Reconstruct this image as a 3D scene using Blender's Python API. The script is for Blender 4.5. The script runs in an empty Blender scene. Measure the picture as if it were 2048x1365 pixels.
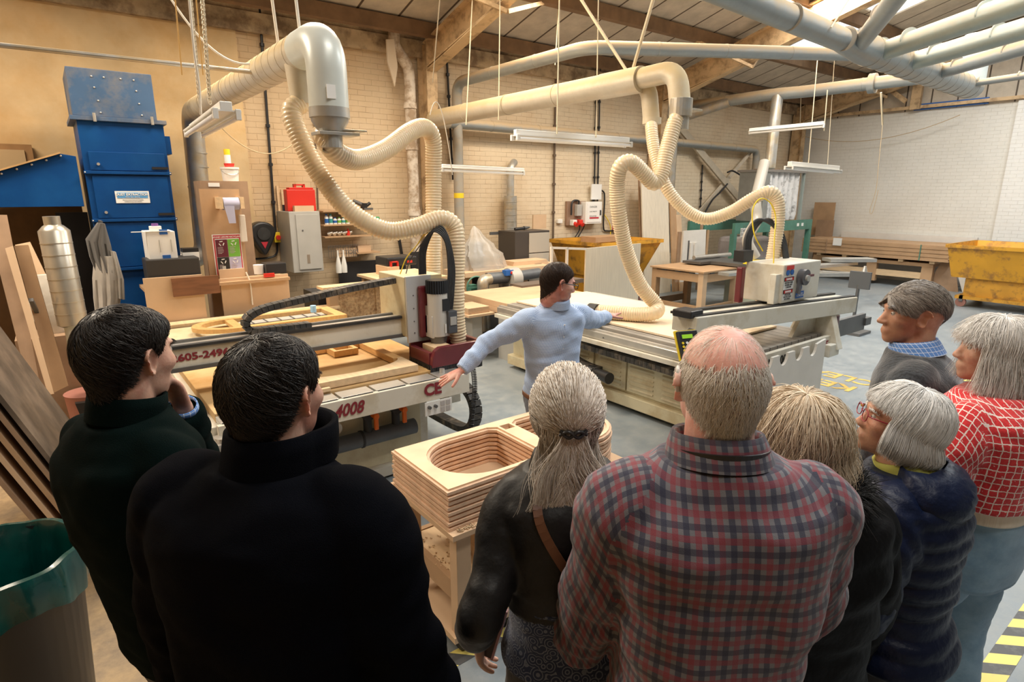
import bpy, math, random
import numpy as np
from mathutils import Vector, Matrix, Euler, noise
random.seed(7); rng=np.random.default_rng(7)
sc=bpy.context.scene
R=math.radians
# ---------------------------------------------------------------- camera
FPX=1184.0; CH=2.1; TILT=R(14.04); YAW=R(37.4)
cd=bpy.data.cameras.new('camera'); cam=bpy.data.objects.new('camera',cd); sc.collection.objects.link(cam)
cd.sensor_width=36; cd.lens=FPX/2048*36; cd.clip_end=200
cam.location=(0,0,CH); cam.rotation_euler=(R(90)-TILT,0,-YAW); sc.camera=cam
_ct,_st,_cy,_sy=math.cos(TILT),math.sin(TILT),math.cos(YAW),math.sin(YAW)
FWD=Vector((_sy,_cy,0)); RGT=Vector((_cy,-_sy,0))
def ray(px,py):
    u=(px-1024)/FPX; v=(py-682.5)/FPX
    dn=v*_ct+_st; fw=_ct-v*_st
    return Vector((fw*_sy+u*_cy, fw*_cy-u*_sy, -dn))
def at(px,py,z=None,x=None,y=None,d=None):
    r=ray(px,py)
    t=(z-CH)/r.z if z is not None else x/r.x if x is not None else y/r.y if y is not None else d
    return Vector((r.x*t,r.y*t,CH+r.z*t))
# ---------------------------------------------------------------- world, exposure
w=bpy.data.worlds.new('world'); sc.world=w; w.use_nodes=True
bg=w.node_tree.nodes['Background']; bg.inputs[0].default_value=(.80,.90,1,1); bg.inputs[1].default_value=.7
vs=sc.view_settings; vs.view_transform='Standard'; vs.look='None'; vs.gamma=1; vs.use_curve_mapping=False; vs.exposure=0.0
def area(name,loc,sx,sy,power,col,rot=(0,0,0)):
    l=bpy.data.lights.new(name,'AREA'); l.shape='RECTANGLE'; l.size=sx; l.size_y=sy; l.energy=power; l.color=col
    o=bpy.data.objects.new(name,l); o.location=loc; o.rotation_euler=rot; sc.collection.objects.link(o); return o
RS=.268; YW=8.8; XW=16.6; EAVE=4.42
def roofz(y): return EAVE+(YW-y)*RS
# overhead lamps: some under rooflights, others added as fill where the roof is closed
WARM=(1.0,.86,.68); COOL=(.90,.96,1.0); MID=(1,.94,.85)
for i,(x,y,p,c) in enumerate([(-1.6,6.2,280,WARM),(2.6,6.2,255,WARM),(6.2,6.2,205,WARM),(9.6,5.0,190,MID),(12.7,4.6,180,MID),(2.2,1.4,170,MID),(7.4,2.0,220,COOL),(12.4,2.0,225,COOL),(9.0,-1.2,100,COOL),(.9,-1.3,115,MID)]):
    area('roof_fill_daylight',(x,y,roofz(y)-.22),2.0,1.1,p,c,(-math.atan(RS),0,0))
# ---------------------------------------------------------------- materials
def nt(m): return m.node_tree.nodes,m.node_tree.links
MC={}
def mat(name,col=(.5,.5,.5),rough=.6,metal=0,var=0,vscale=6,bump=0,bscale=40,col2=None,c2amt=.5,c2scale=3,spec=.5,sheen=0,trans=0,alpha=1,emit=None,estr=1,sss=0,stretch=None,coat=0):
    if name in MC: return MC[name]
    m=bpy.data.materials.new(name); m.use_nodes=True; N,L=nt(m); b=N['Principled BSDF']
    col=tuple(col)+(1,) if len(col)==3 else col
    b.inputs['Roughness'].default_value=rough; b.inputs['Metallic'].default_value=metal
    b.inputs['Specular IOR Level'].default_value=spec
    b.inputs['Sheen Weight'].default_value=sheen; b.inputs['Transmission Weight'].default_value=trans; b.inputs['Alpha'].default_value=alpha
    b.inputs['Coat Weight'].default_value=coat
    if sss: b.inputs['Subsurface Weight'].default_value=sss; b.inputs['Subsurface Radius'].default_value=(.012,.004,.002); b.inputs['Subsurface Scale'].default_value=1
    if emit: b.inputs['Emission Color'].default_value=tuple(emit)+(1,); b.inputs['Emission Strength'].default_value=estr
    tc=N.new('ShaderNodeTexCoord'); mp=N.new('ShaderNodeMapping'); L.new(tc.outputs['Object'],mp.inputs[0])
    if stretch: mp.inputs['Scale'].default_value=stretch
    cur=None
    if col2 is not None:
        n=N.new('ShaderNodeTexNoise'); n.inputs['Scale'].default_value=c2scale; n.inputs['Detail'].default_value=6; n.inputs['Roughness'].default_value=.65
        r=N.new('ShaderNodeValToRGB'); r.color_ramp.elements[0].position=max(0,.62-c2amt*.5); r.color_ramp.elements[1].position=min(1,.72-c2amt*.3)
        L.new(mp.outputs[0],n.inputs['Vector']); L.new(n.outputs['Fac'],r.inputs[0])
        mx=N.new('ShaderNodeMixRGB'); mx.inputs[1].default_value=col; mx.inputs[2].default_value=tuple(col2)+(1,); L.new(r.outputs[0],mx.inputs[0]); cur=mx.outputs[0]
    if var:
        n=N.new('ShaderNodeTexNoise'); n.inputs['Scale'].default_value=vscale; n.inputs['Detail'].default_value=5; L.new(mp.outputs[0],n.inputs['Vector'])
        h=N.new('ShaderNodeHueSaturation'); r=N.new('ShaderNodeMapRange'); r.inputs[1].default_value=.3; r.inputs[2].default_value=.7; r.inputs[3].default_value=1-var; r.inputs[4].default_value=1+var
        L.new(n.outputs['Fac'],r.inputs[0]); L.new(r.outputs[0],h.inputs['Value'])
        if cur: L.new(cur,h.inputs['Color'])
        else: h.inputs['Color'].default_value=col
        cur=h.outputs[0]
    if cur: L.new(cur,b.inputs['Base Color'])
    else: b.inputs['Base Color'].default_value=col
    if bump:
        n=N.new('ShaderNodeTexNoise'); n.inputs['Scale'].default_value=bscale; n.inputs['Detail'].default_value=4; L.new(mp.outputs[0],n.inputs['Vector'])
        bp=N.new('ShaderNodeBump'); bp.inputs['Strength'].default_value=bump; bp.inputs['Distance'].default_value=.01; L.new(n.outputs['Fac'],bp.inputs['Height']); L.new(bp.outputs[0],b.inputs['Normal'])
    MC[name]=m; return m
def sep(N,L,src):
    s=N.new('ShaderNodeSeparateXYZ'); L.new(src,s.inputs[0]); return s
def math_(N,L,op,a,b=None,c=None):
    n=N.new('ShaderNodeMath'); n.operation=op
    for i,v in enumerate((a,b,c)):
        if v is None: continue
        if isinstance(v,(int,float)): n.inputs[i].default_value=v
        else: L.new(v,n.inputs[i])
    return n.outputs[0]
def mixc(N,L,f,a,b,mode='MIX'):
    n=N.new('ShaderNodeMixRGB'); n.blend_type=mode
    for i,v in enumerate((f,a,b)):
        if isinstance(v,tuple): n.inputs[i].default_value=v if len(v)==4 else v+(1,)
        elif isinstance(v,(int,float)): n.inputs[i].default_value=v
        else: L.new(v,n.inputs[i])
    return n.outputs[0]
def noise_(N,L,vec,scale,detail=5,rough=.6):
    n=N.new('ShaderNodeTexNoise'); n.inputs['Scale'].default_value=scale; n.inputs['Detail'].default_value=detail; n.inputs['Roughness'].default_value=rough
    if vec is not None: L.new(vec,n.inputs['Vector'])
    return n.outputs['Fac']
def rng_(N,L,v,a,b,c=0,d=1):
    n=N.new('ShaderNodeMapRange'); L.new(v,n.inputs[0])
    for i,x in enumerate((a,b,c,d)): n.inputs[i+1].default_value=x
    return n.outputs[0]
def brick_mat(name,axis,paint,mortar,stain,stain_x=None):
    m=bpy.data.materials.new(name); m.use_nodes=True; N,L=nt(m); b=N['Principled BSDF']; b.inputs['Roughness'].default_value=.75
    tc=N.new('ShaderNodeTexCoord'); s=sep(N,L,tc.outputs['Object']); cmb=N.new('ShaderNodeCombineXYZ')
    L.new(s.outputs[axis],cmb.inputs[0]); L.new(s.outputs[2],cmb.inputs[1])
    wn=N.new('ShaderNodeTexNoise'); wn.inputs['Scale'].default_value=3; L.new(tc.outputs['Object'],wn.inputs['Vector'])
    va=N.new('ShaderNodeVectorMath'); va.operation='SCALE'; L.new(wn.outputs['Color'],va.inputs[0]); va.inputs['Scale'].default_value=.02
    vb=N.new('ShaderNodeVectorMath'); L.new(cmb.outputs[0],vb.inputs[0]); L.new(va.outputs[0],vb.inputs[1])
    br=N.new('ShaderNodeTexBrick'); L.new(vb.outputs[0],br.inputs['Vector'])
    br.inputs['Scale'].default_value=1; br.inputs['Brick Width'].default_value=.228; br.inputs['Row Height'].default_value=.078; br.inputs['Mortar Size'].default_value=.0048; br.inputs['Mortar Smooth'].default_value=.6
    big=noise_(N,L,tc.outputs['Object'],.9,6,.6); fine=noise_(N,L,tc.outputs['Object'],9,6,.7)
    base=mixc(N,L,rng_(N,L,fine,.3,.75,0,.35),paint,tuple(c*.8 for c in paint))
    if stain_x: # sawdust film lies thicker towards the dusty end of the wall and high up
        g=rng_(N,L,s.outputs[0],stain_x[0],stain_x[1],1,0)
        g2=math_(N,L,'MULTIPLY',g,rng_(N,L,big,.3,.65,.5,1.1))
        base=mixc(N,L,g2,base,stain)
    st=mixc(N,L,rng_(N,L,big,.5,.75,0,.55 if stain_x else .3),base,stain)
    mm=noise_(N,L,tc.outputs['Object'],4,4)
    mf=math_(N,L,'MULTIPLY',br.outputs['Fac'],rng_(N,L,mm,.35,.65,.04,.62))
    col=mixc(N,L,mf,st,mortar)
    L.new(col,b.inputs['Base Color'])
    h=math_(N,L,'ADD',math_(N,L,'MULTIPLY',br.outputs['Fac'],-1.0),math_(N,L,'MULTIPLY',fine,.6))
    bp=N.new('ShaderNodeBump'); bp.inputs['Strength'].default_value=.5; bp.inputs['Distance'].default_value=.008; L.new(h,bp.inputs['Height']); L.new(bp.outputs[0],b.inputs['Normal'])
    return m
BRK=brick_mat('painted_brick_back',0,(.74,.62,.45),(.30,.19,.10),(.56,.37,.19),(1.0,8.0))
BRKR=brick_mat('painted_brick_right',1,(.76,.74,.68),(.60,.56,.49),(.60,.55,.46))
def floor_mat():
    m=bpy.data.materials.new('painted_concrete_floor'); m.use_nodes=True; N,L=nt(m); b=N['Principled BSDF']
    tc=N.new('ShaderNodeTexCoord'); o=tc.outputs['Object']; s=sep(N,L,o)
    a=noise_(N,L,o,.8,7,.65); f=noise_(N,L,o,7,8,.7); ff=noise_(N,L,o,34,5,.75)
    base=mixc(N,L,rng_(N,L,a,.35,.65),(.175,.215,.245),(.27,.30,.315))
    base=mixc(N,L,rng_(N,L,f,.45,.7,0,.55),base,(.34,.35,.34))
    g=rng_(N,L,math_(N,L,'ADD',s.outputs[0],math_(N,L,'MULTIPLY',a,1.2)),.7,1.8,1,0)
    dust=mixc(N,L,rng_(N,L,f,.35,.65),(.42,.30,.17),(.22,.165,.11))
    base=mixc(N,L,g,base,dust)
    base=mixc(N,L,rng_(N,L,ff,.66,.72,0,.8),base,(.62,.60,.55))
    L.new(base,b.inputs['Base Color']); L.new(rng_(N,L,f,.3,.7,.28,.6),b.inputs['Roughness'])
    bp=N.new('ShaderNodeBump'); bp.inputs['Strength'].default_value=.15; bp.inputs['Distance'].default_value=.004; L.new(f,bp.inputs['Height']); L.new(bp.outputs[0],b.inputs['Normal'])
    return m
FLOOR=floor_mat()
def stripes_mat(name,fn_axis,period,width,base,line,rough=.6,bump=0,noise_amt=.15):
    """lines across a surface every `period` metres along one object axis"""
    m=bpy.data.materials.new(name); m.use_nodes=True; N,L=nt(m); b=N['Principled BSDF']; b.inputs['Roughness'].default_value=rough
    tc=N.new('ShaderNodeTexCoord'); s=sep(N,L,tc.outputs['Object'])
    fr=math_(N,L,'FRACT',math_(N,L,'DIVIDE',s.outputs[fn_axis],period)); ln=math_(N,L,'LESS_THAN',fr,width/period)
    n=noise_(N,L,tc.outputs['Object'],3,6,.65)
    c=mixc(N,L,rng_(N,L,n,.3,.7,0,1),base,tuple(x*(1-noise_amt*2) for x in base))
    L.new(mixc(N,L,ln,c,line),b.inputs['Base Color'])
    if bump:
        bp=N.new('ShaderNodeBump'); bp.inputs['Strength'].default_value=bump; bp.inputs['Distance'].default_value=.01; L.new(math_(N,L,'SUBTRACT',1,ln),bp.inputs['Height']); L.new(bp.outputs[0],b.inputs['Normal'])
    return m
ROOFM=stripes_mat('roof_lining',0,.62,.035,(.62,.54,.43),(.09,.06,.035),.8)
GABLE=stripes_mat('gable_cladding',1,.52,.03,(.66,.58,.47),(.09,.07,.05),.7)
PLASTER=mat('dusty_plaster',(.62,.40,.18),.85,var=.16,vscale=1.6,bump=.25,bscale=14,col2=(.68,.50,.28),c2amt=.6,c2scale=1.1)
CONC=mat('stained_concrete_beam',(.50,.38,.24),.85,var=.25,vscale=4,bump=.5,bscale=12,col2=(.22,.15,.09),c2amt=.35,c2scale=3)
STEELC=mat('cream_painted_steel',(.62,.44,.25),.6,var=.12,vscale=3,col2=(.36,.24,.13),c2amt=.3,c2scale=5)
PURL=mat('dusty_dark_purlin',(.20,.12,.065),.75,var=.2,vscale=5)
GALV=mat('galvanised_duct',(.46,.45,.42),.42,.6,var=.12,vscale=7,col2=(.48,.40,.28),c2amt=.35,c2scale=4)
def dusted(name,metal_col,dust_col,rough=.45,metal=.5,lo=-.30,hi=.35):
    """duct metal with sawdust settled on its upward-facing side"""
    m=bpy.data.materials.new(name); m.use_nodes=True; N,L=nt(m); b=N['Principled BSDF']
    g=N.new('ShaderNodeNewGeometry'); s=sep(N,L,g.outputs['Normal']); tc=N.new('ShaderNodeTexCoord')
    n=noise_(N,L,tc.outputs['Object'],6,6,.7)
    f=rng_(N,L,math_(N,L,'ADD',s.outputs[2],math_(N,L,'MULTIPLY',math_(N,L,'SUBTRACT',n,.5),.9)),lo,hi)
    base=mixc(N,L,rng_(N,L,n,.35,.7,0,.4),metal_col,tuple(c*.7 for c in metal_col))
    L.new(mixc(N,L,f,base,dust_col),b.inputs['Base Color']); L.new(rng_(N,L,f,0,1,metal,0),b.inputs['Metallic']); L.new(rng_(N,L,f,0,1,rough,.9),b.inputs['Roughness'])
    MC[name]=m; return m
DUCT_Y=dusted('dusty_ducting_cream',(.62,.57,.47),(.60,.47,.27),.4,.35)
DUCT_B=dusted('dusty_ducting_blue_grey',(.33,.36,.365),(.50,.38,.24),.4,.45)
DUCT_G=dusted('dusty_ducting_green_grey',(.40,.46,.43),(.52,.45,.33),.35,.45)
DUCT_W=mat('white_grey_duct_bend',(.66,.70,.66),.35,.1,var=.06,vscale=5)
HOSE=mat('cream_corrugated_hose',(.82,.66,.44),.32,var=.07,vscale=3,trans=.0,sss=.15,coat=.25)
MDF=mat('mdf_board',(.46,.29,.16),.75,var=.08,vscale=5,bump=.05)
MDFL=mat('light_mdf_board',(.62,.43,.27),.75,var=.07,vscale=4)
MDFD=mat('brown_mdf_edge',(.34,.22,.135),.8,var=.1,vscale=8)
PLY=mat('birch_plywood',(.80,.66,.48),.5,var=.07,vscale=3,stretch=(1,14,1))
PLYW=mat('pale_plywood',(.74,.66,.53),.6,var=.07,vscale=3,stretch=(12,12,1))
PINE=mat('pale_pine',(.66,.48,.29),.65,var=.12,vscale=4,stretch=(8,1,8))
BEECH=mat('routed_hardwood',(.62,.37,.15),.45,var=.12,vscale=5,stretch=(8,2,8))
OSB=mat('osb_board',(.58,.38,.20),.7,var=.22,vscale=38,col2=(.36,.20,.09),c2amt=.35,c2scale=30)
DKWOOD=mat('dark_stained_board',(.10,.075,.055),.6,var=.35,vscale=3,col2=(.20,.15,.11),c2amt=.4,c2scale=2)
WHITEB=mat('white_faced_board',(.74,.70,.64),.5,var=.04)
CREAM=mat('cream_machine_paint',(.70,.665,.57),.4,var=.05,vscale=3,col2=(.60,.54,.42),c2amt=.3,c2scale=4)
CREAMY=mat('yellowed_machine_paint',(.66,.59,.40),.42,var=.06,vscale=3,col2=(.55,.45,.27),c2amt=.35,c2scale=4)
ALU=mat('aluminium_profile',(.62,.60,.56),.33,.7,var=.08,vscale=8)
STEELD=mat('dark_steel',(.16,.16,.16),.45,.6,var=.1)
BLK=mat('black_plastic',(.018,.018,.02),.4,var=.1)
BLKR=mat('black_rubber',(.03,.03,.03),.6,var=.3,vscale=10)
CHAIN=mat('dusty_cable_chain',(.05,.048,.045),.6,var=.35,vscale=14,col2=(.20,.16,.12),c2amt=.25,c2scale=9)
MAROON=mat('maroon_machine_paint',(.14,.018,.024),.3,var=.1,coat=.3)
MTXT=mat('maroon_lettering',(.22,.02,.03),.5)
BLUE=mat('blue_cabinet_paint',(.001,.048,.19),.45,spec=.25,var=.12,vscale=2.5,col2=(.003,.06,.21),c2amt=.3,c2scale=2)
BLUEF=mat('faded_dusty_blue_paint',(.045,.10,.20),.55,var=.15,vscale=2.5,col2=(.16,.16,.17),c2amt=.3,c2scale=2)
YEL=mat('yellow_skip_paint',(.72,.36,.025),.45,var=.1,vscale=3,col2=(.36,.17,.04),c2amt=.25,c2scale=5)
YELD=mat('ochre_skip_paint',(.62,.31,.03),.5,var=.15,vscale=3,col2=(.25,.13,.03),c2amt=.25,c2scale=5)
GREEN=mat('green_steel_frame',(.07,.20,.15),.5,var=.15,vscale=6)
GREYC=mat('grey_cabinet_paint',(.42,.41,.38),.45,var=.05,vscale=5)
WHT=mat('white_plastic',(.80,.79,.75),.4)
PAPER=mat('white_paper',(.80,.79,.76),.8)
ORANGE=mat('orange_valve',(.85,.17,.012),.4)
RED=mat('red_plastic',(.62,.03,.018),.4)
GREYP=mat('dark_grey_hose',(.10,.11,.12),.45,var=.2,vscale=9)
BROWNW=mat('brown_hardwood',(.20,.085,.04),.5,var=.2,vscale=5,stretch=(1,8,8))
TUBE=mat('fluorescent_tube_glass',(.95,.95,.93),.25)
ROPE=mat('cream_cord',(.72,.62,.44),.8); ROD=mat('pale_hanger_rod',(.66,.54,.36),.6); WHROD=mat('white_cord',(.78,.72,.62),.6)
BLUEM=mat('blue_print',(.02,.12,.42),.5); YELP=mat('yellow_plastic',(.85,.62,.03),.4); GREENP=mat('green_print',(.16,.42,.05),.5); LILAC=mat('lilac_print',(.46,.44,.60),.6); MARP=mat('dark_maroon_print',(.12,.015,.03),.5); REDP=mat('red_print',(.50,.03,.05),.5)
# ---------------------------------------------------------------- mesh helpers
WLOC={}
def link(o): sc.collection.objects.link(o)
class MB:
    def __init__(s): s.v=[]; s.f=[]
    def add(s,vs,fs):
        n=len(s.v); s.v+= [tuple(p) for p in vs]; s.f+=[tuple(i+n for i in f) for f in fs]; return s
    def box(s,x0,x1,y0,y1,z0,z1,M=None):
        vs=[Vector((x,y,z)) for z in (z0,z1) for y in (y0,y1) for x in (x0,x1)]
        if M: vs=[M@p for p in vs]
        return s.add(vs,[(0,2,3,1),(4,5,7,6),(0,1,5,4),(2,6,7,3),(0,4,6,2),(1,3,7,5)])
    def bar(s,p0,p1,w,h,up=(0,0,1)):
        p0=Vector(p0);p1=Vector(p1);d=(p1-p0).normalized();u=Vector(up); 
        if abs(d.dot(u))>.98:u=Vector((0,1,0))
        a=d.cross(u).normalized();b=a.cross(d)
        vs=[p+a*i*w/2+b*j*h/2 for p in(p0,p1) for j in(-1,1) for i in(-1,1)]
        return s.add(vs,[(0,1,3,2),(4,6,7,5),(0,4,5,1),(2,3,7,6),(0,2,6,4),(1,5,7,3)])
    def tube(s,pts,r,seg=12,caps=True):
        rings=sweep(pts,r,seg); return s.loft(rings,caps)
    def loft(s,rings,caps=True):
        n=len(rings[0]); vs=[p for r in rings for p in r]; fs=[]
        for i in range(len(rings)-1):
            for j in range(n):
                k=(j+1)%n; fs.append((i*n+j,i*n+k,(i+1)*n+k,(i+1)*n+j))
        if caps: fs.append(tuple(range(n))[::-1]); fs.append(tuple((len(rings)-1)*n+j for j in range(n)))
        return s.add(vs,fs)
    def cyl(s,p0,p1,r0,r1=None,seg=20): return s.tube([p0,p1],[r0,r0 if r1 is None else r1],seg)
    def lathe(s,c,prof,seg=28,M=None):
        rings=[]
        for r,z in prof:
            ring=[Vector((max(r,1e-4)*math.cos(2*math.pi*k/seg),max(r,1e-4)*math.sin(2*math.pi*k/seg),z)) for k in range(seg)]
            rings.append([(M@p if M else p)+Vector(c) for p in ring])
        return s.loft(rings)
    def prism(s,poly,a0,a1,axis='y'):
        """poly: 2D points; extruded along axis. axis y: poly=(x,z); x: (y,z); z: (x,y)"""
        def mk(p,a): return {'y':(p[0],a,p[1]),'x':(a,p[0],p[1]),'z':(p[0],p[1],a)}[axis]
        n=len(poly); vs=[mk(p,a0) for p in poly]+[mk(p,a1) for p in poly]
        fs=[tuple(range(n)),tuple(range(2*n-1,n-1,-1))]+[(i,(i+1)%n,n+(i+1)%n,n+i) for i in range(n)]
        return s.add(vs,fs)
    def sphere(s,c,r,seg=14,sc3=(1,1,1)):
        return s.lathe(c,[(r*math.sin(math.pi*k/(seg//2)),-r*math.cos(math.pi*k/(seg//2))) for k in range(seg//2+1)],seg,Matrix.Diagonal((*sc3,1)))
    def build(s,name,m,parent=None,smooth=False,bevel=0,local=False,uv=None):
        me=bpy.data.meshes.new(name); vs=s.v
        off=WLOC.get(parent.name,(0,0,0)) if (parent and not local) else (0,0,0)
        me.from_pydata([(p[0]-off[0],p[1]-off[1],p[2]-off[2]) for p in vs],[],s.f); me.validate()
        if uv is not None:
            ul=me.uv_layers.new(name='UV'); 
            for l in me.loops: ul.data[l.index].uv=uv[l.vertex_index]
        import bmesh
        bm=bmesh.new(); bm.from_mesh(me); bmesh.ops.recalc_face_normals(bm,faces=bm.faces); bm.to_mesh(me); bm.free()
        o=bpy.data.objects.new(name,me); link(o); me.materials.append(m)
        if parent: o.parent=parent; WLOC[o.name]=off
        if smooth: me.shade_smooth() if hasattr(me,'shade_smooth') else None
        if smooth=='auto' or bevel:
            pass
        if smooth:
            try: me.set_sharp_from_angle(angle=R(45))
            except Exception: pass
        if bevel:
            b=o.modifiers.new('bevel','BEVEL'); b.width=bevel; b.segments=2; b.limit_method='ANGLE'; b.angle_limit=R(40)
        return o
def tag(o,label=None,cat=None,group=None,kind=None):
    if label:o['label']=label
    if cat:o['category']=cat
    if group:o['group']=group
    if kind:o['kind']=kind
    return o
def struct(o): o['kind']='structure'; return o
def thing(name,loc,label,cat,group=None,rotz=0):
    o=bpy.data.objects.new(name,None); o.empty_display_size=.1; o.location=loc; o.rotation_euler=(0,0,rotz); link(o); WLOC[o.name]=tuple(loc); return tag(o,label,cat,group)
def solo(mb,name,m,label,cat,group=None,kind=None,**k): return tag(mb.build(name,m,None,**k),label,cat,group,kind)
def copy_tree(o,parent=None):
    c=o.copy(); link(c); c.parent=parent
    for ch in list(o.children): copy_tree(ch,c)
    return c
def crv(pts,n=8):
    """Catmull-Rom resample"""
    P=[Vector(p) for p in pts]; P=[P[0]*2-P[1]]+P+[P[-1]*2-P[-2]]; out=[]
    for i in range(1,len(P)-2):
        for k in range(n):
            t=k/n; a,b,c,d=P[i-1],P[i],P[i+1],P[i+2]
            out.append(.5*((2*b)+(c-a)*t+(2*a-5*b+4*c-d)*t*t+(3*b-a-3*c+d)*t**3))
    out.append(P[-2]); return out
def resample(pts,step):
    P=[Vector(p) for p in pts]; L=[0]
    for a,b in zip(P,P[1:]): L.append(L[-1]+(b-a).length)
    n=max(2,int(L[-1]/step)+1); out=[]; j=0
    for k in range(n):
        s=L[-1]*k/(n-1)
        while j<len(L)-2 and L[j+1]<s: j+=1
        t=(s-L[j])/max(1e-9,L[j+1]-L[j]); out.append(P[j].lerp(P[j+1],min(1,max(0,t))))
    return out
def sweep(pts,r,seg=12,up=None,flat=None):
    P=[Vector(p) for p in pts]; n=len(P)
    rr=[r]*n if isinstance(r,(int,float)) else list(r)
    T=[(P[min(i+1,n-1)]-P[max(i-1,0)]).normalized() for i in range(n)]
    u=Vector(up) if up else (Vector((0,0,1)) if abs(T[0].z)<.9 else Vector((0,1,0)))
    u=(u-T[0]*u.dot(T[0])).normalized(); rings=[]
    for i in range(n):
        if i:
            ax=T[i-1].cross(T[i])
            if ax.length>1e-7: u=Matrix.Rotation(T[i-1].angle(T[i]),3,ax)@u
            u=(u-T[i]*u.dot(T[i])).normalized()
        b=T[i].cross(u); fx,fy=(1,1) if flat is None else flat
        rings.append([P[i]+(u*math.cos(2*math.pi*k/seg)*fx+b*math.sin(2*math.pi*k/seg)*fy)*rr[i] for k in range(seg)])
    return rings
def duct(mb,pts,r,seg=24,collars=(),fillet=None):
    """rigid duct along corner points with rounded bends"""
    P=[Vector(p) for p in pts]; path=[P[0]]; f=fillet or r*1.6
    for a,b,c in zip(P,P[1:],P[2:]):
        d0=(a-b); d1=(c-b); ff=min(f,d0.length*.49,d1.length*.49); s=b+d0.normalized()*ff; e=b+d1.normalized()*ff
        for k in range(9):
            t=k/8; path.append(s*(1-t)**2+b*2*t*(1-t)+e*t*t)
    path.append(P[-1]); mb.tube(path,r,seg)
    for a,b in zip(P,P[1:]):
        L_=(b-a).length; n=int(L_/1.1)
        for k in range(1,n+1):
            c=a.lerp(b,k/(n+1)); d=(b-a).normalized(); mb.cyl(c-d*.012,c+d*.012,r*1.045,seg=seg)
    return mb
def hose(name,pts,r,label,parent=None,pitch=.024,n=10,m=None,cat='hose'):
    P=resample(crv(pts,n),pitch/4); rad=[r*(1+.055*math.cos(2*math.pi*i/4)) for i in range(len(P))]
    mb=MB(); mb.loft(sweep(P,rad,22),False)
    inner=MB()
    o=mb.build(name,m or HOSE,parent,smooth=True)
    o.data.shade_smooth()
    try:
        a=o.data.attributes.get('sharp_edge'); 
        if a: o.data.attributes.remove(a)
    except Exception: pass
    if not parent: tag(o,label,cat)
    return o
def text(s,size,loc,xdir,ydir,m,parent=None,name='lettering',align='LEFT',bold=0,shear=0,sx=1,local=False):
    c=bpy.data.curves.new('lettering','FONT'); c.body=s; c.size=size; c.align_x=align; c.align_y='CENTER'; c.extrude=.0006; c.offset=bold; c.shear=shear; c.resolution_u=3; c.space_line=.9
    t=bpy.data.objects.new('t',c); link(t); bpy.context.view_layer.update()
    me=bpy.data.meshes.new_from_object(t); bpy.data.objects.remove(t)
    x=Vector(xdir).normalized(); y=Vector(ydir).normalized(); z=x.cross(y)
    off=Vector(WLOC.get(parent.name,(0,0,0))) if (parent and not local) else Vector((0,0,0))
    M=Matrix((x*sx,y,z)).transposed().to_4x4(); M.translation=Vector(loc)-off
    me.transform(M); o=bpy.data.objects.new(name,me); link(o); me.materials.clear(); me.materials.append(m)
    if parent:o.parent=parent; WLOC[o.name]=tuple(off)
    return o
# ================================================================ SETTING
struct(MB().box(-6,XW,-6,YW,-.1,0).build('floor',FLOOR))
struct(MB().box(2.2,XW,YW,YW+.3,0,5.4).build('wall_back',BRK))
struct(MB().box(-6,2.24,YW-.03,YW+.3,0,5.4).build('wall_left_plaster',PLASTER)).name='wall_back_left'
struct(MB().box(XW,XW+.3,-6,YW+.3,0,3.98).build('wall_right',BRKR))
struct(MB().box(XW-.0,XW+.12,-6,YW,3.98,8.4).build('wall_right_gable',GABLE))
struct(MB().box(-6.3,-6,-6,YW+.3,0,8.4).build('wall_left',PLASTER))
struct(MB().box(-6,XW,-6.3,-6,0,8.4).build('wall_front',mat('dark_block_wall',(.12,.11,.10),.9)))
PIL=mat('white_painted_pier',(.80,.79,.75),.7,var=.05,vscale=6,bump=.3,bscale=20)
struct(MB().box(XW-.16,XW,3.2,4.07,0,3.98).build('trim_1',brick_mat('white_brick_pier',1,(.82,.81,.77),(.52,.48,.42),(.7,.66,.58))))
# concrete eaves beam along the back wall, brick corbel
struct(MB().box(-6,XW,YW-.10,YW,4.12,4.36).build('trim_2',CONC))
struct(MB().box(-6,XW,YW-.05,YW,4.36,4.5).build('trim_3',CONC,bevel=0))
# roof slope with openings for the rooflights
SK=[(12.2,13.15,5.72,6.95),(12.2,13.15,3.6,5.5),(15.0,15.9,4.0,5.4),(-2.6,-.6,5.75,6.7),(1.7,3.5,5.75,6.7),(1.2,3.2,.85,1.95),(6.7,8.1,1.4,2.6),(11.7,13.1,1.4,2.6),(8.3,9.7,-1.8,-.6),(-.1,1.9,-1.9,-.75)]  # first few in view; the others unseen, added over the lamps for light
def roof_obj():
    xs=sorted({-6,XW}|{v for a in SK for v in a[:2]}); ys=sorted({-6,YW+.2}|{v for a in SK for v in a[2:]}); mb=MB()
    for a,b in zip(xs,xs[1:]):
        for c,d in zip(ys,ys[1:]):
            cx,cy2=(a+b)/2,(c+d)/2
            if any(s[0]<cx<s[1] and s[2]<cy2<s[3] for s in SK): continue
            mb.add([(a,c,roofz(c)),(b,c,roofz(c)),(b,d,roofz(d)),(a,d,roofz(d)),(a,c,roofz(c)+.08),(b,c,roofz(c)+.08),(b,d,roofz(d)+.08),(a,d,roofz(d)+.08)],[(0,3,2,1),(4,5,6,7),(0,1,5,4),(1,2,6,5),(2,3,7,6),(3,0,4,7)])
    return mb
struct(roof_obj().build('ceiling',ROOFM))
SKY=mat('rooflight_sheet',(.9,.95,1),.5,emit=(.93,.98,1.0),estr=1.6)
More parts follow.
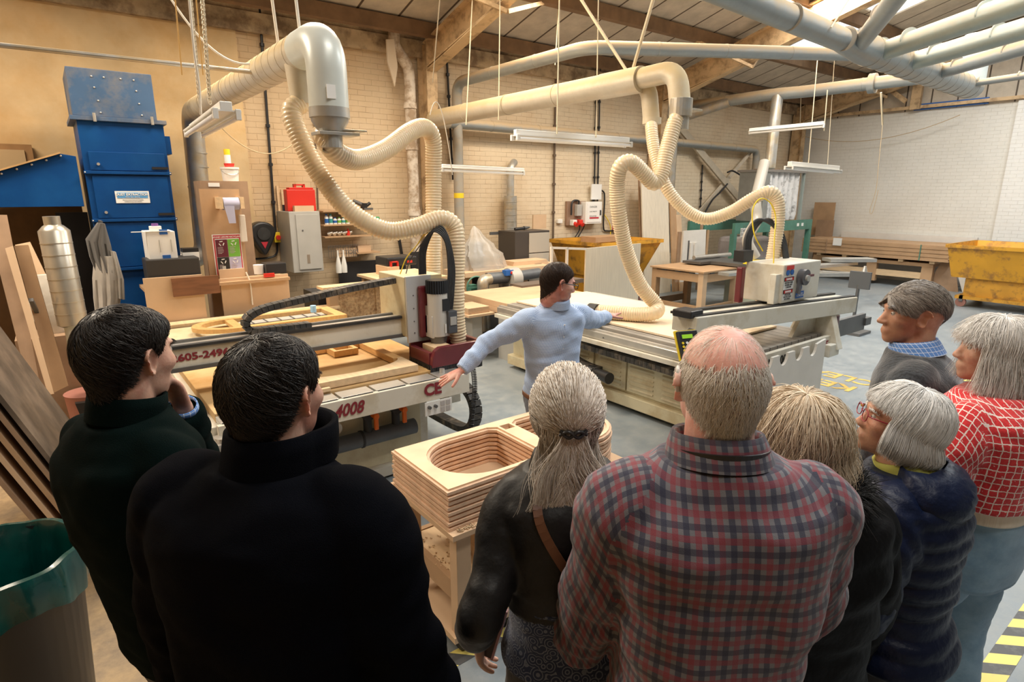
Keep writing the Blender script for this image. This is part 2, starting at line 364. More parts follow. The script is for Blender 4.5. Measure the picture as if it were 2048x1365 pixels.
for i,(a,b,c,d) in enumerate(SK):
    mb=MB(); e=.03
    mb.add([(a,c,roofz(c)+e),(b,c,roofz(c)+e),(b,d,roofz(d)+e),(a,d,roofz(d)+e),(a,c,roofz(c)+e+.02),(b,c,roofz(c)+e+.02),(b,d,roofz(d)+e+.02),(a,d,roofz(d)+e+.02)],[(0,3,2,1),(4,5,6,7),(0,1,5,4),(1,2,6,5),(2,3,7,6),(3,0,4,7)])
    struct(mb.build('window_%d'%(i+1),SKY))
# purlins along the building
for y in (8.35,7.05,5.62,3.5,1.1,-1.3):
    z=roofz(y); o=MB().box(-6,XW,y-.06,y+.06,z-.21,z-.02).build('purlin',PURL)
    tag(o,None,'purlin','dark purlins under the roof'); o['label']={8.35:'dark steel purlin just inside the back wall head',7.05:'dark steel purlin second in from the back wall',5.62:'dark steel purlin third in from the back wall',3.5:'dark steel purlin fourth in from the back wall',1.1:'dark steel purlin fifth in from the back wall',-1.3:'dark steel purlin furthest from the back wall'}[y]
def ibeam(mb,p0,p1,w,h,t=.018):
    p0=Vector(p0);p1=Vector(p1);d=(p1-p0).normalized();a=Vector((1,0,0)) if abs(d.x)<.9 else Vector((0,1,0)); b=a.cross(d).normalized()
    for s in(-1,1): mb.bar(p0+b*s*h/2,p1+b*s*h/2,w,t,up=b)
    mb.bar(p0,p1,t,h,up=b)
CD=['beside the ribbed hose in front of the white downpipe','behind the far pair of ribbed hoses','near the far corner of the hall']
for i,x in enumerate((4.93,10.45,16.2)):
    t=thing('portal_frame',(x,8.55,0),'cream steel roof frame with column '+CD[i],'steel frame','cream steel portal frames')
    mb=MB(); mb.box(x-.09,x+.09,8.45,8.47,0,4.3); mb.box(x-.09,x+.09,8.72,8.74,0,4.3); mb.box(x-.012,x+.012,8.46,8.73,0,4.3); mb.build('column',STEELC,t)
    mb=MB(); y1=-5.9; k=.26
    ibeam(mb,(x,8.5,roofz(8.5)-.4),(x,y1,roofz(y1)-.4),.18,.4); mb.build('rafter',STEELC,t)
    mb=MB(); mb.box(x-.09,x+.09,8.44,8.46,3.92,4.42); mb.prism([(8.46,3.95),(6.4,roofz(6.4)-.6),(8.46,4.2)],x-.012,x+.012,'x'); mb.bar((x,8.46,3.95),(x,6.4,roofz(6.4)-.6),.18,.018); mb.build('haunch',STEELC,t)
    for y in (7.05,5.62):
        for q in (-1,1): MB().bar((x,y-.5,roofz(y)-.58),(x+q,y,roofz(y)-.2),.05,.05).build('purlin_stay',STEELC,t)
# X brace on the back wall beyond the second column
mb=MB(); a=at(1352,245,y=8.62); b=at(1505,430,y=8.62); c=at(1505,300,y=8.66); d=at(1385,440,y=8.66)
solo(mb.bar(a,b,.16,.05,up=(0,1,0)),'brace_bar',mat('dusty_brace',(.50,.43,.33),.7,var=.1),'broad dusty diagonal steel brace falling rightwards across the back wall','brace','wall cross bracing')
solo(MB().bar(c,d,.09,.03,up=(0,1,0)),'brace_bar',mat('dusty_brace2',(.60,.52,.41),.7,var=.1),'narrow diagonal steel brace rising rightwards across the back wall','brace','wall cross bracing')
# truss members against the right gable
mb=MB(); a=at(1700,120,x=16.35); b=at(1812,203,x=16.35); solo(mb.bar(a,b,.10,.05,up=(1,0,0)),'gable_strut',STEELC,'cream strut slanting down in front of the beige gable sheets','strut')
mb=MB(); a=at(1832,203,x=16.45); solo(mb.box(16.4,16.5,a.y-.1,a.y+.1,4.0,5.9),'gable_post',STEELC,'short cream upright post against the beige gable sheets','post')
mb=MB(); a=at(1605,232,x=16.5); b=at(2040,190,x=16.5); solo(mb.bar((16.5,8.5,4.05),(16.5,-2,4.05),.07,.07),'gable_rail',STEELC,'long cream horizontal rail above the white right wall','rail')
a=at(1830,203,x=16.53); b=at(1980,188,x=16.53)
solo(MB().box(16.52,16.56,min(a.y,b.y),max(a.y,b.y),3.985,4.12),'blue_panel_strip',BLUEM,'narrow blue strip above the white wall','panel')
# floor marking tapes (striped) and stencil
def tape_mat():
    m=bpy.data.materials.new('hazard_tape'); m.use_nodes=True; N,L=nt(m); b=N['Principled BSDF']; b.inputs['Roughness'].default_value=.5
    tc=N.new('ShaderNodeTexCoord'); s=sep(N,L,tc.outputs['Object'])
    v=math_(N,L,'FRACT',math_(N,L,'DIVIDE',math_(N,L,'ADD',s.outputs[0],s.outputs[1]),.19)); f=math_(N,L,'LESS_THAN',v,.5)
    n=noise_(N,L,tc.outputs['Object'],12,6,.7)
    c=mixc(N,L,f,(.075,.075,.075),(.78,.66,.18)); L.new(mixc(N,L,rng_(N,L,n,.5,.75,0,.4),c,(.3,.3,.28)),b.inputs['Base Color']); return m
TAPE=tape_mat()
solo(MB().box(.9,9.5,1.95,2.04,.0,.002),'floor_tape',TAPE,'black and yellow hazard tape on the floor passing under the stacked frames trolley','floor tape','hazard tapes')
solo(MB().box(1.2,9.5,.40,.50,.0,.002),'floor_tape',TAPE,'black and yellow hazard tape on the floor at the bottom right corner','floor tape','hazard tapes')
FLTXT=mat('yellow_floor_stencil',(.62,.42,.10),.7,var=.3,vscale=12)
t=thing('floor_stencil',(6.9,2.9,0),'faded yellow KEEP CLEAR lettering painted on the grey floor','floor lettering')
text('KEEP',.32,(6.75,2.62,.003),(0,1,0),(-1,0,0),FLTXT,t,bold=.008); text('CLEAR',.32,(7.12,2.55,.003),(0,1,0),(-1,0,0),FLTXT,t,bold=.008)
# ================================================================ SERVICES ON THE BACK WALL
def wallpt(px,py,y=8.76): return at(px,py,y=y)
def cable(pts,r,m,label,cat,name='cable',group=None,n=8): return solo(MB().tube(crv(pts,n),r,8),name,m,label,cat,group,smooth=True)
# white soil pipe with offset
mb=MB(); P=[wallpt(793,52,8.6),wallpt(790,85,8.6),wallpt(806,122,8.6),wallpt(815,150,8.6),wallpt(822,260,8.6),wallpt(830,400,8.6),wallpt(838,560,8.6)]
DP=mat('peeling_white_pipe',(.68,.60,.50),.6,var=.1,col2=(.36,.26,.17),c2amt=.4,c2scale=7)
duct(mb,[wallpt(793,40,8.6),wallpt(785,88,8.6),wallpt(818,135,8.6),Vector((wallpt(822,260,8.6).x,8.6,0))],.085,18)
for z in (1.75,2.75,3.35): mb.cyl((wallpt(822,260,8.6).x,8.6,z),(wallpt(822,260,8.6).x,8.6,z+.09),.10,seg=18)
solo(mb,'soil_pipe',DP,'stained white soil pipe with a bend, fixed in the corner by the cream column','pipe',smooth=True)
solo(MB().prism([(0,0),(.12,.02),(.16,-.35),(.10,-.62),(.05,-.45),(.0,-.3)],0,.03,'y'),'hanging_rag',mat('rag',(.66,.55,.42),.9),'torn white rag hanging by the bend of the soil pipe','rag').location=(wallpt(770,80,8.55).x,8.5,wallpt(770,80,8.55).z)
# conduits
def conduit(px,py0,py1,r,m,label,y=8.76,clips=True):
    a=wallpt(px[0],py0,y); b=wallpt(px[1],py1,y); mb=MB().tube([a,b],r,8)
    if clips:
        for k in range(1,6): c=a.lerp(b,k/6); mb.cyl(c-Vector((0,0,.02)),c+Vector((0,0,.02)),r*1.7,seg=8)
    return solo(mb,'conduit',m,label,'conduit','electrical conduits on the back wall',smooth=True)
conduit((518,552),5,478,.018,BLK,'long black conduit running down the left of the wall to the yellow isolator')
conduit((893,906),105,360,.018,BLK,'black conduit right of the cream column')
BRC=mat('brown_conduit',(.13,.09,.06),.6)
conduit((1112,1106),130,480,.02,BRC,'brown conduit left of the electrical boxes')
conduit((1194,1188),100,403,.016,BLK,'left one of the twin black conduits above the white switch box'); conduit((1201,1195),98,403,.016,BLK,'right one of the twin black conduits above the white switch box')
conduit((1405,1400),330,430,.016,BLK,'black conduit behind the dipping hose near the cross brace')
conduit((622,636),60,420,.014,BRC,'thin brown conduit ending at the grey cabinet')
a=[wallpt(520,4),wallpt(535,0),wallpt(600,8),wallpt(700,27),wallpt(790,50)]
cable(a,.014,BLK,'black cable running along the stained wall head','cable')
cable([wallpt(1186,403),wallpt(1185,385),wallpt(1195,380),wallpt(1207,384),wallpt(1209,400),wallpt(1207,455),wallpt(1215,462),wallpt(1228,461)],.016,BLK,'black looped conduit right of the white switch box','conduit','conduit')
cable([wallpt(1208,428),wallpt(1220,450),wallpt(1221,475)],.01,YELP,'short yellow green cable beside the switch box','cable')
cable([wallpt(1160,450),wallpt(1158,462),wallpt(1150,475)],.01,BLK,'left drooping grey cable under the red sockets','cable'); cable([wallpt(1170,447),wallpt(1166,458),wallpt(1156,475)],.01,BLK,'right drooping grey cable under the red sockets','cable')
cable([wallpt(1455,345,8.5),wallpt(1465,342,8.5),wallpt(1480,350,8.4),wallpt(1492,360,8.3),wallpt(1500,395,8.2)],.02,BLK,'black cable looping from the cross brace to the bag filter','cable')
cable([wallpt(1455,368,8.55),wallpt(1440,385,8.55),wallpt(1425,400,8.55),wallpt(1410,425,8.55)],.02,BLK,'black cable lashed down the left arm of the cross brace','cable')
# switch box, plywood board, sockets
t=thing('switch_box',wallpt(1188,447,8.7),'white metal switch box with warning labels under twin conduits','switch box')
a=wallpt(1172,404,8.6); b=wallpt(1203,447,8.6); MB().box(a.x,b.x,8.6,8.79,b.z,a.z).build('casing',WHT,t,bevel=.006)
MB().box(a.x+.03,b.x-.03,8.59,8.6,b.z+.03,a.z-.03).build('door',PAPER,t); MB().box(b.x-.07,b.x-.05,8.57,8.59,(a.z+b.z)/2-.05,(a.z+b.z)/2+.05).build('handle',BLK,t)
for k,(s,sz) in enumerate((('DANGER',.05),('ELECTRICITY',.035),('ISOLATOR',.04))): text(s,sz,(a.x+.1,8.588,a.z-.1-.09*k),(1,0,0),(0,0,1),STEELD,t)
MB().box(a.x+.1,b.x-.1,8.585,8.59,b.z+.1,b.z+.13).build('label_strip',REDP,t)
a=wallpt(1137,403,8.7); b=wallpt(1173,450,8.7); t=thing('socket_board',(a.x,8.76,b.z),'brown plywood board with sockets and cable left of the white switch box','socket board')
MB().box(a.x,b.x,8.74,8.79,b.z,a.z).build('backing_board',mat('brown_ply',(.28,.17,.11),.7,var=.1),t)
MB().box(a.x+.2,a.x+.33,8.66,8.74,b.z+.18,b.z+.4).build('isolator',GREYC,t,bevel=.01); MB().tube(crv([(a.x+.08,8.7,b.z+.2),(a.x+.1,8.7,b.z+.45),(a.x+.27,8.7,b.z+.47),(a.x+.27,8.7,b.z+.38)],6),.018,8).build('cable_run',BLK,t,smooth=True)
for k in range(2): 
    s=MB().box(a.x+.08+.16*k,a.x+.19+.16*k,8.64,8.74,b.z,b.z+.11).build('socket',WHT if not k else RED,t,bevel=.01); MB().cyl((a.x+.13+.16*k,8.66,b.z+.04),(a.x+.13+.16*k,8.58,b.z+.01),.04).build('socket_flap',RED,s,smooth=True)
solo(MB().box(wallpt(1115,441).x,wallpt(1124,441).x,8.74,8.8,wallpt(1115,447).z,wallpt(1115,439).z),'wall_socket',WHT,'small white wall socket left of the plywood socket board','socket',bevel=.006)
solo(MB().box(wallpt(1228,441).x,wallpt(1240,441).x,8.7,8.8,wallpt(1228,463).z,wallpt(1228,452).z),'red_switch',RED,'small red switch on the wall behind the tall ribbed hose','switch',bevel=.01)
solo(MB().box(a.x+.62,a.x+.9,8.70,8.73,a.z+.03,a.z+.33),'notice_sheet',PAPER,'white notice sheet fixed above the switch box','notice')
# silencer on the wall
t=thing('slim_silencer',(6.5,8.5,1.0),'slim galvanised silencer duct with bent top standing against the back wall','silencer')
mb=MB(); a=wallpt(1016,392,8.62); b=wallpt(1021,506,8.62); mb.cyl((b.x,8.62,b.z),(b.x,8.62,a.z),.115,seg=24)
for k in range(1,9): z=b.z+(a.z-b.z)*k/9; mb.cyl((b.x,8.62,z),(b.x,8.62,z+.012),.12,seg=24)
mb.build('silencer_body',GALV,t,smooth=True)
duct(MB(),[(b.x,8.62,a.z),(b.x,8.62,a.z+.50),(b.x+.16,8.72,a.z+.58)],.065,18,fillet=.14).build('bent_outlet',GALV,t,smooth=True)
MB().box(b.x-.55,b.x+.14,8.47,8.50,b.z+.35,b.z+.40).build('strap',STEELD,t)
# ================================================================ DUCTING OVERHEAD
spi=lambda mb,a,b,r,step=.22: [mb.cyl(Vector(a).lerp(Vector(b),k*step/(Vector(b)-Vector(a)).length)-(Vector(b)-Vector(a)).normalized()*.005,Vector(a).lerp(Vector(b),k*step/(Vector(b)-Vector(a)).length)+(Vector(b)-Vector(a)).normalized()*.005,r*1.018,seg=28) for k in range(1,int((Vector(b)-Vector(a)).length/step))]
# duct 1: from the blue extractor up, forward over the near machine, down
t=thing('extraction_duct',(1.47,8.2,.9),'fat dusty duct rising beside the blue extractor and running over the near machine','duct')
X1=1.50; Z1=3.02
mb=MB(); duct(mb,[(1.05,8.1,1.32),(1.46,8.15,1.32),(X1,8.15,Z1),(X1,5.2,Z1)],.115,28,fillet=.2); spi(mb,(X1,8.15,1.6),(X1,8.15,2.8),.115,.16); mb.build('riser_pipe',GALV,t,smooth=True)
mb=MB(); mb.cyl((X1,7.85,Z1),(X1,4.1,Z1),.118,seg=28); spi(mb,(X1,7.85,Z1),(X1,4.1,Z1),.118,.16); mb.build('overhead_pipe',DUCT_Y,t,smooth=True)
mb=MB(); duct(mb,[(X1,4.25,Z1),(X1,3.86,Z1),(X1,3.86,2.62)],.122,28,fillet=.2); mb.build('end_bend',DUCT_W,t,smooth=True)
mb=MB(); mb.cyl((X1,3.86,2.56),(X1,3.86,2.62),.125,seg=28); mb.tube([(X1,3.86,2.60),(X1,3.86,2.54),(X1,3.86,2.48)],[.12,.115,.078],28); mb.build('reducer',GALV,t,smooth=True)
mb=MB(); mb.box(X1-.10,X1+.16,3.78,3.94,2.455,2.475); mb.box(X1-.06,X1+.22,3.80,3.93,2.485,2.495); mb.cyl((X1,3.86,2.38),(X1,3.86,2.48),.07,seg=20); mb.build('blast_gate',GALV,t,bevel=.002)
mb=MB(); mb.tube([(X1,4.36,Z1-.05),(X1,4.36,Z1-.25),(X1,4.36,Z1-.32)],[.095,.075,.07],24); mb.build('side_outlet',DUCT_Y,t,smooth=True)
MB().box(X1-.055,X1+.0,3.735,3.742,2.66,2.74).build('sticker',PAPER,t)
for k,yy in enumerate((4.75,4.28)): solo(MB().tube([(X1,yy,Z1+.1),(X1-.12+.02*k,yy,5.4)],.011,8),'hanger_rod',WHROD,['pale rod holding up the near duct, left one','pale rod holding up the near duct beside its bend'][k],'hanger rod','hangers of the near duct')
a=at(0,93,y=5.1); solo(MB().tube([(-1.2,5.1,a.z),(1.5,5.1,3.0)],.016,10),'steel_tube',GALV,'long thin steel tube running left from the near duct in front of the plaster wall','tube',smooth=True)
# duct 2
X2=4.93; Z2=3.21
t=thing('extraction_duct',(X2,8.3,Z2),'long dusty duct running over the far machine from the cream column','duct')
mb=MB(); duct(mb,[(X2+.3,8.55,Z2),(X2-.02,8.45,Z2),(X2,4.6,Z2)],.122,28,fillet=.12); mb.build('overhead_pipe',DUCT_Y,t,smooth=True)
mb=MB(); duct(mb,[(X2,4.75,Z2),(X2,3.87,Z2+.02),(X2,3.80,Z2-.36)],.10,28,fillet=.17); mb.cyl((X2,4.85,Z2),(X2,4.3,Z2),.128,seg=28); mb.build('end_bend',DUCT_G if 0 else DUCT_Y,t,smooth=True)
mb=MB(); duct(mb,[(X2,4.62,Z2),(X2+.10,4.30,Z2-.02),(X2+.14,4.26,Z2-.42)],.085,24,fillet=.16); mb.cyl((X2+.14,4.26,Z2-.42),(X2+.14,4.26,Z2-.36),.095,seg=24); mb.build('branch_pipe',DUCT_Y,t,smooth=True)
mb=MB(); mb.cyl((X2,3.80,Z2-.40),(X2,3.80,Z2-.24),.108,seg=24); mb.box(X2,X2+.26,3.74,3.86,Z2-.34,Z2-.32); mb.cyl((X2,3.80,Z2-.52),(X2,3.80,Z2-.38),.085,seg=24); mb.build('blast_gate',GALV,t,bevel=.002)
for p0,p1,l in (((1270,168),(1150,-20),'pale slanting rod left of the far duct branch'),((1263,148),(1312,-20),'pale slanting rod right of the far duct branch')):
    a=at(*p0,x=X2); dd=(at(*p1,x=X2)); solo(MB().tube([a,a+(dd-a)],.016,8),'hanger_rod',ROD,l,'hanger rod','hangers of the far duct')
# high level pipes
mb=MB(); duct(mb,[(5.43,8.55,1.3),(5.43,8.55,3.80),(5.55,5.75,3.84),(9.0,4.15,3.93)],.082,22,fillet=.22)
solo(mb,'branch_duct',DUCT_B,'slim pipe climbing the wall and crossing high overhead to the main duct','duct',smooth=True)
solo(MB().cyl((5.43,8.55,2.02),(5.43,8.55,2.10),.0835,seg=22),'yellow_band',YELP,'yellow tape band around the slim wall pipe','tape band',smooth=True)
mb=MB(); duct(mb,[(5.1,8.55,3.19),(14.2,8.55,3.15),(14.2,8.55,1.7)],.085,22,fillet=.2); solo(mb,'level_duct',DUCT_B,'blue-grey pipe running level along the back wall','duct',smooth=True)
mb=MB(); duct(mb,[(10.9,8.55,.8),(10.9,8.55,3.62),(11.15,7.4,3.88)],.1,22,fillet=.22); solo(mb,'level_duct',GALV,'galvanised riser on the back wall behind the tall leaning boards','duct',smooth=True)
MZ=3.9
t=thing('main_duct',(13.1,3.9,MZ),'big spiral main duct high overhead collecting all the branch pipes','duct')
mb=MB(); mb.tube([(4.2,3.55,MZ),(7.9,3.8,MZ),(8.6,3.84,MZ),(13.25,3.98,MZ)],[.13,.13,.185,.185],32)
for k in range(15): x=8.8+.3*k; mb.cyl((x,3.845+.03*(x-8.6),MZ),(x+.02,3.846+.03*(x-8.6),MZ),.192,seg=32)
for x in (4.9,6.5,7.9): mb.cyl((x,3.6+.05*(x-4.9),MZ),(x+.02,3.6+.05*(x-4.9),MZ),.137,seg=32)
mb.build('trunk',DUCT_B,t,smooth=True)
for k,(rt,en,r) in enumerate((((1712,92),(1790,-6),.10),((1752,100),(2090,-14),.12),((1812,120),(2090,42),.12),((1866,142),(2090,80),.10),((1915,166),(2090,143),.055))):
    a=at(*rt,z=MZ+.05); b=at(*en,z=MZ+.05+(.0)); b=a+(b-a)*1.6
    mb=MB(); mb.cyl(a-(b-a).normalized()*.12-Vector((0,0,.05)),b,r,seg=24)
    for q in (.03,.16,.45,.7): c=a.lerp(b,q); d=(b-a).normalized(); mb.cyl(c,c+d*.02,r*1.06,seg=24)
    mb.build('branch_pipe',DUCT_G if k in(1,2) else DUCT_B,t,smooth=True)
mb=MB(); mb.cyl((12.9,3.9,MZ+.05),(12.9,3.9,MZ+.8),.2,seg=28); mb.cyl((12.9,3.9,MZ+.72),(12.9,3.9,MZ+.78),.22,seg=28); mb.build('riser',DUCT_W,t,smooth=True)
t=thing('branch_duct',(11.2,6.5,3.9),'dusty pipe from the far corner over to the main duct','duct')
mb=MB(); duct(mb,[(11.2,8.5,3.9),(11.13,6.45,3.9),(11.3,6.0,3.9),(11.45,4.0,3.9)],.105,24,fillet=.3); mb.cyl((11.38,4.9,3.9),(11.39,4.8,3.9),.16,seg=24); mb.build('overhead_pipe',DUCT_B,t,smooth=True)
mb=MB(); duct(mb,[(11.15,6.4,3.85),(11.05,6.35,3.5),(10.95,6.3,2.55)],.10,22,fillet=.15); mb.build('drop_pipe',GALV,t,smooth=True)
solo(MB().tube(crv([at(1529,325,y=6.3),at(1512,400,y=6.1),at(1513,440,y=6.0),at(1495,480,y=5.9),at(1510,515,y=5.8)],8),.095,20),'flexible_duct',mat('clear_duct',(.55,.52,.46),.3,trans=.0,alpha=.9),'smooth translucent flexible duct dropping to the panel saw','hose',smooth=True)
# wires and hangers
WR=mat('dusty_wire',(.55,.42,.26),.8)
hang=[((1110,130),(1118,-5),7.2,'cream cord hanging left of the far light',.008),((945,-5),(932,250),6.8,'cream cord hanging right of the cream column',.007),((1000,-5),(997,240),6.5,'thin cord crossing the rising branch pipe',.006),((1197,-5),(1192,275),5.0,'cord carrying the right end of the twin-tube light',.006),((1119,-5),(1114,268),5.0,'cord carrying the left end of the twin-tube light',.007),((880,-5),(865,165),4.2,'white cord in front of the cream column head',.004),((1635,118),(1617,326),5.2,'cord carrying the far short light',.008),((1655,180),(1648,262),5.0,'short cord at the tip of the single-tube light',.008),((1604,130),(1600,250),8.0,'cord left of the far short light',.01),((1672,70),(1655,330),5.6,'long pale cord behind the far short light',.006),((1700,-5),(1662,55),3.6,'white sloping rod under the roof sheets',.01),((1762,185),(1765,250),4.5,'loose pale strap hanging from the branch flange',.016)]
for a,b,y,l,r in hang: solo(MB().tube([at(*a,y=y),at(*b,y=y)],r,6),'ceiling_wire',ROPE if r>.005 else WR,l,'cord','hanging cords')
def catenary(a,b,sag,r,m,label,name='cable'):
    P=[a.lerp(b,k/14)-Vector((0,0,sag*4*(k/14)*(1-k/14))) for k in range(15)]; return solo(MB().tube(P,r,6),name,m,label,'cable','loose cables',smooth=True)
catenary(at(340,-5,y=5.2),at(500,128,y=4.9),.12,.008,WHROD,'white cable swooping to the near duct')
catenary(at(420,230,y=6.6),at(590,285,y=6.6),.22,.005,WR,'thin loose wire sagging across the plaster wall')
catenary(at(860,230,y=4.6),at(905,350,y=4.6),-.3,.004,WHROD,'thin white wire arching by the tall hose')
catenary(at(1545,250,x=16.3),at(1920,230,x=16.3),.5,.008,WR,'wire drooping in front of the white wall')
solo(MB().tube(crv([at(1765,250,x=14),at(1757,330,x=14),at(1752,380,x=14),at(1740,420,x=14),at(1745,425,x=14),at(1757,380,x=14)],6),.006,6),'pull_cord',WR,'thin cord with a loop hanging before the white right wall','cord')
for k,(px,y) in enumerate(((388,4.3),(412,4.3))):
    a=at(px-8,-10,y=y); b=at(px+12-k*4,205,y=y) ; t=MB(); n=44
    for i in range(n):
        c=a.lerp(b,(i+.5)/n); rg=[]; 
        ring=[Vector((.010*math.cos(q),0,.02*math.sin(q))) if i%2 else Vector((0,.010*math.cos(q),.02*math.sin(q))) for q in [2*math.pi*j/8 for j in range(9)]]
        t.tube([c+p for p in ring],.0032,5)
    solo(t,'light_chain',mat('pale_chain',(.66,.58,.44),.5,.4),['left hanging chain of the near light','right hanging chain of the near light'][k],'chain','chains of the near light')
for px,l in ((350,'left thin orange cord against the plaster'),(392,'orange cord behind the light chains')): solo(MB().tube([at(px,-5,y=5),at(px+14,150,y=5)],.005,6),'ceiling_wire',mat('orange_cord',(.6,.36,.12),.8),l,'cord','hanging cords')
cable([at(378,-5,y=4.2),at(388,100,y=4.2),at(398,170,y=4.2),at(402,230,y=4.2)],.007,WHROD,'white flex running down to the near light','cable')
# ================================================================ LIGHT FITTINGS
def light(p0,p1,label,wd=.17,tubes=2,hgt=.05,up=Vector((0,0,1))):
    p0=Vector(p0);p1=Vector(p1); d=(p1-p0).normalized(); s=d.cross(up).normalized(); c=(p0+p1)/2
    t=thing('batten_light',c,label,'light fitting','fluorescent battens')
    MB().bar(p0,p1,wd*(.42 if tubes==2 else .7),hgt).build('housing',WHT,t,bevel=.005)
    MB().bar(p0+up*.0-up*hgt*.5,p1-up*hgt*.5,wd,.008).build('reflector',WHT,t)
    for k in range(tubes):
        o=s*(wd*.38*(1 if k else -1)) if tubes==2 else Vector((0,0,0))
        tb=MB().tube([p0+o-up*(hgt*.5+.03)+d*.02,p1+o-up*(hgt*.5+.03)-d*.02],.017,14).build('tube',TUBE,t,smooth=True)
        for e,f in ((p0,1),(p1,-1)): MB().bar(e+o-up*(hgt*.5+.05),e+o-up*(hgt*.5-.01),.03,.03,up=d).build('end_cap',WHT,t,bevel=.003)
light(at(452,212,y=3.9),at(388,256,z=at(452,212,y=3.9).z+.02),'twin-tube white light hanging from chains near the blue extractor',wd=.16)
light(at(1030,265,y=5.1),at(1256,281,y=5.0),'long twin-tube white light in front of the level wall pipe',wd=.14,hgt=.06)
light(at(884,332,y=6.4),at(1047,340,y=6.4),'slim single-tube white light right of the tall hose',wd=.06,tubes=1,hgt=.04)
light(at(1579,328,y=5.3),at(1675,337,y=5.1),'short white light in front of the bag filter',wd=.2,hgt=.08)
a=at(1648,246,y=5.0); light(a,at(1500,260,z=a.z),'single-tube white light seen nearly end-on above the bag filter',wd=.09,tubes=1)
# ================================================================ NEAR ROUTING MACHINE
t=thing('routing_machine',(1.4,4.9,0),'near cream routing machine with maroon hood and 4008 on its end apron','machine')
MB().box(.66,2.12,3.86,6.35,.06,.66).build('base_cabinet',CREAM,t,bevel=.008)
MB().box(.72,2.05,3.852,3.858,.12,.60).build('end_panel',CREAMY,t)
MB().box(.60,2.18,3.83,6.38,.02,.10).build('plinth',CREAM,t,bevel=.004)
MB().box(.56,2.28,3.60,6.42,.66,.78).build('bed',CREAM,t,bevel=.006)
mb=MB().prism([(.58,.67),(2.28,.67),(2.28,.815),(.58,.815)],3.50,3.54,'y'); ap=mb.build('end_apron',CREAM,t,bevel=.004)
text('4008',.115,(1.25,3.495,.742),(1,0,0),(0,0,1),MTXT,ap,bold=.003,shear=.3,sx=.85)
text('°',.06,(1.19,3.495,.75),(1,0,0),(0,0,1),MTXT,ap)
text('CE',.115,(1.90,3.495,.752),(1,0,0),(0,0,1),MTXT,ap,bold=.005)
pl=MB().box(1.90,2.12,3.492,3.50,.565,.665).build('rating_plate',WHT,ap)
for i in range(4): MB().box(2.025+.045*(i%2),2.06+.045*(i%2),3.488,3.492,.575+.045*(i//2),.61+.045*(i//2)).build('plate_symbol',MTXT if 0 else mat('pale_symbol',(.45,.42,.40)),pl)
for i in range(2): MB().cyl((1.93+.05*i,3.492,.63),(1.93+.05*i,3.47,.63),.012,seg=12).build('key_switch',STEELD,pl,smooth=True)
x=.60
slot=MB()
for i in range(7):
    w=.222; MB().box(x,x+w,3.53,3.66,.79,.822).build('table_slat',ALU,t,bevel=.002); MB().box(x+.01,x+w-.01,3.522,3.53,.793,.819).build('slat_end',BLK,t); x+=.24
MB().cyl((2.12,3.62,.82),(2.12,3.62,.85),.02,seg=14).build('datum_pin',ALU,t,smooth=True)
MB().box(.60,2.25,3.67,5.5,.78,.835).build('spoilboard',mat('stained_spoilboard',(.46,.26,.085),.6,var=.15,vscale=2,col2=(.60,.40,.19),c2amt=.5,c2scale=1.6),t,bevel=.003)
MB().box(.60,2.25,5.5,6.4,.78,.83).build('bed_top',CREAMY,t)
# left side rail, bumper bracket
MB().box(.46,.56,3.55,6.4,.60,.70).build('side_rail',CREAM,t,bevel=.004); MB().box(2.28,2.38,3.75,6.4,.60,.70).build('side_rail',CREAM,t,bevel=.004)
b=MB().box(.52,.66,3.42,3.60,.66,.735).build('bumper_bracket',ALU,t,bevel=.01); MB().cyl((.60,3.48,.735),(.60,3.48,.76),.05,seg=18).build('bumper_cap',ALU,b,smooth=True)
MB().prism([(3.4,.1),(3.62,.1),(3.62,.66),(3.52,.66)],.50,.56,'x').build('bracket_leg',CREAMY,t)
# gantry uprights and beam
MB().prism([(4.0,.16),(4.5,.16),(4.4,1.02),(4.04,1.02)],.30,.45,'x').build('gantry_leg',CREAM,t,bevel=.008)
MB().prism([(4.0,.40),(4.5,.40),(4.4,1.02),(4.04,1.02)],2.40,2.52,'x').build('gantry_leg',CREAM,t,bevel=.008)
MB().box(2.1,2.45,4.22,4.34,1.0,1.15).build('beam_end_box',CREAM,t,bevel=.006)
bm_=MB().box(.05,2.30,4.06,4.34,1.02,1.165).build('gantry_beam',CREAM,t,bevel=.01)
MB().box(.05,2.05,4.04,4.08,1.168,1.186).build('beam_rail',BLKR,bm_); MB().box(.05,2.05,4.10,4.16,1.168,1.178).build('beam_rail',ALU,bm_); MB().box(.05,2.05,4.20,4.23,1.168,1.186).build('beam_rail',STEELD,bm_)
r_=MB().box(.05,2.22,4.045,4.06,1.02,1.045).build('lower_rail',STEELD,bm_)
text('2605-2496',.062,(.46,4.056,1.105),(1,0,0),(0,0,1),MTXT,bm_,bold=.0022,sx=1.25)
MB().box(.98,1.06,4.052,4.058,1.045,1.07).build('socket_plate',WHT,bm_,bevel=.002)
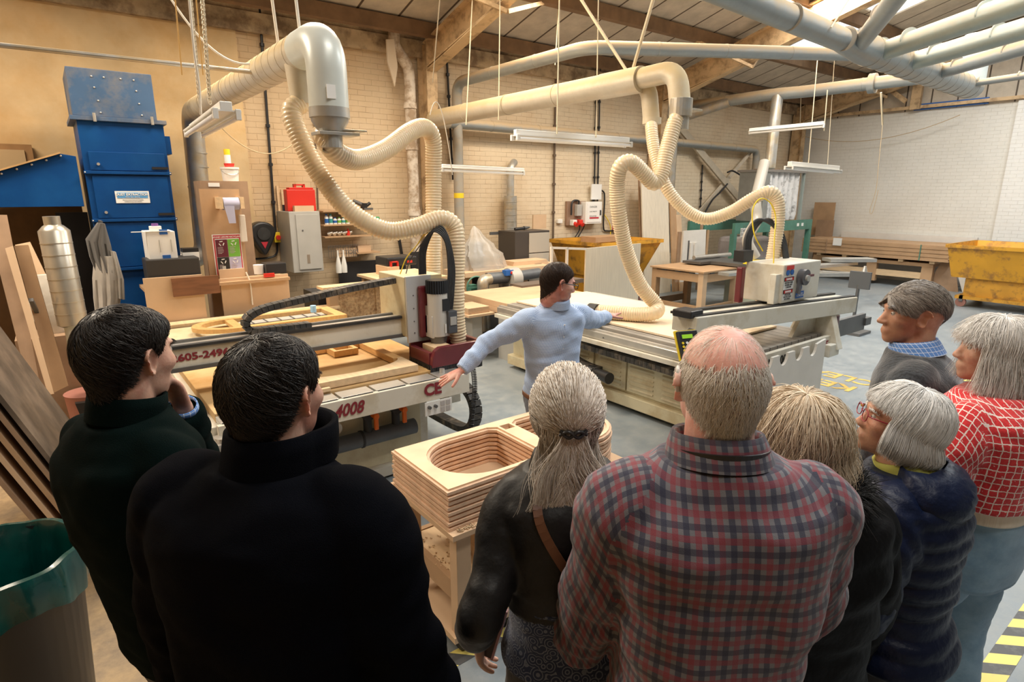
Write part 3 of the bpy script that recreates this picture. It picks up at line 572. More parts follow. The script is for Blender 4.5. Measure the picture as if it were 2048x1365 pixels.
# carriage
MB().box(2.03,2.36,3.985,4.42,1.03,1.49).build('carriage_box',CREAMY,t,bevel=.006)
fp=MB().box(2.035,2.25,3.962,3.985,.985,1.495).build('front_plate',mat('pale_grey_plate',(.55,.56,.56),.4,.2),t,bevel=.004)
for z in (1.06,1.15,1.25,1.35): MB().cyl((2.09,3.962,z),(2.09,3.957,z),.005,seg=8).build('screw',STEELD,fp)
MB().box(2.12,2.25,3.92,3.962,1.02,1.42).build('slide_plate',MAROON,t,bevel=.015)
rk=MB().box(2.165,2.195,3.90,3.92,1.06,1.27).build('slotted_bracket',ALU,t)
sp=MB(); sp.cyl((2.24,3.86,1.04),(2.24,3.86,1.37),.078,seg=28); sp.box(2.165,2.315,3.82,3.94,1.03,1.2); sb=sp.build('spindle_motor',mat('pale_motor_shell',(.60,.585,.54),.4,.1),t,smooth=True,bevel=.004)
sp=MB(); 
for k in range(28):
    a=2*math.pi*k/28; sp.bar((2.24+.08*math.cos(a),3.86+.08*math.sin(a),1.37),(2.24+.08*math.cos(a),3.86+.08*math.sin(a),1.465),.012,.008)
sp.cyl((2.24,3.86,1.36),(2.24,3.86,1.468),.077,seg=28); sp.build('fan_cowl',BLK,sb,smooth=True)
MB().box(2.235,2.295,3.775,3.79,1.24,1.33).build('vent_panel',BLK,sb); MB().box(2.25,2.262,3.773,3.778,1.07,1.14).build('white_label',PAPER,sb)
MB().box(2.275,2.355,3.765,3.88,1.06,1.235).build('terminal_box',mat('dark_grey_box',(.075,.08,.09),.45),t,bevel=.006); MB().box(2.29,2.345,3.76,3.766,1.125,1.19).build('terminal_window',GREYC,t,bevel=.002)
sp=MB(); sp.tube([(2.24,3.86,.93),(2.24,3.86,.99),(2.24,3.86,1.04)],[.045,.06,.07],20); sp.build('spindle_nose',STEELD,t,smooth=True)
hd=MB(); hd.prism([(2.06,.85),(2.52,.85),(2.52,1.0),(2.13,1.0),(2.09,.975),(2.07,.93)],3.66,3.70,'y'); hd.box(2.48,2.52,3.70,4.0,.85,1.0); hd.box(2.06,2.10,3.70,4.0,.85,.96); hd.box(2.06,2.52,3.98,4.01,.85,1.0); hd.box(2.09,2.50,3.70,3.98,.87,.90)
hood=hd.build('dust_hood',MAROON,t,bevel=.006)
MB().box(2.12,2.27,3.72,3.9,.90,.985).build('wood_block',PINE,hood)
sk=MB()
for k in range(150):
    a=k/150; per=[(2.06,3.67),(2.51,3.67),(2.51,4.0),(2.06,4.0)]; L_=[.45,.33,.45,.33]; s=a*sum(L_); i=0
    while s>L_[i]: s-=L_[i]; i+=1
    p,q=per[i],per[(i+1)%4]; f=s/L_[i]; x_=p[0]+(q[0]-p[0])*f; y_=p[1]+(q[1]-p[1])*f
    sk.bar((x_,y_,.87),(x_+random.uniform(-.012,.012),y_+random.uniform(-.012,.0),.79),.012,.006)
sk.build('brush_skirt',BLK,hood)
# cable chain over the beam
cp=[at(790,560,y=4.16),at(700,577,y=4.16),at(600,600,y=4.16),at(530,617,y=4.16),at(497,633,y=4.16),at(490,650,y=4.16),at(505,662,y=4.16),at(560,657,y=4.16),at(620,650,y=4.16)]
def chain(path,w,h,name,parent,pitch=.045,side=(0,1,0)):
    P=resample(crv(path,10),pitch); mb=MB()
    for a,b in zip(P,P[1:]): mb.bar(a,a.lerp(b,1.06),w if 0 else w,h,up=side)
    # bars: width across `side`, height in plane
    return mb.build(name,CHAIN,parent,bevel=.003)
P=resample(crv(cp,10),.04); mb=MB()
for i,(a,b) in enumerate(zip(P,P[1:])):
    up=(b-a).cross(Vector((0,1,0))).normalized(); mb.bar(a,a.lerp(b,.90),.09,.042,up=up); mb.bar(a.lerp(b,.8),b,.08,.034,up=up)
mb.build('cable_chain',CHAIN,t)
# looped power cables above the spindle
for k in range(5):
    dx=.013*k; P=[(2.16+dx,3.98,1.50),(2.165+dx,3.97,1.68),(2.22+dx,3.93,1.80+.008*k),(2.27+dx,3.89,1.82+.008*k),(2.32+dx*.7,3.85,1.74),(2.32+dx,3.82,1.55),(2.30+dx,3.81,1.36),(2.285+dx,3.81,1.24)]
    MB().tube(crv(P,7),.0075,8).build('power_cable',BLKR,t,smooth=True)
MB().tube(crv([(2.06,4.1,1.5),(2.09,4.05,1.62),(2.16,4.0,1.72),(2.22,3.98,1.80),(2.3,3.95,1.82)],6),.004,6).build('yellow_flex',YELP,t,smooth=True)
MB().tube(crv([(2.11,4.1,1.5),(2.12,4.05,1.60),(2.17,4.0,1.70),(2.22,3.98,1.76)],6),.004,6).build('black_flex',BLK,t,smooth=True)
# valve manifold on the end
vp=MB().cyl((1.28,3.76,.40),(1.95,3.76,.40),.058,seg=22).build('suction_pipe',GREYP,t,smooth=True); MB().cyl((1.52,3.76,.40),(1.535,3.76,.40),.064,seg=22).build('pipe_joint',BLKR,vp,smooth=True)
for k,x_ in enumerate((1.20,1.58,1.80)):
    z0=.58 if k else .52; v=MB(); v.cyl((x_,3.76,.42),(x_,3.76,.67),.03,seg=16); v.cyl((x_,3.72,z0),(x_,3.80,z0),.042,seg=16); vo=v.build('valve',BLKR,t,smooth=True)
    v=MB(); v.box(x_-.015+.03,x_+.045,3.665,3.69,z0-.10,z0+.06); v.cyl((x_+.03,3.66,z0),(x_+.03,3.74,z0),.022,seg=12); v.build('valve_handle',ORANGE,vo,bevel=.006)
g=MB().cyl((1.36,3.80,.505),(1.36,3.83,.505),.05,seg=24); g.cyl((1.36,3.83,.505),(1.36,3.86,.505),.03); g=g.build('pressure_gauge',ALU,t,smooth=True); MB().cyl((1.36,3.794,.505),(1.36,3.80,.505),.043,seg=24).build('dial',PAPER,g,smooth=True); MB().bar((1.345,3.79,.52),(1.375,3.79,.49),.004,.002).build('needle',BLK,g)
# side cable chain loop and coiled air line
P=resample(crv([(2.42,5.0,.62),(2.43,4.2,.62),(2.43,3.80,.60),(2.43,3.66,.50),(2.43,3.66,.36),(2.43,3.78,.25),(2.43,4.1,.22),(2.43,4.6,.22)],8),.05); mb=MB()
for a,b in zip(P,P[1:]): mb.bar(a,a.lerp(b,.93),.09,.05,up=(b-a).cross(Vector((1,0,0))).normalized())
mb.build('side_cable_chain',CHAIN,t)
q=[]; 
for k in range(520):
    a=k*.55; z=.86-.62*k/520; q.append((2.36+.018*math.cos(a)+.02*math.sin(k*.01),3.58+.018*math.sin(a),z))
MB().tube(q,.0032,5).build('coiled_air_line',BLK,t,smooth=True)
# ---- routed frame blanks on the bed
f=thing('routed_frame',(1.6,4.1,.835),'pale routed jukebox side frame with arched opening on the near machine bed','frame')
def plate(poly,z0,z1): return MB().prism(poly,z0,z1,'z')
fz=.84
arc=[(1.95-.42+.42*math.cos(a),3.93-.17*math.sin(a)) for a in [math.pi*k/16 for k in range(17)]]
front=[(1.09,3.70),(1.97,3.70),(1.97,3.96)]+[(1.53+.40*math.cos(a),3.96-.16*math.sin(a)) for a in [math.pi*k/16 for k in range(17)]]+[(1.09,3.96)]
plate(front,fz,fz+.05).build('arched_rail',PINE,f,bevel=.002)
plate([(1.09,3.96),(1.15,3.96),(1.15,4.75),(1.09,4.75)],fz,fz+.05).build('side_stile',BEECH,f,bevel=.002); plate([(1.90,3.96),(1.97,3.96),(1.97,4.75),(1.90,4.75)],fz,fz+.05).build('side_stile',BEECH,f,bevel=.002)
plate([(1.15,4.6),(1.90,4.6),(1.90,4.67),(1.15,4.67)],fz,fz+.05).build('cross_rail',BEECH,f,bevel=.002)
for x_ in (1.17,1.62):
    mb=MB(); mb.box(x_,x_+.2,4.42,4.45,fz,fz+.05); mb.box(x_,x_+.2,4.57,4.6,fz,fz+.05); mb.box(x_,x_+.03,4.45,4.57,fz,fz+.05); mb.box(x_+.17,x_+.2,4.45,4.57,fz,fz+.05); mb.build('socket_ring',BEECH,f,bevel=.002)
solo(MB().box(.86,.92,3.95,4.9,.835,.87),'timber_strip',BEECH,'loose routed strip lying left of the routed frame on the near bed','timber strip',bevel=.003)
solo(MB().box(1.02,1.30,3.66,3.69,.835,.86),'timber_offcut',PINE,'short pale offcut in front of the routed frame','offcut',bevel=.002)
# ---- oval door frame on boards behind the near machine
tb=thing('support_table',(1.5,6.9,0),'low work table of pale boards behind the near machine','table')
MB().box(.45,2.46,6.43,6.60,.83,.86).build('table_top',PINE,tb); 
for x_ in (.5,2.38):
    for y_ in (6.44,6.51): MB().box(x_,x_+.05,y_,y_+.06,0,.83).build('leg',MDF,tb)
def ring2d(cx,cy,a,b,n,t0=0,t1=2*math.pi): return [(cx+a*math.cos(t0+(t1-t0)*k/(n-1)),cy+b*math.sin(t0+(t1-t0)*k/(n-1))) for k in range(n)]
def band(outer,inner,z0,z1):
    mb=MB(); n=len(outer)
    for k in range(n-1): mb.add([(*outer[k],z0),(*outer[k+1],z0),(*inner[k+1],z0),(*inner[k],z0),(*outer[k],z1),(*outer[k+1],z1),(*inner[k+1],z1),(*inner[k],z1)],[(0,3,2,1),(4,5,6,7),(0,1,5,4),(3,7,6,2),(0,4,7,3),(1,2,6,5)])
    return mb
o=thing('door_frame',(1.55,6.0,.86),'orange-brown round-ended wooden frame with grey lattice lying behind the near gantry','frame')
outer=[(2.25,5.70),(2.25,6.25),(1.3,6.25)]+ring2d(1.25,5.975,.37,.275,14,math.pi/2,1.5*math.pi)+[(1.3,5.70),(2.25,5.70)]
inner=[(2.15,5.78),(2.15,6.17),(1.3,6.17)]+ring2d(1.25,5.975,.29,.195,14,math.pi/2,1.5*math.pi)+[(1.3,5.78),(2.15,5.78)]
band(outer,inner,.865,.905).build('outer_frame',BEECH,o); MB().box(1.2,1.28,5.78,6.17,.868,.90).build('cross_rail',BEECH,o)
mb=MB(); 
for k in range(6): mb.box(1.42+.13*k,1.43+.13*k,5.79,6.16,.866,.872)
mb.box(1.30,2.14,5.97,5.98,.866,.872); mb.build('lattice',STEELD,o); MB().box(1.29,2.14,5.79,6.16,.862,.866).build('infill',GREYC,o)
solo(MB().cyl((2.02,6.02,.905),(2.02,6.02,.95),.03,seg=18).cyl((2.02,6.02,.95),(2.02,6.02,.975),.03,seg=18),'small_bottle',mat('blue_white_label',(.35,.60,.82),.4),'small blue and white bottle on the lattice frame','bottle',smooth=True)
# ================================================================ FAR ROUTING MACHINE
t=thing('routing_machine',(4.9,4.0,0),'far cream routing machine with plywood sheet and warning stickers','machine')
MB().box(4.30,5.60,2.70,5.6,.10,.66).build('base_cabinet',CREAMY,t,bevel=.008)
MB().box(4.24,5.66,2.66,5.64,.05,.17).build('plinth',CREAMY,t,bevel=.008)
def louvre(y0,y1):
    d=MB().box(4.275,4.30,y0,y1,.20,.60).build('louvre_door',CREAMY,t,bevel=.006); mb=MB()
    for c in range(2 if y1-y0>.5 else 1):
        ya=y0+.06+c*(y1-y0)/2; yb=ya+(y1-y0)/(2 if y1-y0>.5 else 1)-.10
        for k in range(8): z=.235+.044*k; mb.prism([(4.276,z),(4.262,z+.004),(4.276,z+.022)],ya,yb,'y')
    mb.build('louvres',CREAMY,d); return d
louvre(3.75,4.13); louvre(2.95,3.73); louvre(4.2,5.0)
MB().box(4.22,5.72,2.56,5.66,.66,.74).build('bed',CREAM,t,bevel=.006)
MB().box(4.10,4.22,2.66,5.66,.70,.775).build('side_rail',ALU,t,bevel=.006); MB().box(4.06,4.10,2.7,5.66,.655,.70).build('cover_strip',CREAM,t,bevel=.004); MB().box(4.13,4.17,2.7,5.66,.775,.79).build('linear_rail',ALU,t)
for k in range(3): MB().cyl((4.098,3.0+.9*k,.735),(4.095,3.0+.9*k,.735),.008,seg=10).build('bolt',STEELD,t)
MB().box(4.24,5.70,2.58,5.64,.74,.80).build('slatted_bed',stripes_mat('bed_slats',0,.12,.012,(.36,.33,.29),(.05,.05,.05),.45),t,bevel=.003)
# apron at the end with lettering, pale sheet with scallops in front
ap=MB().box(4.22,5.74,2.50,2.54,.62,.79).build('end_apron',CREAM,t,bevel=.004)
text('N° 4007',.11,(4.62,2.495,.70),(1,0,0),(0,0,1),BLK,ap,bold=.002,sx=.9); text('CE',.1,(5.55,2.495,.71),(1,0,0),(0,0,1),MTXT,ap,bold=.004)
sh=[(4.30,.06)]+[(5.50,.06),(5.50,.80)]
top=[]
for c in (5.27,5.02,4.77,4.52): top+=[(c+.07,.775)]+[(c+.07*math.cos(a),.775-.10*math.sin(a)) for a in [math.pi*k/10 for k in range(11)]]+[(c-.07,.775)]
solo(MB().prism(sh+top+[(4.30,.79)],2.44,2.462,'y'),'scalloped_board',WHITEB,'pinkish white board with round cut-outs leaning on the far machine apron','board')
# gantry beam (slightly skew)
G0=Vector((3.86,2.74,1.09)); G1=Vector((6.12,2.52,1.045)); gd=(G1-G0).normalized(); gs=gd.cross(Vector((0,0,1))).normalized()
gb=MB().bar(G0,G1,.10,.15).build('gantry_beam',CREAM,t,bevel=.008)
MB().bar(G0-gs*.12,G1-gs*.12,.16,.13).build('beam_back',CREAM,gb,bevel=.006)
MB().bar(G0+Vector((0,0,.08)),G1+Vector((0,0,.08)),.05,.012).build('beam_rail',BLKR,gb); MB().bar(G0-gs*.20+Vector((0,0,.075)),G1-gs*.20+Vector((0,0,.075)),.05,.02).build('beam_rail',BLKR,gb)
MB().box(3.82,3.98,2.72,2.90,1.15,1.21).build('end_stop',BLK,t,bevel=.01)
for x_ in (5.72,4.05): 
    MB().prism([(2.42,.66),(2.95,.66),(2.84,.98),(2.52,.98)],x_,x_+.10,'x').build('gantry_leg',CREAM,t,bevel=.006)
MB().prism([(5.3,.80),(5.72,.80),(5.72,.98),(5.45,.98)],2.66,2.70,'y').build('gusset',CREAM,t)
MB().box(5.6,5.8,2.44,2.5,.6,.72).build('corner_bracket',CREAM,t,bevel=.01)
m_=MB().cyl((6.0,2.66,.93),(6.0,2.66,.78),.09,seg=18).build('drive_motor',MAROON,t,smooth=True)
MB().box(6.05,6.85,2.66,2.70,.66,.84).build('limit_plate',STEELD,t,bevel=.004); MB().box(6.82,6.95,2.64,2.72,.71,.79).build('plate_end',STEELD,t)
# carriage with stickers
cx0,cx1=4.98,5.62; 
cb=MB().box(4.95,5.60,2.62,2.98,1.16,1.50).build('carriage_box',CREAM,t,bevel=.008)
MB().box(4.87,4.95,2.64,2.70,1.16,1.42).build('carriage_flange',CREAM,t,bevel=.004); MB().box(4.80,4.86,2.92,2.98,1.14,1.46).build('slide_plate',MAROON,t,bevel=.01)
yy=2.612
def stick(x0,x1,z0,z1,m,nm='sticker',y=yy,par=cb): return MB().box(x0,x1,y-.002,y,z0,z1).build(nm,m,par)
stick(4.98,5.10,1.455,1.49,RED)
for x_ in (5.01,5.08): MB().cyl((x_,2.61,1.43),(x_,2.617,1.43),.024,seg=18).build('blue_symbol',BLUEM,cb)
for z in (1.372,1.262):
    stick(4.965,5.125,z-.018,z+.018,BLK,y=2.617); stick(4.975,5.115,z-.012,z+.012,RED,y=2.614); text('DANGER',.024,(4.992,2.611,z),(1,0,0),(0,0,1),PAPER,cb,bold=.001)
stick(4.965,5.13,1.19,1.40,PAPER,'sticker_sheet',y=2.619)
text('MOTOR OVER\nPOWER AND\nCURSORS',.021,(5.045,2.615,1.32),(1,0,0),(0,0,1),BLK,cb,align='CENTER'); text('EYE & EAR\nPROTECTION\nREQUIRED',.021,(5.045,2.615,1.215),(1,0,0),(0,0,1),BLK,cb,align='CENTER')
stick(5.18,5.32,1.185,1.245,BLUEM); text('EYE & EAR\nPROTECTION',.02,(5.25,2.607,1.215),(1,0,0),(0,0,1),PAPER,cb,align='CENTER'); MB().cyl((5.25,2.61,1.28),(5.25,2.617,1.28),.028,seg=18).build('blue_symbol',BLUEM,cb)
v=MB(); v.cyl((5.24,2.618,1.375),(5.24,2.56,1.375),.07,seg=24); v.prism([(5.15,1.24),(5.19,1.23),(5.21,1.36),(5.16,1.37)],2.575,2.6,'y'); v=v.build('grey_cover',mat('dark_grey_cover',(.10,.10,.11),.4),cb,smooth=True); MB().cyl((5.24,2.56,1.37),(5.24,2.54,1.37),.028,seg=16).build('cover_hub',GREYC,v,smooth=True); MB().box(5.26,5.34,2.545,2.56,1.38,1.40).build('red_lever',MAROON,v)
P=resample(crv([(5.58,2.85,1.42),(5.72,2.85,1.44),(5.82,2.85,1.38),(5.82,2.84,1.22),(5.72,2.82,1.15),(5.62,2.82,1.135)],8),.04); mb=MB()
for a,b in zip(P,P[1:]): mb.bar(a,a.lerp(b,.95),.13,.05,up=(b-a).cross(Vector((0,1,0))).normalized())
mb.build('cable_chain',BLKR,t)
for k in range(4):
    P=[(4.98+.03*k,3.02,1.52),(5.02+.03*k,3.05,1.72),(5.18+.04*k,3.05,1.86),(5.38+.03*k,3.0,1.80),(5.47+.02*k,2.95,1.65),(5.46+.02*k,2.9,1.50)]; MB().tube(crv(P,7),.014,8).build('power_cable',BLKR,t,smooth=True)
MB().tube(crv([(5.0,2.75,1.5),(5.06,2.8,1.72),(5.13,2.85,1.9),(5.10,2.9,2.02),(5.02,2.95,2.05),(4.92,2.95,1.95),(4.90,2.9,1.75),(4.98,2.85,1.6)],8),.006,6).build('yellow_flex',YELP,t,smooth=True)
MB().box(4.85,5.0,2.95,3.05,1.5,1.6).build('junction_box',BLK,t)
# long cable chain along the side with black fan outlet
P=resample(crv([(4.16,2.75,.57),(4.16,3.3,.58),(4.16,4.0,.585),(4.16,4.30,.585),(4.16,4.40,.52),(4.16,4.38,.42),(4.16,4.2,.375),(4.16,4.0,.37)],8),.05); mb=MB()
for a,b in zip(P,P[1:]): mb.bar(a,a.lerp(b,.92),.11,.055,up=(b-a).cross(Vector((1,0,0))).normalized())
mb.build('side_cable_chain',CHAIN,t)
mb=MB(); mb.cyl((4.14,4.04,.345),(4.10,3.80,.345),.05,.058,seg=14); mb.cyl((4.14,4.12,.345),(4.14,4.04,.345),.062,.058,seg=8); mb.build('black_outlet',BLK,t,smooth=True); MB().prism([(4.12,.27),(4.18,.36),(4.12,.31)],4.12,4.22,'x').build('outlet_bracket',CREAM,t)
q=[]
for k in range(420):
    a=k*.55; q.append((4.18+.018*math.cos(a),2.62+.018*math.sin(a),.62-.5*k/420))
MB().tube(q,.0032,5).build('coiled_air_line',BLK,t,smooth=True)
# control pendant
t2=thing('control_pendant',at(1388,680,y=2.62),'dark keypad pendant with green screen hung at the far gantry end','control panel'); o0=at(1378,690,y=2.60)
Mx=Matrix.Translation(o0)@Euler((R(-28),0,R(-20))).to_matrix().to_4x4()
MB().box(-.075,.095,0,.03,-.10,.11,Mx).build('casing',BLK,t2,bevel=.006); MB().box(-.08,.10,.03,.05,-.11,.12,Mx).build('yellow_back',YELP,t2); MB().bar(o0+Vector((.03,.05,.05)),(3.95,2.78,1.06),.04,.03).build('hanger_arm',STEELD,t2)
MB().box(-.045,.045,-.003,0,.05,.08,Mx).build('screen',mat('lcd_green',(.28,.50,.04),.3,emit=(.2,.5,.02),estr=.4),t2)
for i in range(4):
    for j in range(4):
        p=Mx@Vector((-.05+.035*i,-.002,.015-.028*j)); n=Mx.to_3x3()@Vector((0,-1,0)); MB().cyl(p,p+n*.004,.010,seg=12).build('key',YELP if i==0 else PAPER,t2)
# plywood sheet and the flexible hoses
solo(MB().box(4.36,5.55,2.95,5.62,.805,.825),'plywood_sheet',PLY,'big golden plywood sheet lying on the far machine bed','plywood sheet',bevel=.002)
fx=at(1180,640,z=.86); solo(MB().box(fx.x-.12,fx.x+.2,fx.y-.08,fx.y+.08,.805,.87).box(fx.x+.05,fx.x+.18,fx.y-.05,fx.y+.05,.87,.9),'clear_plastic_guard',mat('clear_guard',(.8,.82,.82),.1,trans=.6),'crumpled clear plastic guard at the near edge of the plywood bed','guard',bevel=.01)
def hpts(L): return [at(p[0],p[1],y=p[2]) for p in L]
t=None
hose('ribbed_hose',[(1.5,4.36,2.71)]+hpts([(583,225,4.33),(602,280,4.28),(640,350,4.22),(700,423,4.12),(770,461,4.05),(830,455,3.99),(880,438,3.95),(907,452,3.92),(913,490,3.90),(912,560,3.90),(913,640,3.90)])+[(2.45,3.90,.95)],.066,'lower cream ribbed hose looping from the near duct down to the maroon hood')
hose('ribbed_hose',[(1.5,3.86,2.40)]+hpts([(646,270,3.92),(672,305,3.98),(715,320,4.1),(770,300,4.25),(820,264,4.4),(850,256,4.5),(866,280,4.55),(867,340,4.6),(867,430,4.6),(866,500,4.6),(866,590,4.6),(868,640,4.6)]),.068,'upper cream ribbed hose arching over and dropping behind the near spindle')
hose('ribbed_hose',[(4.93,3.80,2.72)]+hpts([(1352,240,3.80),(1334,300,3.80),(1322,350,3.8),(1308,366,3.82),(1290,350,3.85),(1262,325,3.9),(1240,335,3.95),(1234,375,4.0),(1238,430,4.0),(1252,500,4.0),(1280,570,3.95),(1312,610,3.85)])+[(4.70,3.78,.93),(4.60,3.92,.90),(4.50,4.10,.90),(4.38,4.30,.90)],.072,'front cream ribbed hose kinking, arching and lying on the plywood sheet')
hose('ribbed_hose',[(5.07,4.26,2.80)]+hpts([(1303,260,4.2),(1310,310,4.1),(1330,370,3.95),(1365,415,3.8),(1410,438,3.6),(1460,425,3.4),(1505,398,3.2),(1537,384,3.08),(1554,400,3.02),(1556,440,3.0),(1548,500,3.0),(1535,560,3.0),(1524,600,3.0)])+[at(1520,640,y=3.0)],.060,'rear cream ribbed hose dipping then rising to the far machine carriage')
solo(MB().cyl((4.38,4.26,.9),(4.36,4.36,.9),.082,seg=20),'hose_cuff',BLKR,'black cuff on the hose end lying on the plywood sheet','cuff',smooth=True)
# ================================================================ STACKED FRAMES TROLLEY
t=thing('stacked_frame_trolley',(1.7,2.2,0),'wooden trolley of pale boards carrying the stacked frames','trolley')
MB().box(1.16,2.32,1.93,2.54,.655,.68).build('top_board',MDFL,t)
for x_,y_ in ((1.20,1.97),(1.20,2.43),(2.2,1.97),(2.2,2.43)): MB().box(x_,x_+.075,y_,y_+.06,.13,.655).build('leg',MDFL,t,bevel=.002)
MB().box(1.18,2.30,1.97,2.52,.10,.13).build('bottom_board',MDFL,t); 
for y_ in (1.97,2.47): MB().box(1.275,2.2,y_,y_+.03,.30,.40).build('side_rail',MDF,t)
for x_ in (1.20,2.25): MB().box(x_,x_+.03,2.03,2.43,.30,.40).build('end_rail',MDF,t)
MB().box(1.23,2.25,2.0,2.47,.385,.395).build('shelf_board',PINE,t)
for x_,y_ in ((1.26,2.04),(1.26,2.42),(2.2,2.04),(2.2,2.42)): MB().cyl((x_-.02,y_,.05),(x_+.02,y_,.05),.05,seg=16).build('castor',BLKR,t,smooth=True)
# stack of eight identical plywood/MDF frames with two rounded openings
def frame_outline(grow=0):
    x0,x1,y0,y1=1.165-grow,2.33+grow,1.97-grow,2.50+grow; r=(y1-y0)/2
    o=[(x0,y0),(1.55,y0),(1.58,y0+.014),(x1-r,y0+.014)]+[(x1-r+r*math.cos(a),(y0+y1)/2+(r-.007*(a<0))*math.sin(a)) for a in [(-.5+k/16)*math.pi for k in range(1,16)]]+[(x1-r,y1),(x0,y1)]
    return o
def hole1(g=0): # rounded-left opening
    r=.205+g; cx,cy_=1.46,2.225; return [(1.735+g,cy_-r+.03),(1.70,cy_-r)]+[(cx+r*math.cos(a),cy_+r*math.sin(a)) for a in [(1.5-k/18)*math.pi for k in range(19)]]+[(1.70,cy_+r),(1.735+g,cy_+r-.03)]
def hole2(g=0):
    r=.205+g; cx,cy_=2.075,2.225; return [(1.86-g,cy_+r-.03),(1.89,cy_+r)]+[(cx+r*math.cos(a),cy_+r*math.sin(a)) for a in [(.5-k/18)*math.pi for k in range(19)]]+[(1.89,cy_-r),(1.86-g,cy_-r+.03)]
def square(g=0): return [(1.765,2.36),(1.83,2.36),(1.83,2.42),(1.765,2.42)]
def holed(outer,holes,z0,z1):
    import bmesh
    bm=bmesh.new()
    def loop(P):
        vs=[bm.verts.new((p[0],p[1],z0)) for p in P]; return [bm.edges.new((vs[i],vs[(i+1)%len(vs)])) for i in range(len(vs))]
    es=loop(outer)
    for h in holes: es+=loop(h)
    bmesh.ops.triangle_fill(bm,use_beauty=True,use_dissolve=False,edges=es)
    g=bmesh.ops.extrude_face_region(bm,geom=bm.faces[:]); 
    for v in g['geom']:
        if isinstance(v,bmesh.types.BMVert): v.co.z=z1
    bmesh.ops.recalc_face_normals(bm,faces=bm.faces); mb=MB(); bm.verts.index_update()
    mb.v=[tuple(v.co) for v in bm.verts]; mb.f=[tuple(v.index for v in f.verts) for f in bm.faces]; bm.free(); return mb
FR=mat('routed_frame_wood',(.78,.57,.38),.7,var=.1,vscale=8,stretch=(1,1,1)); FRT=mat('routed_frame_face',(.74,.51,.35),.75,var=.1,vscale=22)
pos=['topmost','second from the top','third from the top','fourth from the top','fifth from the top','sixth from the top','second from the bottom','lowest']
src=None
for i in range(8):
    z=.681+.0245*(7-i)
    if src is None:
        a=holed(frame_outline(0),[hole1(0),hole2(0),square()],.681+.0,.681+.015); src=a.build('routed_frame',FRT,None,bevel=.001)
        c=holed(frame_outline(-.012),[hole1(.014),hole2(.014),square()],.681+.015,.681+.0243); ch=c.build('rebate_step',FR,None); ch.parent=src; o=src
    else: o=copy_tree(src)
    o.location.z=z-.681; tag(o,'thick pale frame with round-ended openings in the stack, '+pos[i],'frame','stacked routed frames on the trolley')
    o.location.x=random.uniform(-.003,.003); o.location.y=random.uniform(-.003,.003)
ch2=MB()
for k in range(170):
    x_=random.uniform(1.2,1.45); y_=random.uniform(1.94,1.965) if k%2 else random.uniform(2.05,2.4); z_=.683 if k%2 else .398; a=random.random()*6
    ch2.box(-.007,.007,-.0015,.0015,0,.003,Matrix.Translation((x_,y_,z_))@Matrix.Rotation(a,4,'Z'))
solo(ch2,'wood_chips',PINE,'scatter of pale wood chips on the trolley shelf and edge','chips',kind='stuff')
# ================================================================ BIN, LEFT FOREGROUND
bn=at(-10,1085,z=.78); BX,BY=-.36,2.35
t=thing('rubbish_bin',(BX,BY,0),'black plastic bin lined with a green bag at the bottom left corner','bin')
BX,BY=at(-8,1128,z=.80).x,at(-8,1128,z=.80).y
MB().lathe((BX,BY,0),[(.0,.0),(.19,.0),(.20,.02),(.245,.78),(.255,.79),(.255,.81),(.24,.81),(.185,.05),(.0,.04)],40).build('bin_body',BLK,t,smooth=True)
BAG=mat('green_bin_bag',(.0,.055,.048),.25,var=.25,vscale=12,coat=.4,trans=.15)
rings=[]
for r_,z,wv in [(.17,.22,.02),(.20,.5,.018),(.226,.78,.008),(.243,.828,.003),(.262,.826,.004),(.270,.78,.008),(.268,.72,.012),(.262,.665,.014)]:
    rings.append([Vector((BX+(r_+wv*math.sin(k*.9+z*7)*math.sin(k*.37))*math.cos(2*math.pi*k/72),BY+(r_+wv*math.sin(k*.9+z*7)*math.sin(k*.37))*math.sin(2*math.pi*k/72),z+(.02*math.sin(k*.35) if z<.7 and r_>.25 else .004*math.sin(k*.8)))) for k in range(72)])
MB().loft(rings,False).build('bin_liner',BAG,t,smooth=True)
# ================================================================ LEANING BOARDS, LEFT
def board(p0,p1,lean_from,w,th,m,label,name='leaning_board',group=None,cat='board'):
    """p0 bottom point, p1 top point, w = width direction vector (full), th thickness"""
    p0=Vector(p0);p1=Vector(p1);wd=Vector(w); n=(p1-p0).cross(wd).normalized()*th
    vs=[p0,p0+wd,p1+wd,p1]; vs=vs+[v+n for v in vs]
    return solo(MB().add(vs,[(0,3,2,1),(4,5,6,7),(0,1,5,4),(1,2,6,5),(2,3,7,6),(3,0,4,7)]),name,m,label,cat,group)
gl='boards leaning at the left edge'
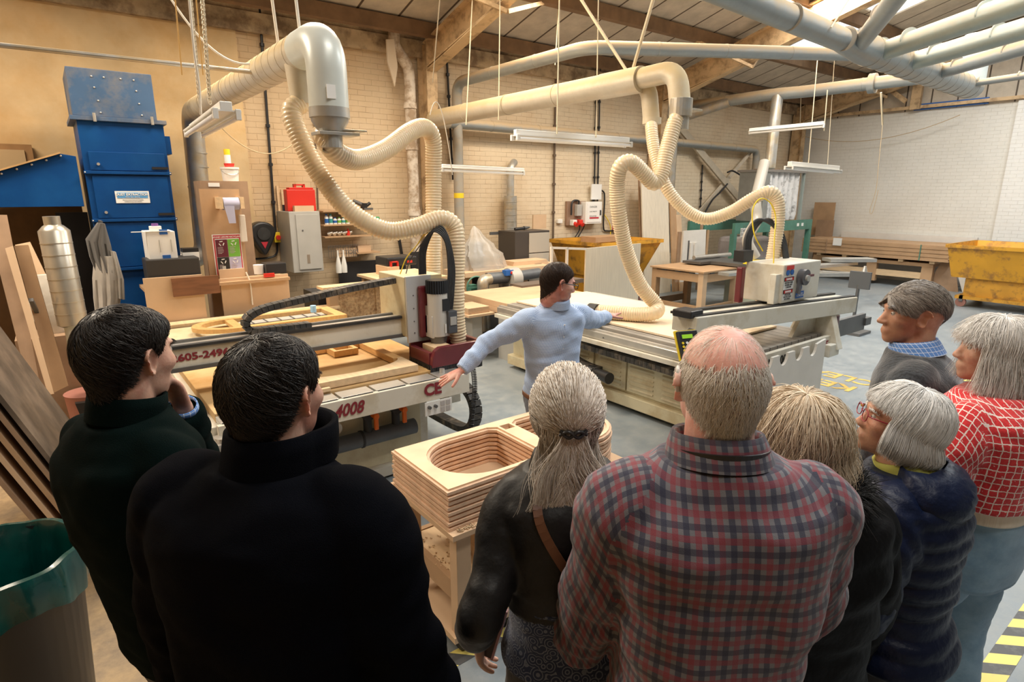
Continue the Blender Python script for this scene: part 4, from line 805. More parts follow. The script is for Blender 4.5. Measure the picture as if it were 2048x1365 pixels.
# dark big boards near (tops cut by the frame)
for k,(bx,m,l) in enumerate(((.02,DKWOOD,'wide dark stained board leaning at the left edge, front-most face'),(-.03,MDFD,'brown board edge just left of the dark stained board'),(-.09,MDF,'mid brown board leaning second left of the dark board'),(-.15,MDFL,'pale board leaning between the dark left boards'),(-.22,MDFD,'outermost brown board at the left edge'))):
    board((bx-.02*k*0,3.95+.0*k,.03),(bx-.62,3.95,1.72),None,(.02,1.25,0),-.022,m,l,group=gl)
board((-.34,3.2,.0),(-.78,3.2,.9),None,(.0,.35,0),-.02,WHITEB,'white faced board end at the left edge behind the bin','leaning_board',gl)
board((-.20,1.84,.0),(-.56,1.84,1.05),None,(.0,.18,0),-.02,MDF,'brown board edge crossing the bottom left corner','leaning_board',gl)
solo(MB().box(-.12,.16,3.90,4.0,0,.10),'timber_bearer',MDF,'front wooden bearer under the dark leaning boards','bearer','bearers under the boards'); solo(MB().box(-.12,.16,4.95,5.05,0,.10),'timber_bearer',MDF,'rear wooden bearer under the dark leaning boards','bearer','bearers under the boards')
# narrow offcuts leaning further back
def qboard(bl,br,tr,tl,yb,yt,th,m,name,label,cat,group):
    P=[at(*bl,y=yb),at(*br,y=yb),at(*tr,y=yt),at(*tl,y=yt)]; n=(P[1]-P[0]).cross(P[3]-P[0]).normalized()*-th; V=P+[p+n for p in P]
    return solo(MB().add(V,[(0,3,2,1),(4,5,6,7),(0,1,5,4),(1,2,6,5),(2,3,7,6),(3,0,4,7)]),name,m,label,cat,group)
g4='offcuts leaning by the silencer'
qboard((96,790),(108,788),(26,492),(10,497),5.9,6.3,.03,MDFL,'leaning_offcut','tall pale strip leaning left of the silencer, leftmost','board',g4)
qboard((62,790),(84,790),(14,430),(-30,430),6.0,6.5,.03,MDFD,'leaning_offcut','brown board at the left edge behind the strips','board',g4)
qboard((108,786),(136,772),(56,490),(28,492),6.2,6.5,.03,MDF,'leaning_offcut','wide slotted brown board leaning left of the silencer','board',g4)
qboard((128,700),(160,690),(60,484),(30,490),6.9,7.2,.03,MDFL,'leaning_offcut','rear pale board behind the slotted board','board',g4)
a=at(134,690,y=6.2); solo(MB().bar(at(130,745,z=.3),at(62,600,y=6.2),.03,.03),'steel_tube',STEELD,'thin grey tube leaning against the slotted board','tube')
# silencer with fan
sy_=6.35; A=at(108,462,y=sy_); B=at(146,648,y=sy_); C_=at(160,735,y=sy_-.05)
t=thing('silencer_duct',(C_.x,sy_,0),'stubby galvanised spiral silencer with narrow neck leaning beside the leaning offcuts','silencer')
mb=MB(); ax=(A-B).normalized(); mb.tube([B-ax*.0,B,A,A+ax*.04,A+ax*.05,A+ax*.12],[.07,.112,.112,.075,.06,.06],32)
for k in range(1,8): c=B.lerp(A,k/8); mb.cyl(c-ax*.004,c+ax*.004,.1145,seg=32)
mb.build('silencer_body',mat('bright_galvanised',(.55,.52,.45),.32,.75,var=.1,vscale=5),t,smooth=True)
mb=MB(); duct(mb,[B+ax*.02,B-ax*.16,C_,C_+Vector((.28,-.1,-.02))],.07,22,fillet=.1); mb.build('bend_pipe',DUCT_W,t,smooth=True)
f0=at(193,742,y=6.3); mb=MB(); mb.cyl(f0,f0+Vector((.12,.05,0)),.17,seg=30); mb.build('fan_housing',GREYP,t,smooth=True); mb=MB()
for k in range(36): a=2*math.pi*k/36; mb.bar(f0+Vector((-.008,-.012,0))+Vector((0,.05*math.cos(a),.05*math.sin(a))),f0+Vector((-.008,-.012,0))+Vector((0,.165*math.cos(a),.165*math.sin(a))),.006,.012)
mb.build('fan_grille',ALU,t)
solo(MB().prism([(C_.x-.02,.0),(C_.x+.2,.0),(C_.x+.18,.32),(C_.x-.08,.34)],6.1,6.16,'y'),'dark_sheet',BLK,'small dark panel standing below the silencer bend','panel')
solo(MB().lathe((at(178,785,z=.3).x,at(178,785,z=.3).y,0),[(0,0),(.17,0),(.19,.30),(.195,.31),(0,.32)],32),'pink_drum',mat('pink_lid',(.46,.20,.16),.6,var=.1),'pink-lidded round drum on the floor behind the chin-holding man','drum',smooth=True)
SACK=mat('white_sack',(.66,.62,.55),.6,var=.1,bump=.5,bscale=12)
a=at(95,575,y=6.9); mb=MB(); rr=[]
for i in range(9):
    t_=i/8; r_=.15*math.sin(math.pi*(.12+.80*t_))**.5; rr.append([Vector((a.x+(r_*1.0+.014*math.sin(k*1.9+i))*math.cos(2*math.pi*k/24),6.95+(r_*.6)*math.sin(2*math.pi*k/24),.82+.55*t_)) for k in range(24)])
solo(mb.loft(rr),'white_sack',SACK,'crumpled white sack behind the silencer','sack',smooth=True)
solo(MB().box(a.x-.3,a.x+.35,6.75,7.2,0,.82),'sack_crate',MDFD,'brown crate carrying the white sack','crate')
for k in range(3): solo(MB().tube(crv([at(60-10*k,880+18*k,z=.01),at(100,885+16*k,z=.012),at(150,880+12*k,z=.012),at(230,900+8*k,z=.01)],6),.009,8),'floor_cable',BLKR,['upper','middle','lower'][k]+' dusty cable curling over the sawdust floor at the left','cable','cables on the sawdust floor',smooth=True)
a=at(62,748,z=.35); solo(MB().prism([(a.x-.1,0),(a.x+.14,0),(a.x+.12,.42),(a.x+.04,.52),(a.x-.08,.46)],a.y,a.y+.3,'y'),'foam_offcut',mat('dusty_foam',(.34,.30,.22),.9,bump=.6,bscale=18),'ragged dusty block beside the dark leaning boards','offcut')
# plywood frames stored high at the left
a=at(-40,285,y=8.6); b=at(78,372,y=8.6)
t=thing('framed_board',(0,8.7,b.z),'brown framed wooden panel high up at the left behind the blue hopper','panel')
MB().box(a.x,b.x,8.66,8.74,b.z-.2,a.z).build('panel_frame',mat('brown_ply2',(.30,.16,.06),.7,var=.15),t); c=at(48,300,y=8.6); MB().box(a.x,c.x,8.63,8.66,b.z,c.z).build('inset',mat('tan_inset',(.48,.33,.17),.7),t)
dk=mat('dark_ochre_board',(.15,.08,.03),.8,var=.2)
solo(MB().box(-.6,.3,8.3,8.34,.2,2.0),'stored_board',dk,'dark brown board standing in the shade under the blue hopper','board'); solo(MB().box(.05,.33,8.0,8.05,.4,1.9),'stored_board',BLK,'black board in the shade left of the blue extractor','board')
# ================================================================ BLUE EXTRACTOR
t=thing('dust_extractor',(.75,7.9,0),'tall blue dust extraction cabinet with rounded bolts and white maker label','dust extractor')
x0,x1,y0,y1=.34,1.08,7.4,8.2
MB().box(x0,x1,y0,y1,.0,2.80).build('cabinet_body',BLUE,t,bevel=.006)
MB().box(x0-.02,x1-.05,y0-.005,y1,2.83,3.27).build('top_section',BLUEF,t,bevel=.006)
MB().box(x0-.05,x1+.03,y0-.03,y1,2.79,2.83).build('flange',BLUEF,t,bevel=.003)
for z0,z1,n in ((2.32,2.50,'door'),(1.85,2.27,'door'),(1.35,1.80,'door')):
    d=MB().box(x0+.05,x1-.03,y0-.018,y0,z0,z1).build(n,BLUE,t,bevel=.004); MB().box(x1-.16,x1-.01,y0-.03,y0-.015,z0+.02,z0+.045).build('hinge',BLK,d); MB().cyl((x0+.12,y0-.018,z0+.06),(x0+.12,y0-.045,z0+.06),.014,seg=12).build('knob',ALU,d,smooth=True)
for z in (2.30,1.83,1.33): MB().box(x0-.01,x1+.01,y0-.035,y0,z-.015,z+.015).build('band',BLUE,t,bevel=.003)
for x_,z in [(.52,3.2),(.62,3.2),(.76,3.2),(.87,3.2),(.53,3.1),(.545,2.98),(.55,2.87),(.88,3.1),(.89,2.98),(.90,2.87),(x0,2.30),(x1,2.30),(x0,1.83),(x1,1.83)]: MB().sphere((x_,y0-.03 if z<2.5 else y0-.006,z),.009,10).build('bolt',ALU,t,smooth=True)
for x_ in (.49,.98): MB().cyl((x_,y0-.04,2.78),(x_,y0-.04,2.86),.014,seg=10).build('clamp',ALU,t,smooth=True)
MB().box(x1,x1+.05,y0+.02,y0+.3,2.5,2.68).build('side_box',BLUE,t)
lb=MB().box(.56,.86,y0-.024,y0-.018,2.0,2.12).build('maker_label',PAPER,t); MB().box(.575,.845,y0-.027,y0-.024,2.05,2.105).build('label_band',mat('light_blue_print',(.10,.32,.62),.5),lb)
text('DUST EXTRACTION',.032,(.71,y0-.029,2.085),(1,0,0),(0,0,1),PAPER,lb,align='CENTER',bold=.001); text('filters  fans  ducting',.016,(.71,y0-.029,2.06),(1,0,0),(0,0,1),PAPER,lb,align='CENTER'); text('Sales and servicing of dust control equipment',.010,(.71,y0-.026,2.032),(1,0,0),(0,0,1),BLK,lb,align='CENTER'); text('Installation and duct work undertaken',.010,(.71,y0-.026,2.015),(1,0,0),(0,0,1),BLK,lb,align='CENTER')
t=thing('inlet_hopper',(-.1,7.7,1.96),'blue wedge-shaped inlet hopper bolted to the left of the extractor','hopper')
MB().prism([(-1.2,1.97),(.29,1.97),(.29,2.45),(.17,2.47)],7.42,8.1,'y').build('hopper_body',BLUE,t,bevel=.003)
MB().prism([(-1.2,1.975),(-1.2,1.99),(.17,2.485),(.17,2.47)],7.38,8.12,'y').build('sloping_lid',mat('dusty_lid',(.46,.28,.12),.8,var=.15),t)
for k in range(11): f=k/10; MB().sphere((-1.0+1.17*f,7.41,2.01+.44*f),.011,10).build('bolt',ALU,t,smooth=True)
# ================================================================ GARMENT ON ITS HOOK
CL=mat('grey_fleece',(.40,.37,.33),.95,var=.12,vscale=7,sheen=.4); CLD=mat('dark_fleece_hood',(.09,.085,.08),.95,sheen=.3)
gy=7.0; G=lambda px,py: at(px,py,y=gy)
t=thing('hanging_jacket',G(203,445),'grey jacket with dark shoulders hanging in front of the blue extractor','jacket')
def drape(pl,pr,y,th,m,name,par,fold=.02,n=14):
    rows=[]
    for i in range(len(pl)):
        a=pl[i];b=pr[i]; row=[a.lerp(b,k/n)+Vector((0,-th*math.sin(math.pi*k/n)-fold*math.sin(k*1.7+i*.5)*min(1,i/2),0)) for k in range(n+1)]
        back=[p+Vector((0,.05+th*1.2,0)) for p in row[::-1]]; rows.append(row+back)
    return MB().loft(rows).build(name,m,par,smooth=True)
drape([G(196,446),G(172,480),G(180,515),G(192,545)],[G(210,448),G(222,490),G(228,520),G(232,545)],gy,.06,CLD,'dark_shoulder_panel',t)
drape([G(190,512),G(186,560),G(188,600),G(194,648)],[G(234,512),G(242,560),G(244,590),G(232,648)],gy,.07,CL,'grey_body',t)
drape([G(216,500),G(222,545),G(224,592)],[G(232,505),G(248,560),G(250,600)],gy-.06,.05,CL,'empty_sleeve',t)
solo(MB().bar((G(203,440).x,gy+.05,G(203,445).z),(G(203,440).x,gy+.45,G(203,445).z),.02,.02),'coat_hook',STEELD,'steel hook arm holding the hanging jacket','hook')
# ================================================================ WORKSTATION WITH POSTERS
t=thing('workstation',(1.4,6.95,0),'tan board workstation with tall back panel behind the oval frame','workstation')
py_=7.05; a=at(398,378,y=py_); b=at(492,545,y=py_)
MB().box(a.x,b.x+.02,py_,py_+.03,.2,a.z).build('back_panel',MDF,t)
a=at(286,560,y=6.62); b=at(402,640,y=6.62); MB().box(at(286,560,y=6.62).x,at(405,560,y=6.62).x,6.62,6.65,.3,at(286,558,y=6.62).z).build('front_panel',MDFL,t)
c=at(576,548,y=6.72); MB().box(at(440,560,y=6.72).x,c.x,6.72,6.75,.3,c.z).build('side_panel',MDFL,t); MB().box(at(286,560,y=6.62).x,c.x,6.66,7.04,c.z-.06,c.z-.03).build('desk_top',MDF,t)
MB().box(at(343,560,y=6.59).x,at(438,560,y=6.59).x,6.59,6.62,at(343,595,y=6.59).z,at(343,558,y=6.59).z).build('brown_rail',BROWNW,t)
c0=at(437,540,y=7.0);c1=at(490,556,y=7.0); MB().box(c0.x,c1.x,6.98,7.02,c1.z,c0.z).build('ledge_strip',MDFL,t)
MB().tube(crv([at(492,545,y=6.7),at(500,565,y=6.7),at(503,590,y=6.7),at(505,610,y=6.7)],6),.008,8).build('white_flex',WHROD,t,smooth=True)
a=at(424,470,y=7.02); b=at(486,551,y=7.02); b.x=at(490,551,y=7.02).x
t=thing('recycling_poster',(a.x,7.03,b.z),'red-bordered recycling poster with four coloured panels on the tan board','poster')
MB().box(a.x,b.x,7.03,7.045,b.z,a.z).build('sheet',PAPER,t); W_=b.x-a.x; Hh=a.z-b.z
MB().box(a.x+.008,b.x-.008,7.026,7.03,b.z+.008,a.z-.008).build('red_border',REDP,t)
MB().box(a.x+.02,b.x-.02,7.022,7.026,b.z+.02,a.z-.045).build('inner_sheet',PAPER,t)
text('SOUND LEISURE RECYCLING',.022,((a.x+b.x)/2,7.02,a.z-.028),(1,0,0),(0,0,1),PAPER,t,align='CENTER',bold=.0006)
qw=(W_-.05)/2; qh=(Hh-.08)/2
for i,(m) in enumerate((MARP,GREENP,BLK,LILAC)):
    qx=a.x+.023+(i%2)*(qw+.004); qz=b.z+.022+(1-i//2)*(qh+.004); q_=MB().box(qx,qx+qw,7.018,7.022,qz,qz+qh).build('coloured_panel',m,t)
    for s in range(3):
        aa=2*math.pi*s/3+math.pi/2; cc=Vector((qx+qw*.5,7.016,qz+qh*.78)); p0=cc+Vector((.026*math.cos(aa+.75),0,.026*math.sin(aa+.75))); p1=cc+Vector((.026*math.cos(aa-.5),0,.026*math.sin(aa-.5))); mb=MB().bar(p0,p1,.003,.009,up=(0,0,1) if abs((p1-p0).normalized().z)<.9 else (1,0,0)); mb.build('recycling_mark',PAPER,q_)
    for k in range(6): MB().box(qx+.015,qx+.015+qw*random.uniform(.3,.55),7.016,7.018,qz+qh*(.55-.07*k),qz+qh*(.55-.07*k)+.004).build('text_line',mat('faint_print',(.5,.42,.42)),q_)
    if i==2: MB().box(qx+qw*.35,qx+qw*.65,7.015,7.018,qz+.01,qz+qh*.5).build('bottle_picture',GREYC,q_,bevel=.01)
# paper roll
t=thing('paper_roll_holder',at(458,415,y=7.0),'lilac paper roll on a wooden holder fixed to the tan board','paper roll')
r0=at(445,408,y=6.92); r1=at(477,408,y=6.92); MB().cyl(r0,Vector((r1.x,6.92,r0.z)),.065,seg=28).build('paper_roll',mat('lilac_paper',(.42,.42,.56),.85,var=.03),t,smooth=True)
for x_ in (r0.x-.045,r1.x+.005): MB().box(x_,x_+.04,6.86,7.05,r0.z-.05,r0.z+.07).build('bracket',PINE,t)
MB().prism([(r0.x+.0,r0.z-.02),(r1.x-.06,r0.z-.02),(r1.x-.06,r0.z-.2),(r0.x+.03,r0.z-.2)],6.853,6.857,'y').build('loose_sheet',mat('lilac_paper'),t)
a=at(478,430,y=6.98); b=at(496,484,y=6.98); solo(MB().box(a.x,b.x,6.98,7.03,b.z,a.z),'clear_packet',mat('clear_packet',(.72,.66,.58),.3,alpha=.75),'clear plastic packet pinned right of the paper roll','packet',bevel=.01)
# tub and can on top of cabinet behind
t=thing('stored_box',(at(400,375,y=7.3).x,7.3,0),'brown boards and box standing behind the tan panel, under the white tub','box')
a=at(392,366,y=7.35); b=at(487,378,y=7.35); MB().box(a.x,b.x,7.15,7.5,.0,b.z+.08).build('box_body',MDFD,t); MB().box(a.x+.08,a.x+.19,7.145,7.15,b.z+.02,b.z+.06).build('box_label',PAPER,t)
zt=b.z+.08; c=at(463,372,y=7.3)
t=thing('white_tub',(c.x,7.3,zt),'white plastic tub with a wire handle on the brown box','tub'); MB().lathe((c.x,7.3,zt),[(0,0),(.08,0),(.09,.13),(.097,.13),(.097,.15),(0,.15)],28).build('tub_body',WHT,t,smooth=True); MB().tube([(c.x+.092*math.cos(a_),7.3-.09*math.sin(a_)-.004,zt+.12-.05*math.sin(a_)) for a_ in [math.pi*k/14 for k in range(15)]],.003,6).build('wire_handle',ALU,t,smooth=True)
t=thing('spray_can',(c.x,7.3,zt+.15),'yellow-capped can in a red holder on the white tub','spray can'); MB().cyl((c.x,7.3,zt+.15),(c.x,7.3,zt+.19),.045,.055,seg=22).build('red_holder',RED,t,smooth=True); MB().cyl((c.x-.01,7.3,zt+.19),(c.x-.01,7.3,zt+.28),.032,seg=20).build('can_body',PAPER,t,smooth=True); MB().cyl((c.x-.01,7.3,zt+.28),(c.x-.01,7.3,zt+.34),.032,seg=20).build('cap',YELP,t,smooth=True)
# boxes on the workstation left
a=at(290,464,y=6.8); b=at(360,522,y=6.8); 
t=thing('white_carton',(a.x,6.8,b.z),'white carton with blue labels on the black case','carton'); MB().box(a.x,b.x-.02,6.75,7.1,b.z-.02,a.z).build('carton_body',PAPER,t,bevel=.004)
for dz in (.04,.29): MB().box((a.x+b.x)/2-.02,(a.x+b.x)/2+.05,6.745,6.75,b.z+dz-.02,b.z+dz+.03).build('blue_label',BLUEM,t)
for dx in (.1,.2): MB().box(a.x+dx,a.x+dx+.006,6.745,6.75,b.z+.1,b.z+.22).build('crease',GREYC,t)
MB().box(a.x-.12,b.x-.06,6.74,6.77,a.z,a.z+.006).build('lid_flap',PAPER,t)
c=at(308,455,y=6.85); t=thing('small_tin',(c.x,6.85,a.z),'little purple-topped tin on the white carton','tin'); MB().box(c.x-.04,c.x+.06,6.82,6.9,a.z+.006,a.z+.05).build('tin_body',PAPER,t,bevel=.004); MB().cyl((c.x+.01,6.86,a.z+.05),(c.x+.01,6.86,a.z+.075),.03).build('tin_lid',mat('purple',(.22,.10,.34),.5),t,smooth=True)
c0=at(290,520,y=6.72); c1=at(403,562,y=6.72); solo(MB().box(c0.x,c1.x,6.68,7.0,c1.z,c0.z),'black_case',mat('black_case',(.035,.033,.032),.5),'long black case lying on the workstation desk','case',bevel=.01)
c0=at(363,497,y=6.95); c1=at(398,520,y=6.95); t=thing('small_carton',(c0.x,6.95,c1.z),'small cream carton with a black lid beside the white carton','carton'); MB().box(c0.x,c1.x,6.9,7.03,c1.z,c0.z-.04).build('carton_body',PAPER,t); MB().box(c0.x,c1.x,6.9,7.03,c0.z-.04,c0.z).build('carton_lid',BLK,t)
# things right of the workstation
c=at(545,533,y=6.9); t=thing('tool_box',(c.x,6.9,1.2),'small black toolbox with red and white tape on the workstation','toolbox'); a=at(528,527,y=6.85); b=at(570,545,y=6.85); MB().box(a.x,b.x,6.78,6.98,b.z,a.z).build('box_body',BLK,t,bevel=.008); MB().box(a.x-.05,a.x+.06,6.70,6.73,b.z-.02,b.z+.02).build('striped_tape',RED,t)
c=at(517,535,y=6.9); solo(MB().lathe((c.x,6.9,b.z),[(0,0),(.05,0),(.055,.1),(0,.1)],20),'small_tub',PAPER,'small white tub left of the black toolbox','tub',smooth=True)
# ================================================================ THINGS ON THE BACK WALL, LEFT BAY
hx=at(526,475,y=8.6); t=thing('cable_reel',(hx.x,8.7,hx.z),'black teardrop-shaped wall reel with a red triangle','reel')
P=[(hx.x+.17*math.sin(a_)*(1 if math.cos(a_)>0 else (1-.55*(-math.cos(a_)))),hx.z+(.15 if math.cos(a_)>0 else .30)*math.cos(a_)+.06) for a_ in [2*math.pi*k/36 for k in range(36)]]
MB().prism(P,8.55,8.76,'y').build('reel_case',BLK,t,bevel=.04); MB().cyl((hx.x,8.55,hx.z+.05),(hx.x,8.53,hx.z+.05),.085,seg=26).build('reel_hub',BLKR,t,smooth=True); MB().prism([(hx.x-.045,hx.z-.06),(hx.x+.045,hx.z-.06),(hx.x,hx.z-.15)],8.54,8.552,'y').build('red_triangle',REDP,t)
c=at(556,475,y=8.7); t=thing('isolator_switch',(c.x,8.7,c.z),'yellow isolator with a red knob beside the teardrop reel','switch'); MB().box(c.x-.055,c.x+.045,8.68,8.77,c.z-.07,c.z+.07).build('yellow_box',YELP,t,bevel=.008); MB().cyl((c.x-.005,8.68,c.z),(c.x-.005,8.65,c.z),.032,seg=18).build('red_knob',RED,t,smooth=True)
cable([(c.x,8.76,c.z-.07),(c.x-.02,8.76,c.z-.22),(c.x-.12,8.76,c.z-.28),(c.x-.45,8.76,c.z-.29)],.014,BLK,'black cable turning left under the yellow isolator','cable')
c=at(557,372,y=8.7); solo(MB().box(c.x-.02,c.x+.01,8.74,8.77,1.55,c.z),'wooden_rule',PINE,'thin wooden rule hanging on the wall left of the grey cabinet','rule'); solo(MB().box(c.x+.04,c.x+.07,8.74,8.77,1.6,c.z-.05),'wooden_rule',PINE,'second wooden rule nearer the grey cabinet','rule')
c=at(565,410,y=8.6); c2=at(573,530,y=8.6); solo(MB().box(c.x,c.x+.05,8.55,8.62,c2.z,c.z),'blue_straight_edge',mat('navy_bar',(.015,.03,.08),.5),'dark blue upright bar beside the grey cabinet','bar')
a=at(568,424,y=8.2); b=at(648,542,y=8.2)
t=thing('metal_cabinet',(a.x,8.4,b.z),'grey steel wall cabinet with one door','cabinet'); MB().box(a.x+.06,b.x,8.2,8.75,b.z,a.z).build('cabinet_body',GREYC,t,bevel=.006); d=MB().box(a.x+.14,b.x-.03,8.185,8.2,b.z+.04,a.z-.04).build('door',GREYC,t,bevel=.003); MB().cyl((a.x+.22,8.185,a.z-.25),(a.x+.22,8.178,a.z-.25),.01).build('lock',STEELD,d); MB().box(a.x+.25,a.x+.29,8.183,8.185,b.z+.12,b.z+.24).build('scuff_sticker',mat('brown_mark',(.25,.2,.15)),d)
a2=at(568,372,y=8.3); b2=at(630,418,y=8.3); zt=a.z
t=thing('red_case',((a2.x+b2.x)/2,8.4,zt),'bright red plastic tool case with a handle slot on the grey cabinet','case')
w2=b2.x-a2.x; x_=a.x+.09; h2=.36; MB().box(x_,x_+w2,8.32,8.46,zt+.001,zt+h2-.07).build('case_body',RED,t,bevel=.012); 
MB().box(x_+.04,x_+w2-.02,8.33,8.45,zt+h2-.07,zt+h2-.045).build('case_rim',RED,t,bevel=.006); MB().box(x_+.12,x_+w2-.12,8.36,8.42,zt+h2-.02,zt+h2).build('carry_handle',RED,t,bevel=.006)
for q in (x_+.12,x_+w2-.15): MB().box(q,q+.03,8.36,8.42,zt+h2-.05,zt+h2).build('handle_post',RED,t)
solo(MB().box(x_+.06,x_+.32,8.22,8.30,zt+.001,zt+.075),'small_carton',MDFL,'flat brown carton in front of the red case','carton')
# wall shelves with stock
def shelf(px0,px1,py,label,y=8.5):
    p=at(px0,py,y=y); q=at(px1,py,y=y); solo(MB().box(p.x,q.x,y,8.79,p.z-.02,p.z),'wall_shelf',MDF,label,'shelf','small shelves right of the grey cabinet'); return p.z
z1=shelf(646,745,422,'topmost small wall shelf with a power tool'); z2=shelf(648,722,450,'second small wall shelf with bottles'); z3=shelf(650,742,474,'third small wall shelf with metal parts'); z4=shelf(715,760,506,'short shelf under the drill rack')
def S(px,z,y=8.58): return at(px,400,y=y).x
cols=[BLUEM,mat('teal_bottle',(.05,.30,.30),.4),BLUEM,GREENP,mat('teal_bottle'),GREENP,WHT,PAPER]
nm=['blue-labelled bottle at the left end of the second shelf','teal-capped bottle second on the second shelf','blue bottle third on the second shelf','green-labelled bottle fourth on the second shelf','teal bottle fifth on the second shelf','green bottle sixth on the second shelf','white bottle seventh on the second shelf','plain white bottle at the right end of the second shelf']
for k in range(8):
    x_=S(650+8.5*k,z2); h_=.10 if k in(2,3,4) else .15; t=thing('bottle',(x_,8.58,z2),nm[k],'bottle','bottles on the second wall shelf'); MB().lathe((x_,8.58,z2),[(0,0),(.028,0),(.028,h_*.7),(.012,h_*.82),(.012,h_*.84)],14).build('bottle_body',WHT,t,smooth=True); MB().cyl((x_,8.58,z2+.02),(x_,8.58,z2+h_*.55),.0288,seg=14).build('label_wrap',cols[k],t,smooth=True); MB().cyl((x_,8.58,z2+h_*.84),(x_,8.58,z2+h_),.015,seg=12).build('cap',cols[k],t,smooth=True)
for k in range(5):
    x_=S(655+10*k,z3); solo(MB().sphere((x_,8.6,z3+.035),.035,10,(1,.8,1)).cyl((x_-.03,8.6,z3+.03),(x_+.04,8.58,z3+.05),.02),'metal_fitting',ALU,['left-end','second','middle','fourth','fifth'][k]+' shiny metal fitting on the third wall shelf','fitting','fittings on the third wall shelf',smooth=True)
x_=S(692,z3); t=thing('red_bottle',(x_,8.58,z3),'small red bottle on the third wall shelf','bottle'); MB().cyl((x_,8.58,z3),(x_,8.58,z3+.07),.025,seg=14).build('bottle_body',RED,t,smooth=True); MB().cyl((x_,8.58,z3+.07),(x_,8.58,z3+.1),.01,seg=10).build('cap',RED,t,smooth=True)
x_=S(728,z1); t=thing('angle_grinder',(x_,8.6,z1),'dark power tool lying on the topmost wall shelf','power tool'); MB().cyl((x_-.16,8.6,z1+.13),(x_+.02,8.6,z1+.06),.03,seg=14).build('tool_body',STEELD,t,smooth=True); MB().cyl((x_+.0,8.6,z1+.02),(x_+.0,8.6,z1+.1),.05,seg=16).build('gear_head',BLK,t,smooth=True); MB().box(x_-.02,x_+.12,8.54,8.66,z1,z1+.03).build('base_plate',STEELD,t); MB().cyl((x_+.04,8.6,z1+.06),(x_+.1,8.6,z1+.1),.025,seg=12).build('knob',BLK,t,smooth=True)
c=at(742,438,y=8.5); solo(MB().box(c.x-.12,c.x+.12,8.45,8.7,c.z-.04,c.z+.03),'green_tray',mat('green_tray',(.03,.32,.12),.4),'green plastic tray on the wall right of the shelves','tray',bevel=.01)
a=at(655,492,y=8.55); b=at(715,510,y=8.55); t=thing('wire_basket',(a.x,8.6,b.z),'wire basket holding a board lettered TOBS','basket'); mb=MB()
for k in range(13): xx=a.x+(b.x-a.x)*k/12; mb.box(xx-.002,xx+.002,8.52,8.525,b.z-.02,a.z)
for z in (b.z-.02,(a.z+b.z)/2,a.z-.02,a.z): mb.box(a.x,b.x,8.52,8.525,z-.002,z+.002)
mb.build('wire_front',STEELD,t); p_=MB().box(a.x+.12,b.x-.01,8.55,8.57,b.z-.02,a.z-.05).build('lettered_board',MDFL,t); text('TOBS',.09,(a.x+.24,8.518,(a.z+b.z)/2-.03),(1,0,0),(0,0,1),STEELD,p_)
for k,l in enumerate(('left white jug hanging from the wire basket','right white jug hanging from the wire basket')):
    x_=a.x+.12+.085*k; solo(MB().lathe((x_,8.485,b.z-.24),[(0,0),(.04,0),(.042,.1),(.025,.2),(.012,.26),(.012,.33)],16),'plastic_jug',WHT,l,'jug','white jugs on the wire basket',smooth=True)
a=at(718,495,y=8.55); b=at(745,508,y=8.55); solo(MB().box(a.x,b.x,8.6,8.79,b.z,a.z+.02),'drill_rack',MDFL,'small wooden drill rack right of the wire basket','rack')
# low wall boards, black sheet, benches behind the near machine
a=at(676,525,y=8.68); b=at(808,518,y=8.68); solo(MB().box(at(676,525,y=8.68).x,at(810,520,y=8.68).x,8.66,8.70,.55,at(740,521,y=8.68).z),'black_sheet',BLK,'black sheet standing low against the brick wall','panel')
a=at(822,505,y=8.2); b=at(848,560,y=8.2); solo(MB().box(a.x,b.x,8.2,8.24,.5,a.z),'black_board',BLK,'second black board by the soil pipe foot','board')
c=at(812,495,y=8.7); solo(MB().bar((c.x-.06,8.74,c.z-.12),(c.x-.1,8.74,c.z+.16),.04,.03),'black_strip',BLK,'short black strip fixed to the wall left of the soil pipe','strip')
t=thing('osb_bench',(2.9,6.9,0),'bench boxed in with OSB panels behind the near gantry','bench')
a=at(672,577,y=6.5); b=at(760,620,y=6.5); c=at(657,577,y=6.45)
MB().box(c.x,a.x,6.45,6.55,0,a.z).build('corner_post',MDF,t); MB().box(a.x,at(752,600,y=6.5).x,6.52,6.55,.5,a.z-.01).build('osb_panel',OSB,t); MB().box(at(752,600,y=6.5).x,at(820,600,y=6.5).x,6.5,6.54,.4,a.z).build('osb_side',OSB,t)
MB().box(at(640,570,y=6.5).x,3.05,6.42,6.62,a.z,a.z+.03).box(3.05,3.9,6.42,7.3,a.z,a.z+.03).build('bench_top',PINE,t)
for x_,y_ in ((3.1,7.2),(3.8,7.2),(3.8,6.6)): MB().box(x_,x_+.07,y_,y_+.07,0,a.z).build('leg',MDF,t)
zt=a.z+.03
a=at(765,545,y=7.0); b=at(812,530,y=7.0); t=thing('carry_case',(a.x,7.0,zt),'black tool case with a red handle on the OSB bench','tool case'); x_=at(762,545,y=7.0).x; MB().box(x_-.0,x_+.16,6.8,7.15,zt,zt+.12).build('packing_box',MDFL,t)
MB().box(x_+.02,x_+.44,6.85,7.2,zt+.121,zt+.23).build('case_body',BLK,t,bevel=.015); mb=MB(); mb.box(x_+.05,x_+.16,6.81,6.84,zt+.17,zt+.185); mb.box(x_+.05,x_+.07,6.81,6.85,zt+.12,zt+.185); mb.box(x_+.14,x_+.16,6.81,6.85,zt+.12,zt+.185); mb.build('red_handle',RED,t,bevel=.004); MB().box(x_+.3,x_+.37,6.845,6.85,zt+.15,zt+.18).build('red_badge',RED,t)
a=at(600,565,y=7.3); solo(MB().box(a.x,a.x+.75,6.7,7.2,.0,.97),'black_crate',BLK,'black crate in the shade left of the OSB bench','crate')
